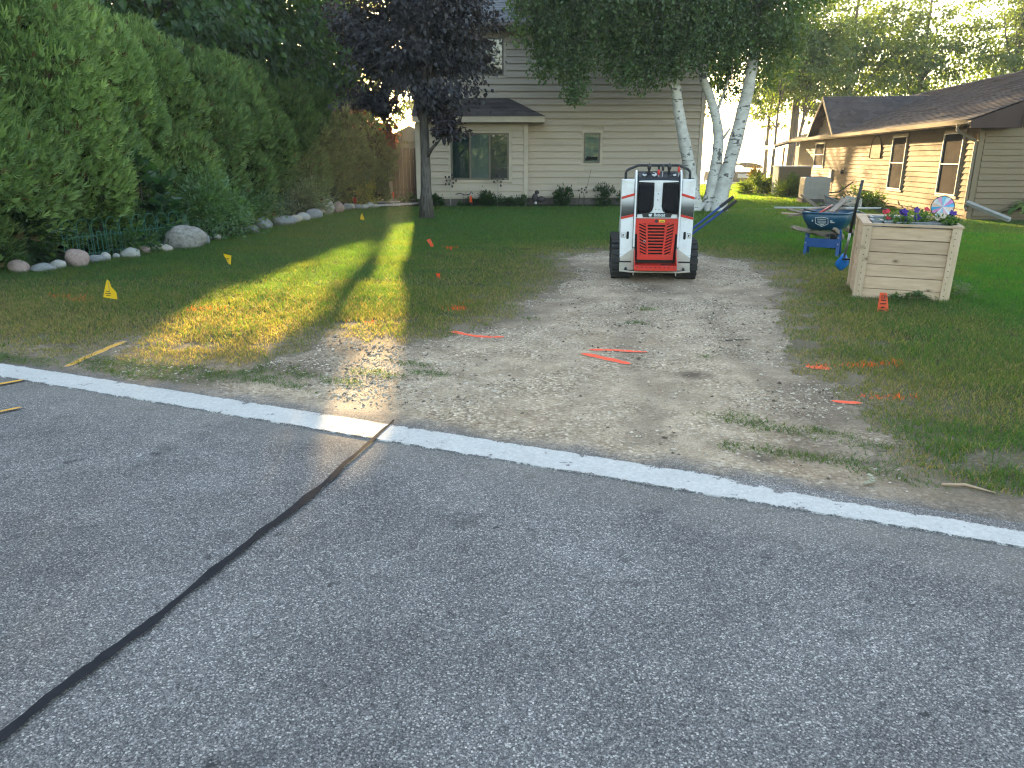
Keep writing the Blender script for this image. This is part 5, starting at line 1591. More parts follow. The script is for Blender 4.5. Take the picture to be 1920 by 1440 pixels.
    for sx in (-1, 1):
        bar([(sx * .262, .722), (sx * .215, .722), (sx * .207, .595), (sx * .262, .595)])
        bar([(sx * .236, .595), (sx * .207, .595), (sx * .190, .338), (sx * .225, .338)])
        bar([(sx * .133, .722), (sx * .110, .722), (sx * .086, .338), (sx * .106, .338)])
        for k in range(11):
            z = .716 - k * .0375
            xo = .215 - (k / 10) * .022; xi = .130 - (k / 10) * .024
            bar([(sx * xo, z + .026), (sx * xi, z - .012), (sx * xi, z - .030), (sx * xo, z + .007)], -.010, .012)
    for k in range(11):
        z = .722 - k * .0382
        xw = .122 - k * .0026
        bar([(-xw, z), (xw, z), (xw, z - .0165), (-xw, z - .0165)], -.010, .012)
    g = gr.build('grille', MAT['red'], t, fix=False)
    MB().box(-.258, .258, .014, .03, .27, .78).build('grille_backing', MAT['dark_void'], g)  # near-black sheet carries the shade behind the bars
    MB().box(.028, .098, -.0145, -.0125, .738, .768).build('sticker', MAT['sticker_yellow'], g)
    s2 = MB()
    for k, w in enumerate((.012, .02, .014, .010)): s2.box(.036 + .015 * k, .036 + .015 * k + .009, -.0155, -.0148, .746, .758)
    s2.build('sticker_print', MAT['ink'], g)
    MB().tube([(-.004, -.0145, .752), (-.004, -.0125, .752)], .020, 14).build('emblem', MAT['black'], g, fix=False)
    MB().tube([(-.142 + .013 * math.cos(q * .5236), -.016, .50 + .013 * math.sin(q * .5236)) for q in range(13)], .0028, 5).build('latch_ring', MAT['steel'], g, fix=False)
    MB().tube([(.105, -.02, .66), (.105, -.012, .66)], .010, 8).build('knob', MAT['red'], g, fix=False)
    # step
    stp = MB().box(-.262, .262, -.19, .10, .205, .222).box(-.262, .262, -.192, -.180, .158, .222)
    for sx in (-1, 1): stp.prism([(-.185, .222), (-.185, .16), (-.01, .16), (-.012, .40), (-.03, .40)], 'x', sx * .262, sx * .252)
    stp = stp.build('step', MAT['red'], t, bevel=.004)
    hol = MB()
    for k in range(9): hol.box(-.225 + .0556 * k - .006, -.225 + .0556 * k + .006, -.1935, -.1915, .196, .207)
    hol.build('grip_hole', MAT['dark_void'], stp)  # near-black patches stand in for the shade in the holes
    MB().box(.07, .20, -.14, -.06, .2222, .2235).build('sticker', MAT['ink'], stp)
    MB().tube([(-.44, -.035, .135), (-.30, -.06, .125), (.30, -.06, .125), (.44, -.035, .135)], .012, 7).box(-.27, -.26, -.07, -.04, .08, .13).box(.26, .27, -.07, -.04, .08, .13).build('foot_bar', MAT['cream_steel'], t)
    # console, dials, levers, guard rail
    cs_ = MB().prism([(.0, 1.235), (.03, 1.275), (.16, 1.345), (.26, 1.345), (.26, 1.22), (.0, 1.22)], 'x', -.245, .245).build('console', MAT['black'], t, bevel=.006)
    for (x, y, z, r) in ((-.175, .075, 1.305, .030), (-.055, .075, 1.307, .034), (.19, .075, 1.302, .026)):
        MB().tube([(x, y - .004, z - .004), (x, y - .012, z + .010)], r, 16).build('dial', MAT['dial'], cs_, fix=False)
        MB().tube([(x + r * math.cos(q * .5236), y - .014 + r * .45 * math.sin(q * .5236), z + .008 + r * .9 * math.sin(q * .5236)) for q in range(13)], .006, 5).build('dial_rim', MAT['black'], cs_, fix=False)
    for x in (-.118, .128):
        MB().tube([(x, .12, 1.30), (x, .12, 1.36), (x, .11, 1.395)], [.03, .014, .012], 10).sphere((x, .11, 1.40), .026, (1, 1, 1.7), 10).box(x - .07, x + .07, .055, .07, 1.318, 1.328).build('joystick', MAT['black'], cs_, True, fix=False)
    MB().tube([(.0, .05, 1.26), (-.002, .05, 1.315)], .006, 6).build('lever_shaft', MAT['steel'], cs_, fix=False)
    MB().sphere((-.004, .05, 1.335), .018, (1, 1, 2.0), 10).build('red_lever', MAT['red'], cs_, True, fix=False)
    MB().tube([(.042, .05, 1.25), (.045, .06, 1.37)], .004, 6).build('lever_shaft', MAT['steel'], cs_, fix=False)
    MB().sphere((.046, .062, 1.39), .018, (1, 1, 2.4), 10).build('black_lever', MAT['black'], cs_, True, fix=False)
    MB().tube([(.236, .05, 1.28), (.238, .05, 1.345)], .005, 6).build('lever_shaft', MAT['steel'], cs_, fix=False)
    MB().sphere((.239, .05, 1.37), .017, (1, 1, 2.2), 10).build('red_lever', MAT['red'], cs_, True, fix=False)
    yb = .24
    MB().tube([(-.395, yb, 1.22), (-.395, yb, 1.325), (-.385, yb, 1.352), (-.36, yb, 1.37), (-.25, yb, 1.415), (-.22, yb, 1.418), (.24, yb, 1.418), (.27, yb, 1.412), (.37, yb, 1.37), (.395, yb, 1.345), (.40, yb, 1.32), (.40, yb, 1.22)], .017, 8).tube([(.012, yb, 1.42), (.012, yb, 1.24)], .015, 8).build('guard_rail', MAT['black'], t, True, fix=False)
    return t
loader()

def digger():
    t = thing('post_hole_digger', 'blue twin handled digger with black grips slanting out behind the loader', 'digger', (0, 0, 0))
    a, b = Vector((2.16, 11.25, .06)), Vector((3.24, 11.2, .93))
    d = (b - a).normalized(); q = Vector((-d.z, 0, d.x)) * .038
    for s in (-1, 1):
        sh = MB().tube([a + q * s * .6, b + q * s], .017, 8).build('handle', MAT['fibre_blue'], t, fix=False)
        MB().tube([b + q * s - d * .22, b + q * s + d * .01], .024, 8).build('grip', MAT['black'], sh, fix=False)
        MB().tube([a.lerp(b, .42) + q * s * .8 + Vector((0, -.02, 0)), a.lerp(b, .42) + q * s * .8 + Vector((0, -.03, 0))], .014, 6).build('bolt', MAT['steel'], sh, fix=False)
        m = MB()
        pts = [a + q * s * .8 + d * (.30 - .075 * k) for k in range(5)]
        m.tube(pts, [.015, .05, .06, .06, .02], 8)
        m.build('blade', MAT['steel'], t, fix=False)
digger()

# ------------------------------------------------------------------ wooden planter and what stands in it
def planter():
    O = Vector((3.835, 8.33, -.03)); rz = R(-19)
    Wd, D, H = .95, .86, .835
    t = thing('wooden_planter', 'square pale pine board planter box on the lawn by the drive', 'planter', O, rot=(R(3), R(.8), rz))
    nb = 6; bh = (H - .02) / nb
    for k in range(nb):
        z = .01 + k * bh
        g = .0065
        bm_ = MB().box(0, Wd - .13, 0, .026, 0, bh - g)
        for nm, loc, rot, sc in (('board', (.065, .020 + random.uniform(0, .003), z), (0, 0, 0), 1), ('board', (.065, D - .045, z), (0, 0, 0), 1), ('board', (.045, .065, z), (0, 0, R(90)), (D - .13) / (Wd - .13)), ('board', (Wd - .018, .065, z), (0, 0, R(90)), (D - .13) / (Wd - .13))):
            o = bm_.build(nm, MAT['pine'], t, loc=loc, rot=(random.uniform(-.004, .004), random.uniform(-.002, .002), rot[2]), bevel=.003)
            o.scale = (sc, 1, 1)
    sm = MB().tube([(0, 0, 0), (0, -.0035, 0)], .0055, 7).mesh('screw', MAT['ink'], fix=False)
    for k in range(nb):
        for x in (.045, Wd - .055):
            for dz in (.035, bh - .035): link_mesh('screw', sm, t, (x + random.uniform(-.004, .004), -.006, .01 + k * bh + dz))
    for (x, y) in ((0, 0), (Wd - .10, 0), (0, D - .10), (Wd - .10, D - .10)):
        # an L of two upright boards at each corner
        sx = x == 0; sy = y == 0
        m = MB()
        xa = (x - .004, x + .088) if sx else (x + .012, x + .104)
        ya = (y - .006, y + .020) if sy else (y + .080, y + .106)
        m.box(*xa, *ya, 0, H - .003).build('corner_board', MAT['pine_up'], t, bevel=.003)
        xb = (x - .0055, x + .020) if sx else (x + .080, x + .1055)
        yb = (y + .0215, y + .088) if sy else (y + .012, y + .0785)
        m2 = MB().box(*xb, *yb, 0, H - .003).build('corner_board', MAT['pine_up'], t, bevel=.003)
    # cap boards round the rim
    c = .085
    for (x0, x1, y0, y1, rot) in ((-.012, Wd + .016, -.012, .030, 0), (-.012, Wd + .016, D - c, D + .012, 0), (-.012, c, .031, D - c - .001, 1), (Wd - c, Wd + .016, .031, D - c - .001, 1)):
        if rot:
            o = MB().box(0, y1 - y0, -(x1 - x0), 0, 0, .024).build('cap_board', MAT['pine'], t, loc=(x0, y0, H), rot=(0, 0, R(90)), bevel=.003)
        else:
            o = MB().box(0, x1 - x0, 0, y1 - y0, 0, .024).build('cap_board', MAT['pine'], t, loc=(x0, y0, H), bevel=.003)
    MB().box(.09, Wd - .09, .05, D - .09, H - .14, H - .10).build('soil', MAT['soil'], t)
    Mw = Matrix.Translation(O) @ Matrix.Rotation(rz, 4, 'Z') @ Matrix.Rotation(R(.8), 4, 'Y') @ Matrix.Rotation(R(3), 4, 'X')
    def tub(x0, x1, y0, y1, label):
        p = Mw @ Vector(((x0 + x1) / 2, (y0 + y1) / 2, H - .10))
        o = thing('planter_tub', label, 'tub', p, rz, 'plastic tubs in the wooden planter')
        w, d = (x1 - x0) / 2, (y1 - y0) / 2
        m = MB()
        h = .125
        for (a, b, cc, e) in ((-w, w, -d, -d + .014), (-w, w, d - .014, d), (-w, -w + .014, -d + .0145, d - .0145), (w - .014, w, -d + .0145, d - .0145)): m.box(a, b, cc, e, 0, h)
        m.build('tub_wall', MAT['plastic_grey'], o, bevel=.004)
        r = MB()
        for (a, b, cc, e) in ((-w - .012, w + .012, -d - .012, -d + .016), (-w - .012, w + .012, d - .016, d + .012), (-w - .012, -w + .018, -d + .0165, d - .0165), (w - .018, w + .012, -d + .0165, d - .0165)): r.box(a, b, cc, e, h + .001, h + .013)
        r.build('rim', MAT['plastic_grey'], o, bevel=.003)
        MB().box(-w + .015, w - .015, -d + .015, d - .015, .02, h - .02).build('soil', MAT['soil'], o)
    tub(.22, .86, .07, .27, 'long grey plastic tub at the front of the planter')
    tub(.10, .20, .14, .40, 'small blue grey tub at the left of the planter')
    tub(.12, .50, .46, .66, 'grey plastic tub at the back of the planter')
    # petunias
    def plant(x, y, label, n, rr, h, flowers, fcol, cup, trail=1.0):
        p = Mw @ Vector((x, y, H - .02))
        o = bush('petunia', label, 'flower plant', p.x, p.y, rr, rr * .8, h, n, .034, (.05, .10, .03), (.12, .20, .06), 'flowering plants in the wooden planter', p.z, .6, -.1, 7)
        for (dx, dy, dz, s) in flowers:
            m = MB()
            # flared trumpet of five lobes, tilted towards the light
            V = [(0, 0, 0)]; F = []
            q = 20
            for k in range(q):
                a = 6.283 * k / q
                r = s * (1 + .16 * math.cos(5 * a))
                V.append((r * math.cos(a), r * math.sin(a), s * .35 + .12 * s * math.cos(5 * a)))
            for k in range(q): F.append((0, 1 + k, 1 + (k + 1) % q))
            ax = Matrix.Rotation(R(random.uniform(35, 80)), 4, 'X') @ Matrix.Rotation(R(random.uniform(-30, 30)), 4, 'Z')
            vs = [ax @ Vector(v) for v in V]
            m.add(vs, F)
            m.tube([(0, 0, 0), ax @ Vector((0, 0, -s * .8)), (-dx * .4, -dy * .4, -dz * .6)], [.006, .004, .002], 5, 1)
            me = m.mesh('flower', [fcol, MAT['stem_green']], True, fix=False)
            link_mesh('flower', me, o, (dx, dy, dz))
    plant(.52, .17, 'deep purple petunia rising in the middle of the planter', 330, .20, .15, [(-.13, 0, .16, .036), (-.115, .02, .125, .030), (-.02, -.03, .18, .032), (.0, -.02, .10, .038), (-.10, -.02, .06, .036), (-.15, .03, .155, .028)], MAT['petal_purple'], .0)
    plant(.28, .30, 'small red flowered plant at the left of the planter', 110, .12, .12, [(-.06, 0, .13, .03), (-.04, -.02, .145, .026), (-.03, -.03, .07, .028)], MAT['petal_red'], 0)
    plant(.66, .36, 'red flowered plant behind the purple petunia', 170, .16, .16, [(-.02, 0, .17, .026), (.0, .02, .165, .024)], MAT['petal_red'], 0)
    plant(.78, .16, 'pale yellow and pink petunia beside the spinner', 360, .17, .12, [(-.03, -.04, .13, .036), (.0, -.05, .08, .036), (-.07, -.02, .10, .030), (.04, -.03, .07, .03)], MAT['petal_cream'], 0)
    plant(.86, .20, 'dark purple petunia at the right end in front of the spinner', 150, .11, .12, [(0, -.03, .15, .040), (-.02, -.04, .12, .034)], MAT['petal_purple'], 0)
    plant(.40, .16, 'leafy plant trailing over the front tub, no flowers', 260, .18, .09, [], MAT['petal_red'], 0)
    # spinner
    sp = thing('garden_spinner', 'round pastel garden spinner with dark rim standing in the planter', 'garden spinner', (4.79, 8.52, .70), R(-22))
    MB().tube([(0, .012, 0), (0, .012, .30)], .004, 6).build('stake', MAT['black'], sp)
    cz, r = .285, .112
    n = 14
    pal = ['pastel_blue', 'pastel_pink', 'pastel_white', 'pastel_aqua', 'pastel_rose', 'pastel_white', 'pastel_peach']
    for k in range(n):
        a0, a1 = 6.283 * k / n, 6.283 * (k + 1) / n - .02
        V = [(0, 0, cz)] + [(r * math.cos(a0 + (a1 - a0) * q / 3), -.004 + .012 * q / 3, cz + r * math.sin(a0 + (a1 - a0) * q / 3)) for q in range(4)]
        V2 = [(x, y + .0015, z) for x, y, z in V]
        MB().add(V + V2, [(0, 1, 2, 3, 4), (9, 8, 7, 6, 5), (0, 5, 6, 1), (1, 6, 7, 2), (2, 7, 8, 3), (3, 8, 9, 4), (4, 9, 5, 0)]).build('vane', MAT[pal[k % 7]], sp)
    MB().tube([(r * 1.03 * math.cos(q * .2244), .004, cz + r * 1.03 * math.sin(q * .2244)) for q in range(29)], .0045, 6, cap=False).build('rim', MAT['black'], sp, fix=False)
MAT['pine_up'] = mat_wood('planter_pine_upright', (0.46, 0.335, 0.22), (0.62, 0.47, 0.33), True, (9, 9, 1.2))
for nm, c in (('stem_green', (.06, .12, .03)), ('petal_purple', (.045, .012, .19)), ('petal_red', (.55, .02, .04)), ('petal_cream', (.62, .48, .38)), ('pastel_blue', (.10, .40, .68)), ('pastel_pink', (.62, .24, .50)), ('pastel_white', (.66, .70, .74)), ('pastel_aqua', (.22, .55, .72)), ('pastel_rose', (.70, .38, .55)), ('pastel_peach', (.75, .55, .45)), ('petal_pink', (.35, .10, .12)), ('petal_yellow', (.7, .5, .02)), ('bronze', (.05, .04, .045)), ('dry_tan', (.30, .29, .20))):
    MAT[nm] = M_(nm, c, .6, .15, 30, None, 0)
planter()

# ------------------------------------------------------------------ wheelbarrows, tools
def tray_mesh(bottom, top, th=.012, seg=5):
    """rounded tray: bottom and top are (x0,x1,y0,y1,z); returns builder with outer skin, inner skin, rolled rim"""
    def ring(b, ins, r):
        x0, x1, y0, y1, z = b[0] + ins, b[1] - ins, b[2] + ins, b[3] - ins, b[4]
        P = []
        for (cx, cy, a0) in ((x1 - r, y1 - r, 0), (x0 + r, y1 - r, 90), (x0 + r, y0 + r, 180), (x1 - r, y0 + r, 270)):
            for k in range(seg + 1):
                a = R(a0 + 90 * k / seg)
                P.append((cx + r * math.cos(a), cy + r * math.sin(a), z))
        return P
    def midb(t): return tuple(bottom[i] + (top[i] - bottom[i]) * t for i in range(5))
    rings = [ring(bottom, .05, .06), ring(midb(.10), .005, .10), ring(midb(.5), -.006, .11), ring(top, 0, .12)]
    inner = [ring(top, th, .11), ring(midb(.5), th - .006, .10), ring(midb(.14), th + .005, .09), ring((*bottom[:4], bottom[4] + th), .06, .05)]
    m = MB()
    allr = rings + inner
    n = len(allr[0])
    V = [p for r in allr for p in r]
    F = []
    for i in range(len(allr) - 1):
        for k in range(n):
            k2 = (k + 1) % n
            F.append((i*n+k, i*n+k2, (i+1)*n+k2, (i+1)*n+k))
    F.append(tuple(range(n))[::-1]); F.append(tuple(range((len(allr)-1)*n, len(allr)*n)))
    m.add(V, F)
    return m, ring(top, -.004, .125)

def wheelbarrow(name, label, loc, rot, tray_mat, leg_mat, group=None, logo=False, handle_len=-.80, legs=True):
    t = thing(name, label, 'wheelbarrow', loc, 0, group, rot=rot)
    m, rim = tray_mesh((-.25, .25, -.02, .46, .40), (-.36, .36, -.20, .74, .68))
    tr = m.build('tray', MAT[tray_mat], t, True)
    MB().tube(rim + [rim[0], rim[1]], .013, 7, cap=False).build('rolled_rim', MAT[tray_mat], tr, True, fix=False)
    for s in (-1, 1):
        a, b = Vector((s * .305, handle_len, .50)), Vector((s * .125, .92, .235))
        d = (b - a).normalized()
        Mx = Matrix.Translation(a) @ d.to_track_quat('X', 'Z').to_matrix().to_4x4()
        L_ = (b - a).length
        MB().box(.16, L_, -.021, .021, -.032, .032, 0, Mx).prism([(0, -.018), (.16, -.032), (.16, .032), (0, .018)], 'y', -.019, .019, 0, Mx).build('handle', MAT['old_wood'], t, bevel=.006)
        if legs:
            lg = MB()
            for (yb, w) in ((-.05, .024), (.17, .018)):
                x = s * .245
                Ml = Matrix.Translation((x, yb, 0)) @ Matrix.Rotation(R(-7 if yb < 0 else 20), 4, 'X')
                lg.box(-.022, .022, -w / 2, w / 2, 0, .43, 0, Ml)
                lg.box(-.026, .026, -.05, .03, -.004, .012, 0, Matrix.Translation((x, yb, 0)))
            l = lg.build('leg', MAT[leg_mat], t, bevel=.003)
            for z in (.30, .20):
                MB().tube([(s * .245, -.055, z), (s * .245, -.075, z)], .011, 8).build('bolt', MAT['steel'], l, fix=False)
    if legs:
        MB().box(-.268, .268, -.034, -.026, .135, .275).build('cross_brace', MAT[leg_mat], t, bevel=.004)
        MB().box(-.20, .20, .05, .09, .345, .385).build('tray_riser', MAT['old_wood'], t, bevel=.004)
    w = MB().tube([(-.045, .93, .19), (-.04, .93, .19), (.04, .93, .19), (.045, .93, .19)], [.15, .19, .19, .15], 22).build('wheel', MAT['rubber'], t, fix=False)
    MB().tube([(-.05, .93, .19), (.05, .93, .19)], .10, 16).build('wheel_hub', MAT[leg_mat], w, fix=False)
    MB().tube([(-.15, .93, .19), (.15, .93, .19)], .012, 8).build('axle', MAT['steel'], t, fix=False)
    if logo:
        # hexagonal emblem and lettering on the rear face of the tray (it leans back as the tray flares)
        slope = -math.atan2(.18, .28)
        Mf = Matrix.Translation((-.02, -.125, .545)) @ Matrix.Rotation(-slope, 4, 'X')
        e = MB()
        hx = [(-.095, .075), (0, .088), (.095, .075), (.095, -.030), (0, -.090), (-.095, -.030)]
        for i in range(6):
            p, q = Vector((hx[i][0], -.006, hx[i][1])), Vector((hx[(i+1) % 6][0], -.006, hx[(i+1) % 6][1]))
            e.tube([Mf @ p, Mf @ q], .0055, 4)
        for (z, w_) in ((.012, .065), (-.006, .065), (-.024, .060)):
            e.box(-w_, w_, -.008, -.0045, z, z + .006, 0, Mf)
        e.prism([(-.045, -.036), (.045, -.036), (0, -.074)], 'y', -.008, -.0045, 0, Mf)
        e.build('emblem', MAT['lettering'], tr, fix=False)
        rotm = (Mf @ Matrix.Rotation(R(90), 4, 'X'))
        lt = MB()                                 # small print beside and inside the emblem, too small to read
        for k in range(7): lt.box(-.062 + .018 * k, -.050 + .018 * k, -.008, -.0045, .036, .058, 0, Mf)
        lt.box(-.150, -.128, -.008, -.0045, .0, .032, 0, Mf).box(.125, .160, -.008, -.0045, .012, .034, 0, Mf).box(.125, .190, -.008, -.0045, -.012, .004, 0, Mf)
        lt.build('lettering', MAT['lettering'], tr, fix=False)
    return t
LB = (4.97, 12.1)
wheelbarrow('wheelbarrow', 'blue wheelbarrow loaded with garden tools beside the planter', (*LB, 0), (0, 0, R(-34)), 'barrow_blue', 'leg_blue', 'wheelbarrows on the lawn', True)
wheelbarrow('wheelbarrow', 'rusty grey wheelbarrow tipped over behind the blue one', (6.2, 15.2, .05), (R(-20), R(14), R(-72)), 'grey_tray', 'black', 'wheelbarrows on the lawn', False, -.7)

def tool(name, label, a, b, r, mat, head=None, hm='steel', grip=None):
    t = thing(name, label, 'garden tool', (0, 0, 0), 0, 'tools lying in the blue wheelbarrow')
    a, b = Vector(a), Vector(b)
    MB().tube([a, a.lerp(b, .5), b], r, 8).build('shaft', MAT[mat], t, True, fix=False)
    d = (b - a).normalized()
    if grip: MB().tube([a - d * .005, a + d * .14], r * 1.25, 8).build('grip', MAT[grip], t, True, fix=False)
    Mx = Matrix.Translation(b) @ d.to_track_quat('X', 'Z').to_matrix().to_4x4()
    if head == 'shovel':
        V = []
        for i in range(6):
            u = i / 5; w = .115 * math.sin(.5 + u * 2.2) if i < 5 else .01
            for k in range(5):
                q = (k / 4 - .5) * 2
                V.append(Mx @ Vector((u * .30, q * w, -.03 * (1 - q * q) * math.sin(u * 3.1 + .04) + .02 * u)))
        F = [(i*5+k, i*5+k+1, (i+1)*5+k+1, (i+1)*5+k) for i in range(5) for k in range(4)]
        o = MB().add(V, F).build('blade', MAT[hm], t, True)
        o.modifiers.new('th', 'SOLIDIFY').thickness = .004
    elif head == 'rake':
        m = MB().box(-.01, .01, -.20, .20, -.01, .01, 0, Mx)
        for k in range(13): m.box(-.004, .004, -.195 + k * .0325 - .004, -.195 + k * .0325 + .004, -.075, -.01, 0, Mx)
        m.build('rake_head', MAT[hm], t)
    elif head == 'hammer':
        MB().tube([Mx @ Vector((0, -.085, 0)), Mx @ Vector((0, .085, 0))], .032, 8).build('hammer_head', MAT[hm], t, fix=False)
    elif head == 'hoe':
        MB().box(-.01, .006, -.09, .09, -.13, .01, 0, Mx).build('hoe_blade', MAT[hm], t, bevel=.002)
    return t
tool('rake', 'long pale shafted rake lying across the top of the blue wheelbarrow', (4.26, 12.42, .735), (6.05, 12.55, .715), .0165, 'galv', 'rake', 'black')
tool('shovel', 'brown wooden shovel handle sticking out left of the blue barrow', (4.33, 12.0, .74), (5.0, 12.35, .58), .020, 'old_wood', 'shovel', 'steel')
tool('hoe', 'pale stick jutting low to the left of the blue barrow', (4.36, 12.35, .655), (5.1, 12.45, .60), .014, 'pine', 'hoe', 'black')
tool('rake', 'red shafted rake across the front rim of the blue barrow', (4.80, 12.0, .665), (5.22, 12.5, .77), .013, 'red', 'rake', 'black')
tool('sledgehammer', 'dark handled sledgehammer standing up out of the blue barrow', (5.42, 12.62, .90), (5.28, 12.45, .62), .016, 'old_wood', 'hammer', 'black')
tool('spade', 'black shafted spade leaning towards the rim of the blue barrow', (4.62, 12.1, .73), (5.15, 12.35, .62), .014, 'black', 'shovel', 'black')

def bucket_bits():
    for k, (x, y, z, r, m, lb) in enumerate(((5.05, 12.5, .625, .07, 'old_wood', 'brown block of wood lying in the blue wheelbarrow'), (5.3, 12.35, .60, .08, 'black', 'dark stone heaped in the blue wheelbarrow'), (5.18, 12.6, .62, .075, 'galv', 'grey stone lying in the blue wheelbarrow'))):
        o = MB().sphere((0, 0, 0), r, (1.3, 1, .7), 9).build('rubble', MAT[m], None, loc=(x, y, z), rot=(0, 0, k))
        tag(o, lb, 'rubble', 'odds and ends in the blue wheelbarrow')
bucket_bits()

def boards():
    for a, b, lb in (((4.62, 12.25, .70), (5.62, 12.62, .80), 'grey weathered board laid across the blue wheelbarrow'), ((4.48, 12.40, .60), (5.35, 12.30, .74), 'brown weathered board poking out left of the blue wheelbarrow'), ((5.0, 11.98, .70), (5.55, 12.75, .86), 'short weathered board tilted up at the right of the blue wheelbarrow')):
        a, b = Vector(a), Vector(b)
        d = (b - a).normalized()
        o = MB().box(0, (b - a).length, -.04, .04, -.012, .012).build('plank', MAT['old_wood'], None, bevel=.003)
        o.location = a; o.rotation_euler = d.to_track_quat('X', 'Z').to_euler()
        tag(o, lb, 'board', 'boards in the blue wheelbarrow')
boards()

def edger():
    t = thing('long_shovel', 'black handled shovel with blue blade leaning at the planter back corner', 'garden tool', (0, 0, 0))
    a, b = Vector((4.31, 9.75, .28)), Vector((4.26, 9.40, 1.245))
    d = (b - a).normalized()
    MB().tube([a, a.lerp(b, .34)], .0155, 8).build('shaft', MAT['steel'], t, True, fix=False)
    MB().tube([a.lerp(b, .33), b], .0185, 8).build('handle', MAT['black'], t, True, fix=False)
    Mx = Matrix.Translation(a) @ (-d).to_track_quat('X', 'Z').to_matrix().to_4x4()
    V = []
    prof = [(-.05, .012), (.03, .045), (.10, .075), (.16, .085), (.22, .06), (.27, .012)]
    for u, w in prof:
        for k in range(5):
            q = (k / 4 - .5) * 2
            V.append(Mx @ Vector((u * .75, q * w, .028 * q * q)))
    F = [(i*5+k, i*5+k+1, (i+1)*5+k+1, (i+1)*5+k) for i in range(5) for k in range(4)]
    o = MB().add(V, F).build('blade', MAT['tool_blue'], t, True)
    o.modifiers.new('th', 'SOLIDIFY').thickness = .006
    MB().box(.02, .04, -.17, .02, -.02, 0, 0, Mx).build('foot_peg', MAT['black'], t)
edger()

# ------------------------------------------------------------------ little things round the beige house
def spinner_stakes():
    for i, (x, y, lb) in enumerate(((-2.03, 25.45, 'metal flower stake left of the two, below the bay window'), (-.48, 25.45, 'metal flower stake right of the two, dark petals on a pale stem'))):
        t = thing('flower_stake', lb, 'garden ornament', (x, y, 0), 0, 'metal flower stakes in front of the bay window')
        MB().tube([(0, 0, 0), (0, 0, .72)], .011, 6).build('stake', MAT['galv'], t)
        for k in range(10):
            a = 6.283 * k / 10 + .3 * i
            rr = .12 if k % 2 else .19
            if i and k in (6, 7): continue
            c = (rr * math.cos(a), -.02, .80 + rr * math.sin(a))
            MB().sphere(c, .036, (1, .25, 1.25), 7).build('petal', MAT['bronze'], t, True, fix=False)
        m = MB()
        for k in range(10):
            a = 6.283 * k / 10 + .3 * i
            m.tube([(0, 0, .80), (.17 * math.cos(a), -.01, .80 + .17 * math.sin(a))], .004, 4)
        m.build('spoke', MAT['bronze'], t, fix=False)
    t = thing('flower_stake', 'low twisted dark metal ornament left of the orange flag', 'garden ornament', (-1.62, 25.5, 0))
    MB().tube([(0, 0, 0), (0, 0, .38), (.12, 0, .42)], .008, 5).tube([(-.25, 0, .36), (-.1, 0, .40), (.05, 0, .34), (.2, 0, .36), (.28, 0, .44), (.33, 0, .38)], .016, 6).build('wire_scroll', MAT['bronze'], t, fix=False)
    t = thing('flower_stake', 'curled dark metal ornament between the two leafy plants by the wall', 'garden ornament', (2.36, 26.1, 0))
    m = MB().tube([(-.1, 0, 0), (-.06, 0, .35)], .012, 5).tube([(.1, 0, 0), (.07, 0, .4)], .010, 5).tube([(.05, 0, 0), (.30, 0, 1.15)], .006, 5)
    m.build('stake', MAT['bronze'], t, fix=False)
    for (a, b) in ((-.1, .46), (0, .52), (.1, .48), (.14, .56), (.17, .40), (.0, .40)): MB().sphere((a, 0, b), .035, (1, .4, 1), 7).build('bead', MAT['bronze'], t, True, fix=False)
    t = thing('garden_figure', 'dark low garden figure with a pale foot against the beige wall', 'garden ornament', (.78, 26.0, 0))
    MB().sphere((0, 0, .22), .12, (.9, .6, 1.3), 10).sphere((.06, 0, .40), .08, (1, .7, .9), 8).sphere((.2, 0, .18), .13, (1.3, .6, .8), 8).build('body', MAT['bronze'], t, True, fix=False)
    MB().sphere((.02, -.1, .06), .05, (1, 1, 1), 8).build('base', MAT['white_metal'], t, True, fix=False)
spinner_stakes()

def crook():
    t = thing('bird_feeder', 'dark round bird feeder on a thin pole on the sunlit lawn', 'bird feeder', (8.18, 29.3, 0))
    MB().tube([(0, 0, -.1), (0, 0, .62), (-.06, 0, .70)], .012, 6).build('pole', MAT['black'], t, fix=False)
    MB().sphere((-.02, 0, .50), .15, (1, 1, .85), 12).build('seed_globe', MAT['black'], t, True, fix=False)
    MB().tube([(-.02, 0, .35), (-.02, 0, .38)], .19, 12).build('tray', MAT['black'], t, fix=False)
crook()

def stepping():
    for i, (x, y, w, lb) in enumerate(((7.0, 23.9, .30, 'flat grey stepping stone nearest the birch trunks'), (7.6, 24.2, .36, 'flat grey stepping stone, middle of three'), (8.15, 24.0, .28, 'flat grey stepping stone farthest from the birch'))):
        pts = [(w * (1 + .18 * math.sin(k * 2.1 + i)) * math.cos(k * .6283), w * .8 * (1 + .15 * math.cos(k * 1.7 + i)) * math.sin(k * .6283)) for k in range(10)]
        o = MB().prism(pts, 'z', -.05, -.016).build('stepping_stone', STONE['boulder'], None, loc=(x, y, 0))
        tag(o, lb, 'stepping stone', 'stepping stones behind the birch')
stepping()

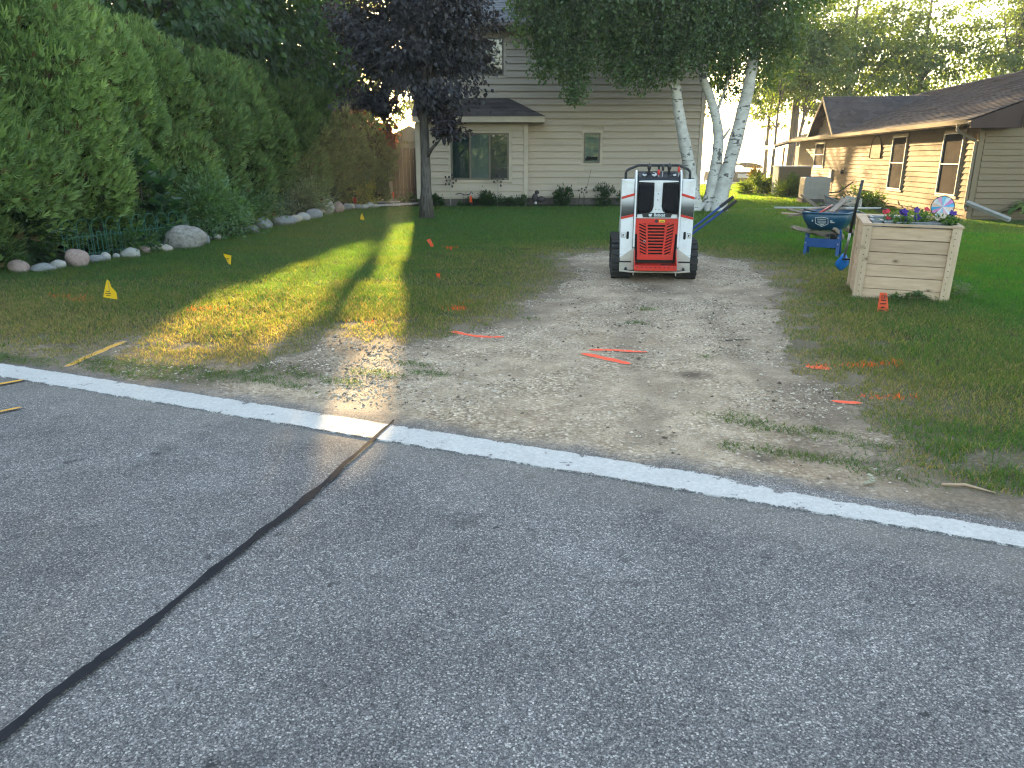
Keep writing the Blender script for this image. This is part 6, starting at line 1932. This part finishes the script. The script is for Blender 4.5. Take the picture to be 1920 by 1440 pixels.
def litter():
    o = MB().tube([(0, 0, .012), (.10, .02, .018), (.22, -.02, .012)], [.006, .007, .003], 6).build('twig', MAT['pine'], None, True, loc=(2.05, 3.27, .0), rot=(0, 0, R(-20)), fix=False)
    tag(o, 'pale snapped twig at the grass edge beside the road', 'twig')
    t = MB()
    for k in range(5): t.prism([(-.03 + .02 * k, -.012), (-.005 + .02 * k, -.016), (.01 + .02 * k, .004), (-.012 + .02 * k, .016)], 'z', .006 + .003 * k, .009 + .003 * k, 0, Matrix.Rotation(R(k * 15), 4, 'Z'))
    o = t.build('dry_leaf', MAT['dry_tan'], None, loc=(1.70, 3.28, .01)); tag(o, 'crumpled pale leaf on the road shoulder', 'leaf')
    o = MB().tube([(0, 0, .012), (.12, .01, .016), (.25, .03, .012)], [.004, .005, .002], 5).build('twig', MAT['bark_dark'], None, True, loc=(1.8, 6.2, .0), rot=(0, 0, R(4)), fix=False)
    tag(o, 'thin dark twig on the right edge of the gravel', 'twig')
litter()

# ------------------------------------------------------------------ pontoon boat on its lift
def boat():
    t = thing('pontoon_boat', 'covered pontoon boat on its lift at the lake shore', 'boat', (16.35, 57, -.62))
    t.rotation_euler = (0, 0, R(6))
    for s in (-1, 1): MB().tube([(s * .85, -2.6, .15), (s * .85, -2.2, .15), (s * .85, 3, .15)], [.12, .28, .28], 10).build('pontoon', MAT['galv'], t, True, fix=False)
    MB().box(-1.22, 1.22, -2.5, 3, .42, .52).build('deck', MAT['boat_white'], t, bevel=.02)
    MB().box(-1.2, 1.2, -2.45, -2.38, .525, 1.18).box(-1.2, -1.13, -2.37, 2.9, .525, 1.18).box(1.13, 1.2, -2.37, 2.9, .525, 1.18).build('side_fence', MAT['canvas'], t, bevel=.01)
    MB().box(-.75, .75, -2.465, -2.452, .80, 1.08).build('pale_panel', MAT['boat_white'], t)
    m = MB()
    arc = [(-1.22 , 1.45), (-1.0, 1.68), (-.5, 1.80), (0, 1.83), (.5, 1.80), (1.0, 1.68), (1.22, 1.45), (1.0, 1.60), (.5, 1.71), (0, 1.74), (-.5, 1.71), (-1.0, 1.60)]
    m.prism(arc, 'y', -2.2, 1.2).build('canopy', MAT['canvas'], t)
    f = MB()
    for x in (-1.2, 1.2): f.tube([(x, -2.1, .6), (x, -2.1, 1.5)], .025, 6).tube([(x, 1.0, .6), (x, 1.0, 1.5)], .025, 6)
    f.tube([(-.05, -2.25, 1.1), (-.05, -2.25, 1.86)], .02, 5)
    f.build('canopy_frame', MAT['galv'], t, fix=False)
    l = MB()
    for x in (-1.45, 1.45):
        for y in (-1.8, 2.2): l.tube([(x, y, -1.6), (x, y, 1.0)], .05, 6)
    for x in (-1.45, 1.45): l.tube([(x, -2, -.15), (x, 2.5, -.15)], .06, 6)
    l.build('boat_lift', MAT['galv'], t, fix=False)
boat()

# ------------------------------------------------------------------ trees
GD, GL = (.036, .086, .042), (.085, .155, .066)          # dark and light green
def hedge():
    rows = [
        # x, y, height, radius, sprays, spray size, label
        (-8.40, 10.6, 3.75, 1.53, 26250, 0.140, 'broad arborvitae cut by the left edge, nearest the road'),
        (-8.10, 12.6, 3.75, 1.47, 29750, 0.140, 'tallest looking arborvitae, second from the road'),
        (-8.10, 14.5, 3.70, 1.36, 22750, 0.140, 'yellowish green arborvitae above the wire fence'),
        (-7.90, 16.3, 3.55, 1.30, 19250, 0.147, 'full arborvitae behind the great boulder'),
        (-7.70, 18.0, 3.45, 1.19, 15750, 0.154, 'arborvitae behind the round light shrub'),
        (-7.45, 19.6, 3.40, 1.13, 14000, 0.154, 'deep green arborvitae in the middle of the hedge'),
        (-7.20, 21.1, 3.25, 1.07, 12250, 0.161, 'arborvitae beside the grey leaved shrub'),
        (-6.65, 22.6, 3.05, 1.02, 10500, 0.161, 'dark arborvitae behind the grey leaved shrub'),
        (-6.25, 24.1, 2.95, 0.96, 9625, 0.168, 'dark arborvitae left of the yellow green shrub'),
        (-5.80, 25.5, 2.80, 0.90, 8750, 0.168, 'dark arborvitae behind the yellow green shrub'),
        (-5.10, 27.0, 2.70, 0.85, 8750, 0.168, 'last slim dark arborvitae next to the brown fence'),
    ]
    for i, (x, y, h, r, n, fs, lb) in enumerate(rows):
        arborvitae(lb, x, y, h, r, n, fs, (1.0, 1.08, 1.15, .92, .85, .98, .82, .72, .66, .66, .62)[i], carve=i > 7)
hedge()

def backdrop_left():
    G = 'leafy trees behind the hedge'
    rows = [
        (-11.5, 17.0, 11, (3.4, 3.2, 4.6), .22, 'dark broad leaved tree above the near end of the hedge'),
        (-9.6, 21.5, 12, (3.3, 3.0, 5.2), .24, 'dark maple with forked trunk above the middle of the hedge'),
        (-14.0, 24.0, 13, (4.2, 3.5, 5.8), .25, 'tall dark tree far back at the upper left'),
        (-8.3, 26.0, 12, (2.9, 2.8, 5.3), .2, 'leafy tree rising left of the purple maple'),
        (-11.5, 31.0, 13, (4.0, 3.5, 5.9), .25, 'pale green tree in the gap of the left trees'),
        (-7.4, 31.5, 11, (2.5, 2.6, 4.9), .18, 'backlit tree whose lower leaves glow yellow'),
    ]
    for i, (x, y, h, rad, tr, lb) in enumerate(rows):
        deciduous('leafy_tree', lb, x, y, h, rad, tr, GD, GL, 230, 75, .95, .19, G, cz=h - rad[2] - .4, flat=.38, nl=16)
    # low growth that closes the foot of the wood
    for i, (x, y, r, h, lb) in enumerate(((-10.2, 15.2, 1.6, 3.2, 'dark undergrowth behind the second hedge tree'), (-9.6, 19.3, 1.6, 3.4, 'dark undergrowth behind the middle of the hedge'), (-8.7, 23.6, 1.6, 3.6, 'dark undergrowth behind the far hedge'), (-7.6, 28.4, 1.5, 3.6, 'dark undergrowth at the far end of the hedge'), (-12.5, 20, 2.2, 4, 'deep shaded undergrowth far left'), (-10.6, 27, 2.2, 4, 'deep shaded undergrowth behind the dark trees'))):
        deciduous('understorey_bush', lb, x, y, h, (r, r, h * .52), .06, GD, GL, 90, 60, .6, .16, 'undergrowth behind the hedge', cz=h * .48, nl=6)
    deciduous('lilac', 'loose lilac tree behind the brown fence, lit yellow at its edge', -5.4, 33.5, 5.6, (1.5, 1.5, 2.5), .08, (.05, .08, .02), (.10, .14, .035), 70, 50, .5, .13, 'leafy trees behind the hedge', cz=3.6, nl=8)  # added tree, its crown keeps low sun off the lawn
    deciduous('shore_tree', 'sunlit tree glimpsed between hedge and purple maple', -9.5, 47, 12, (3.6, 3.4, 4.6), .2, (.06, .09, .02), (.12, .16, .04), 130, 60, .9, .24, 'trees on the lake shore', cz=7.6, nl=8)
backdrop_left()

def purple_maple():
    x, y = -2.26, 20.2
    t = thing('purple_maple', 'dark purple leaved maple standing on the lawn before the house', 'tree', (x, y, 0))
    c = (x - .22, y, 4.95)
    C = crown('crown', t, c, (1.9, 1.8, 3.0), 300, 84, .46, .115, MAT['purple'], (.017, .019, .026), (.044, .041, .053), .5, low=-.93, bias=.42)
    C2 = crown('crown', t, (x + .62, y - .3, 2.22), (.42, .4, .30), 12, 40, .25, .13, MAT['purple'], (.022, .019, .027), (.05, .04, .05), .5)
    mb = MB()
    ends = list(C[rng.permutation(len(C))[:26]]) + [C2[0]]
    crown('crown', t, (x - 1.35, y, 2.75), (.75, .8, .6), 30, 90, .34, .11, MAT['purple'], (.017, .019, .026), (.044, .041, .053), .5)
    limbs(mb, (x, y, -.1), (x + .05, y, 6.2), .155, .04, ends, 14, 4, .05)
    mb.build('trunk', MAT['bark'], t, True, fix=False)
    # low edge of leaves, backlight put into their redder, lighter colour
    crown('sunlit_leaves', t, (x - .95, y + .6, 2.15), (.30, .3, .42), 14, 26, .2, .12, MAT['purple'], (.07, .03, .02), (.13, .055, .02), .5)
    for ch in t.children: ch.location = (-x, -y, 0)
purple_maple()

def birch():
    t = thing('birch_clump', 'white barked birch of three trunks beside the beige house', 'tree', (5.95, 23.2, 0))
    off = (-5.95, -23.2, 0)
    P = {
        'a': [(5.52, 23.2, -.1), (5.50, 23.2, .25), (5.36, 23.2, .9), (5.24, 23.2, 1.45), (4.99, 23.2, 2.36), (4.80, 23.15, 3.1), (4.66, 23.1, 3.8), (4.44, 23.0, 4.4), (4.1, 22.8, 5.6), (3.7, 22.6, 7.0)],
        'b': [(5.98, 23.3, -.1), (6.0, 23.3, .3), (6.06, 23.3, .9), (6.12, 23.3, 1.5), (6.13, 23.35, 2.1), (6.0, 23.35, 2.7), (5.80, 23.4, 3.24), (5.55, 23.4, 3.8), (5.38, 23.4, 4.9), (5.3, 23.4, 6.2), (5.2, 23.4, 7.8)],
        'c': [(6.22, 23.15, -.1), (6.26, 23.15, .3), (6.42, 23.15, 1.1), (6.66, 23.15, 2.36), (6.80, 23.15, 3.2), (6.88, 23.15, 3.9), (6.92, 23.15, 4.8), (6.92, 23.1, 6.0), (7.0, 23.0, 7.6)],
    }
    rad0 = {'a': .225, 'b': .20, 'c': .25}
    for k, lb in (('a', 'left trunk of the birch, bending left with dark scars'), ('b', 'middle trunk of the birch'), ('c', 'right trunk of the birch, leaning right')):
        pts = P[k]; n = len(pts)
        # smooth the polyline
        q = []
        for i in range(n - 1):
            for u in range(4):
                a0, a1, a2, a3 = (Vector(pts[max(i-1, 0)]), Vector(pts[i]), Vector(pts[i+1]), Vector(pts[min(i+2, n-1)]))
                s = u / 4
                q.append(.5 * ((2*a1) + (a2-a0)*s + (2*a0-5*a1+4*a2-a3)*s*s + (-a0+3*a1-3*a2+a3)*s**3))
        q.append(Vector(pts[-1]))
        r0 = rad0[k]
        rr = [r0 * (1.35 - .35 * min(1, i / 5)) * (1 - .62 * i / len(q)) * (1 + .05 * math.sin(i * 1.9)) for i in range(len(q))]
        o = MB().tube(q, rr, 16).build('trunk', MAT['birch'], t, True, loc=off, fix=False); o['label'] = lb
    MB().tube([(6.12, 23.3, 1.9), (6.3, 23.25, 2.15), (6.42, 23.2, 2.35)], [.05, .045, .03], 8).build('branch_stub', MAT['birch'], t, True, loc=off, fix=False)
    base = MB()
    for k in range(7):
        a = 6.283 * k / 7
        base.tube([(5.92 + .1 * math.cos(a), 23.2 + .1 * math.sin(a), .14), (5.92 + .38 * math.cos(a), 23.2 + .3 * math.sin(a), .03), (5.92 + .6 * math.cos(a), 23.2 + .45 * math.sin(a), -.05)], [.12, .09, .03], 7)
    base.build('root_flare', MAT['birch'], t, True, loc=off, fix=False)
    # hanging strands: each a thin twig carrying leaves, gathered in curtains of uneven length
    strands = []
    R_ = random.Random(5)
    def hang(cx, cy, zt, zb, rx, ry, n):
        for _ in range(n):
            a = R_.uniform(0, 6.283); q = math.sqrt(R_.random())
            x, y = cx + rx * q * math.cos(a), cy + ry * q * math.sin(a)
            z1 = zt + R_.uniform(-.3, .5); z0 = zb + abs(R_.gauss(0, .35)) + q * .25
            strands.append((x, y, z1, max(z0, zb)))
    hang(.75, 22.3, 5.9, 4.1, .9, .7, 50); hang(1.05, 22.3, 5.2, 3.35, .55, .6, 34); hang(1.75, 22.3, 4.7, 2.75, .45, .55, 34)
    hang(1.35, 22.5, 5.2, 3.45, .8, .6, 40); hang(2.4, 22.4, 5.2, 3.55, .6, .7, 44); hang(3.1, 22.4, 5.0, 3.3, .5, .7, 40)
    hang(3.55, 22.5, 4.8, 3.05, .40, .6, 36); hang(4.1, 22.6, 4.8, 3.15, .45, .6, 40); hang(4.75, 22.3, 4.9, 3.4, .5, .6, 44)
    hang(5.3, 22.2, 5.0, 3.6, .5, .6, 40); hang(6.0, 22.3, 5.0, 3.75, .6, .6, 40); hang(6.4, 23.7, 4.6, 2.95, .5, .6, 40)
    hang(7.1, 23.2, 5.0, 3.7, .6, .7, 40); hang(7.6, 23.6, 5.0, 3.2, .6, .7, 34); hang(8.1, 23.4, 5.4, 3.9, .5, .6, 30)
    hang(2.2, 22.3, 6.3, 4.2, 1.6, .9, 110); hang(4.2, 22.3, 6.6, 4.1, 1.7, 1.0, 130); hang(6.2, 22.6, 6.6, 4.3, 1.5, 1.0, 100)
    pos, tip = [], []
    mb = MB()
    for i, (x, y, z1, z0) in enumerate(strands):
        n = int((z1 - z0) / .036)
        w = R_.uniform(.05, .15); ph = R_.uniform(0, 6)
        pt = lambda t: Vector((x + w * math.sin(ph + t * 3), y + w * math.cos(ph + t * 2.3), z1 - (z1 - z0) * t))
        for k in range(n):
            t_ = R_.random()
            p = pt(t_)
            pos.append(p + Vector((R_.gauss(0, .06), R_.gauss(0, .06), 0))); tip.append((R_.gauss(0, .8), R_.gauss(0, .8), -.7))
        if i % 2 == 0: mb.tube([pt(0), pt(.33), pt(.66), pt(1)], [.006, .004, .003, .002], 3, cap=False)
    mb.build('hanging_twigs', MAT['bark_dark'], t, False, loc=off, fix=False)['kind'] = 'stuff'
    pos = np.array(pos); tip = np.array(tip); n = len(pos)
    size = .095 * (.65 + .7 * rng.random(n))
    leaves('leaves', pos, tip, unit(rdir(n) + np.array([0, 0, .3])), size, size * .72, tints(n, (.046, .090, .036), (.105, .165, .060)), MAT['leaf'], t).location = off
    for c, rad, ncl in (((3.4, 22.9, 6.2), (3.9, 2.0, 1.7), 170), ((6.9, 23.2, 6.0), (2.4, 2.0, 1.8), 100), ((1.0, 22.6, 6.3), (1.5, 1.3, 1.2), 45)):
        crown('crown', t, c, rad, ncl, 75, .50, .11, MAT['leaf'], (.042, .084, .034), (.10, .155, .056), .6, droop=.9)
    for ch in t.children: ch.location = off
    lm = MB()
    for (a, b, c_) in (((4.66, 23.1, 3.8), (3.6, 22.8, 5.0), (2.2, 22.4, 5.6)), ((4.8, 23.1, 3.1), (4.2, 22.9, 4.2), (3.2, 22.6, 4.9)), ((5.55, 23.4, 3.9), (4.9, 23.0, 5.1), (4.2, 22.4, 6.0)), ((6.9, 23.1, 4.5), (7.3, 23.1, 5.3), (7.7, 23.2, 5.9)), ((6.0, 23.35, 2.7), (6.4, 23.5, 3.9), (6.5, 23.6, 4.9)), ((2.2, 22.4, 5.6), (1.5, 22.3, 5.8), (.6, 22.3, 5.9)), ((4.2, 22.8, 5.2), (4.9, 22.6, 5.4), (5.5, 22.3, 5.3))):
        lm.tube([a, b, c_], [.05, .03, .012], 6)
    lm.build('limb', MAT['birch'], t, True, loc=off, fix=False)
birch()

def shore_trees():
    G = 'trees on the lake shore'
    A, B = (.055, .090, .024), (.13, .175, .042)
    D = lambda *a, **k: deciduous('shore_tree', *a, **k)
    D('slim shore tree with a bare forked trunk beside the boat', 16.6, 49.5, 8.2, (2.6, 2.4, 1.9), .12, A, B, 70, 45, .6, .15, G, cz=6.0, nl=16, z0=-.3)
    D('thick trunked shore tree behind the far end of the brown house', 18.6, 52, 13, (3.6, 3.2, 5.0), .36, A, B, 150, 55, .85, .21, G, cz=9.6, nl=14, z0=-1)
    D('leaning shore tree with twin stems beside the porch', 18.2, 50.5, 9, (2.4, 2.4, 2.8), .14, A, B, 80, 55, .7, .19, G, cz=7.4, nl=10, z0=-.5, lean=(.7, 0))
    D('tall shore tree hidden by the beige house', 4.6, 53, 14, (4.2, 3.6, 6.6), .3, A, B, 260, 60, 1.1, .28, G, cz=7.0, nl=8, z0=-1.2)  # unseen sun blocker, put here to shade the right lawn
    D('tall shore tree above the birch', 10.6, 56, 14, (4.4, 3.6, 5.0), .3, A, B, 250, 60, .9, .25, G, cz=8.6, nl=14, z0=-1.6)
    D('shore tree glowing yellow between birch and brown house', 12.7, 58, 13.5, (3.6, 3.4, 4.6), .25, A, B, 190, 60, .85, .23, G, cz=9.6, nl=12, z0=-1.8)
    D('big shore tree above the cross gable of the brown house', 23.5, 56, 15, (4.6, 3.8, 6.4), .32, A, B, 245, 60, .95, .23, G, cz=8.6, nl=20, z0=-1.6)
    D('shore tree with several bare limbs above the brown roof', 29.5, 58, 15.5, (4.4, 3.8, 6.6), .3, A, B, 215, 60, .95, .23, G, cz=8.9, nl=22, z0=-1.8)
    D('tall shore tree behind the roof vents', 35.5, 57, 16, (4.4, 3.8, 6.8), .32, A, B, 215, 60, .95, .23, G, cz=9.1, nl=22, z0=-1.8)
    D('shore tree at the upper right edge', 41, 60, 16, (4.4, 4, 6.8), .3, A, B, 190, 60, 1.0, .25, G, cz=9.0, nl=18, z0=-1.8)
    D('shore tree far behind the beige house', -1.5, 55, 13, (3.8, 3.6, 6), .28, A, B, 200, 60, 1.0, .27, G, cz=6.8, nl=8, z0=-1.5)
    D('tall shore tree seen through the gap left of the beige house', -5.6, 59, 14, (3.4, 3.2, 5.2), .28, A, B, 170, 55, .9, .25, G, cz=8.8, nl=8, z0=-1.8)  # added tree that blocks a stray sunbeam onto the road
    D('pale shore tree seen low between trunks and porch', 20.5, 63, 9, (2.8, 2.8, 3.6), .18, A, B, 110, 55, .8, .22, G, cz=7.6, nl=10, z0=-2.2)
shore_trees()

def far_woods():
    m = MB()
    r_ = random.Random(9)
    for k in range(420):
        x = -1500 + k * 9 + r_.uniform(-4, 4)
        m.sphere((x, 1600 + r_.uniform(-20, 25), 2), r_.uniform(5, 10), (1.4, 1, r_.uniform(.8, 1.5)), 6)
    o = m.build('far_woods', MAT['far_leaf'], None, True, fix=False)
    tag(o, 'hazy line of woods along the far lake shore', 'woods', kind='stuff')
MAT['far_leaf'] = M_('far_leaf', (.05, .07, .035), .9, .2, .05, None, 0)
far_woods()

# ------------------------------------------------------------------ shrubs and flowers
def shrubs():
    A, B = (.030, .068, .024), (.065, .125, .045)
    bush('peony_bush', 'dark leaved peony bush with pink seed heads at the left edge', 'shrub', -7.55, 11.05, .85, .55, .95, 2600, .12, (.018, .045, .020), (.040, .085, .034), None, .02, .34)
    s = thing('peony_seed_heads', 'dull pink seed heads standing above the dark peony bush', 'flowers', (-7.5, 11.0, 0))
    for (x, z) in ((-.45, 1.02), (-.2, 1.06), (.05, .78), (-.05, .9), (-.6, .85), (.2, .70)):
        MB().sphere((x, -.25, z), .045, (1.4, 1, .7), 8).build('seed_head', MAT['petal_pink'], s, True, fix=False)
        MB().tube([(x, -.25, z - .02), (x * .8, -.1, z - .4), (x * .6, 0, .1)], .005, 5).build('stem', MAT['stem_green'], s, fix=False)
    y_ = thing('goldenrod', 'small spray of yellow flowers behind the peony bush', 'flowers', (-7.35, 12.0, 0))
    for k in range(9):
        x, z = -.12 + .035 * k, 1.0 + .03 * (k % 3) + .012 * k
        MB().sphere((x, -.1, z), .022, (1, 1, .8), 6).build('flower', MAT['petal_yellow'], y_, True, fix=False)
    MB().tube([(0, 0, 0), (.02, -.06, .6), (.1, -.1, 1.0)], .008, 5).tube([(.02, -.06, .6), (-.1, -.1, 1.0)], .006, 5).build('stem', MAT['stem_green'], y_, fix=False)
    bush('leafy_shrub', 'bright green leafy sapling behind the wire fence', 'shrub', -6.95, 12.6, .55, .5, 1.55, 900, .13, (.05, .10, .03), (.10, .17, .045), None, .02, .6)
    bush('vine', 'big leaved dark vine hanging between the second and third hedge trees', 'vine', -6.55, 13.7, .45, .35, 1.75, 420, .19, (.028, .075, .04), (.05, .11, .055), None, .02, .9, .6, 5)
    bush('fern', 'low ferns and weeds behind the wire fence', 'plant', -6.45, 13.2, .65, .45, .65, 1300, .12, A, (.07, .14, .04), 'low plants along the bed', .02, .3)
    bush('fern', 'low weeds at the road end of the bed', 'plant', -7.2, 10.5, .5, .3, .35, 700, .10, A, (.06, .12, .04), 'low plants along the bed', .02, .3)
    bush('fern', 'leafy weeds in front of the wire fence by the white stone', 'plant', -6.30, 12.2, .55, .35, .42, 1100, .08, A, (.07, .14, .045), 'low plants along the bed', .02, .4)
    bush('round_shrub', 'round light green small leaved shrub beside the great boulder', 'shrub', -6.25, 15.5, .95, .75, 1.30, 5200, .075, (.075, .150, .075), (.17, .27, .145), None, .02, .6)
    bush('round_shrub', 'darker spreading shrub right of the round light one', 'shrub', -6.2, 17.5, .8, .6, .85, 2600, .09, (.05, .11, .04), (.11, .19, .075), None, .02, .5)
    bush('round_shrub', 'dark low shrub just behind the flat stones', 'shrub', -6.45, 19.2, .7, .6, .7, 1600, .10, (.02, .05, .025), B, None, .02, .5)
    bush('grey_shrub', 'grey green shrub with pale leaf tips in the far bed', 'shrub', -5.9, 21.2, .85, .7, 1.15, 2400, .10, (.08, .13, .09), (.19, .25, .18), None, .02, .4)
    bush('round_shrub', 'dark shrub between the grey green and the yellow green ones', 'shrub', -5.8, 23.2, .6, .5, .8, 1200, .10, (.02, .05, .025), A, None, .02, .5)
    bush('yellow_shrub', 'yellow green small shrub near the far end of the stones', 'shrub', -5.0, 25.3, .62, .5, .85, 1500, .09, (.17, .18, .045), (.32, .31, .09), None, .02, .4)
    bush('hosta', 'small pale plant at the foot of the brown fence', 'plant', -3.75, 27.4, .35, .3, .32, 260, .14, A, (.10, .17, .06), None, .0, .5)
    # foot of the beige house
    G = 'little plants along the foot of the beige house'
    for x, y, r, h, n, lb in ((-2.6, 25.35, .36, .42, 700, 'grassy clump at the left foot of the bay'), (-1.3, 25.45, .5, .22, 400, 'low weeds under the low twisted ornament'), (-.75, 25.4, .42, .42, 700, 'leafy clump left of the right metal flower'), (.2, 25.5, .3, .38, 380, 'thin weeds at the right end of the bay'), (1.75, 26.0, .36, .58, 900, 'leafy clump below the blank wall left of the small window'), (3.15, 26.0, .38, .60, 900, 'leafy clump right under the small window'), (4.3, 26.1, .4, .28, 400, 'low weeds by the wall behind the loader'), (-.1, 25.5, .22, .30, 240, 'low green tuft beside the right metal flower')):
        bush('wall_plant', lb, 'plant', x, y, r, .25, h, n, .10, (.022, .052, .022), (.055, .105, .04), G, 0, .32, -.1, 6, shape='upright' if h > .5 else 'dome')
    # right house
    bush('lit_shrub', 'round shrub glowing yellow in front of the pale enclosure', 'shrub', 11.35, 31.6, .62, .5, .85, 1300, .10, (.07, .11, .03), (.14, .18, .05), None, 0, .5)
    bush('daylily', 'clump of arching daylily leaves on the sunlit lawn', 'plant', 10.9, 34.6, .95, .7, .62, 900, .30, (.07, .11, .03), (.13, .17, .05), None, 0, .12, .3)
    bush('daylily', 'tall reddish grass plume behind the daylily clump', 'plant', 12.0, 37.5, .5, .4, 1.2, 260, .42, (.14, .10, .05), (.20, .15, .07), None, 0, .07, .0, shape='upright')
    bush('border_plants', 'white flowered low plants behind the white picket edging', 'plant', 11.4, 24.6, .45, 1.1, .5, 900, .10, (.04, .085, .025), (.09, .15, .045), None, 0, .4)
    bush('border_plants', 'low plants by the golden wall near the meter box', 'plant', 11.8, 26.6, .5, .9, .5, 700, .10, (.04, .085, .025), (.09, .15, .045), None, 0, .4)
    bush('clover_patch', 'clover and small weeds against the right foot of the planter', 'plant', 4.95, 8.35, .25, .35, .16, 900, .022, (.05, .11, .03), (.16, .20, .12), None, 0, .8, 0, 4)
    bush('clover_patch', 'weeds against the front foot of the planter', 'plant', 4.35, 8.12, .32, .10, .10, 700, .022, (.04, .10, .03), (.12, .18, .08), None, 0, .8, 0, 4)
    # hosta of large leaves at the right edge, leaf by leaf
    t = thing('hosta', 'lush yellow green hosta at the right edge below the gable wall', 'plant', (13.3, 18.9, 0))
    V, F = [], []
    for i in range(7):
        u = i / 6; w = .5 * math.sin(math.pi * (.08 + .92 * u) ** .8) if i < 6 else 0
        for q in (-1, 0, 1): V.append((u, q * w * .62, .16 * math.sin(u * 2.6) - .22 * u * u + (.03 if q else 0)))
    F = [(i*3+k, i*3+k+1, (i+1)*3+k+1, (i+1)*3+k) for i in range(6) for k in range(2)]
    lm = [MB().add(V, F).mesh('leaf', m, True) for m in (MAT['hosta_a'], MAT['hosta_b'])]
    for k in range(95):
        a = random.uniform(0, 6.283); q = random.random() ** .6; s_ = random.uniform(.20, .32)
        link_mesh('leaf', lm[k % 2], t, (1.05 * q * math.cos(a), .6 * q * math.sin(a), .12 + .42 * (1 - q * q) + random.uniform(0, .1)), (random.uniform(-.3, .3), random.uniform(-.2, .6), a + random.uniform(-.5, .5)), (s_, s_, s_))
def hosta_mat(name, c):
    m, N, L, P = nodes(name)
    P.inputs['Base Color'].default_value = (*c, 1); P.inputs['Roughness'].default_value = .5
    n = noise_(N, L, objvec(N, L, (2, 16, 2)), 2, 3)
    L.new(mix(N, L, n, tuple(x * .7 for x in c), tuple(x * 1.3 for x in c)), P.inputs['Base Color'])
    bump(N, L, P, n, .4, .02)
    return m
MAT['hosta_a'] = hosta_mat('hosta_leaf', (.13, .20, .04)); MAT['hosta_b'] = hosta_mat('hosta_leaf_dark', (.06, .125, .03))
shrubs()

def roadside_wood():
    # the trees across the road, seen only in the window panes
    P = []
    for k in range(14):
        x = -46 + k * 7; c = np.array([x, -34 + 3 * math.sin(k * 2.1), 2.6])
        q = rdir(700) * (rng.random((700, 1)) ** .5) * np.array([4.6, 3.0, 2.8]) + c
        P.append(q)
    P = np.concatenate(P); n = len(P)
    o = leaves('roadside_wood', P, rdir(n), rdir(n), np.full(n, .9), np.full(n, .7), tints(n, GD, GL), MAT['leaf'], None, False)
    tag(o, 'wood across the road mirrored in the windows', 'woods', kind='stuff')
roadside_wood()

def haze():
    m, N, L, P = nodes('haze'); N.remove(P)
    v = N.new('ShaderNodeVolumePrincipled')
    v.inputs['Color'].default_value = (.90, .95, 1.0, 1); v.inputs['Density'].default_value = .0008; v.inputs['Anisotropy'].default_value = .5
    L.new(v.outputs[0], N['Material Output'].inputs['Volume'])
    o = MB().box(-3020, 3020, -3020, 6020, -5, 21).build('haze', m)
    tag(o, kind='stuff')
haze()
print('objects', len(bpy.data.objects), 'tris', sum(len(o.data.polygons) for o in bpy.data.objects if o.type == 'MESH'))
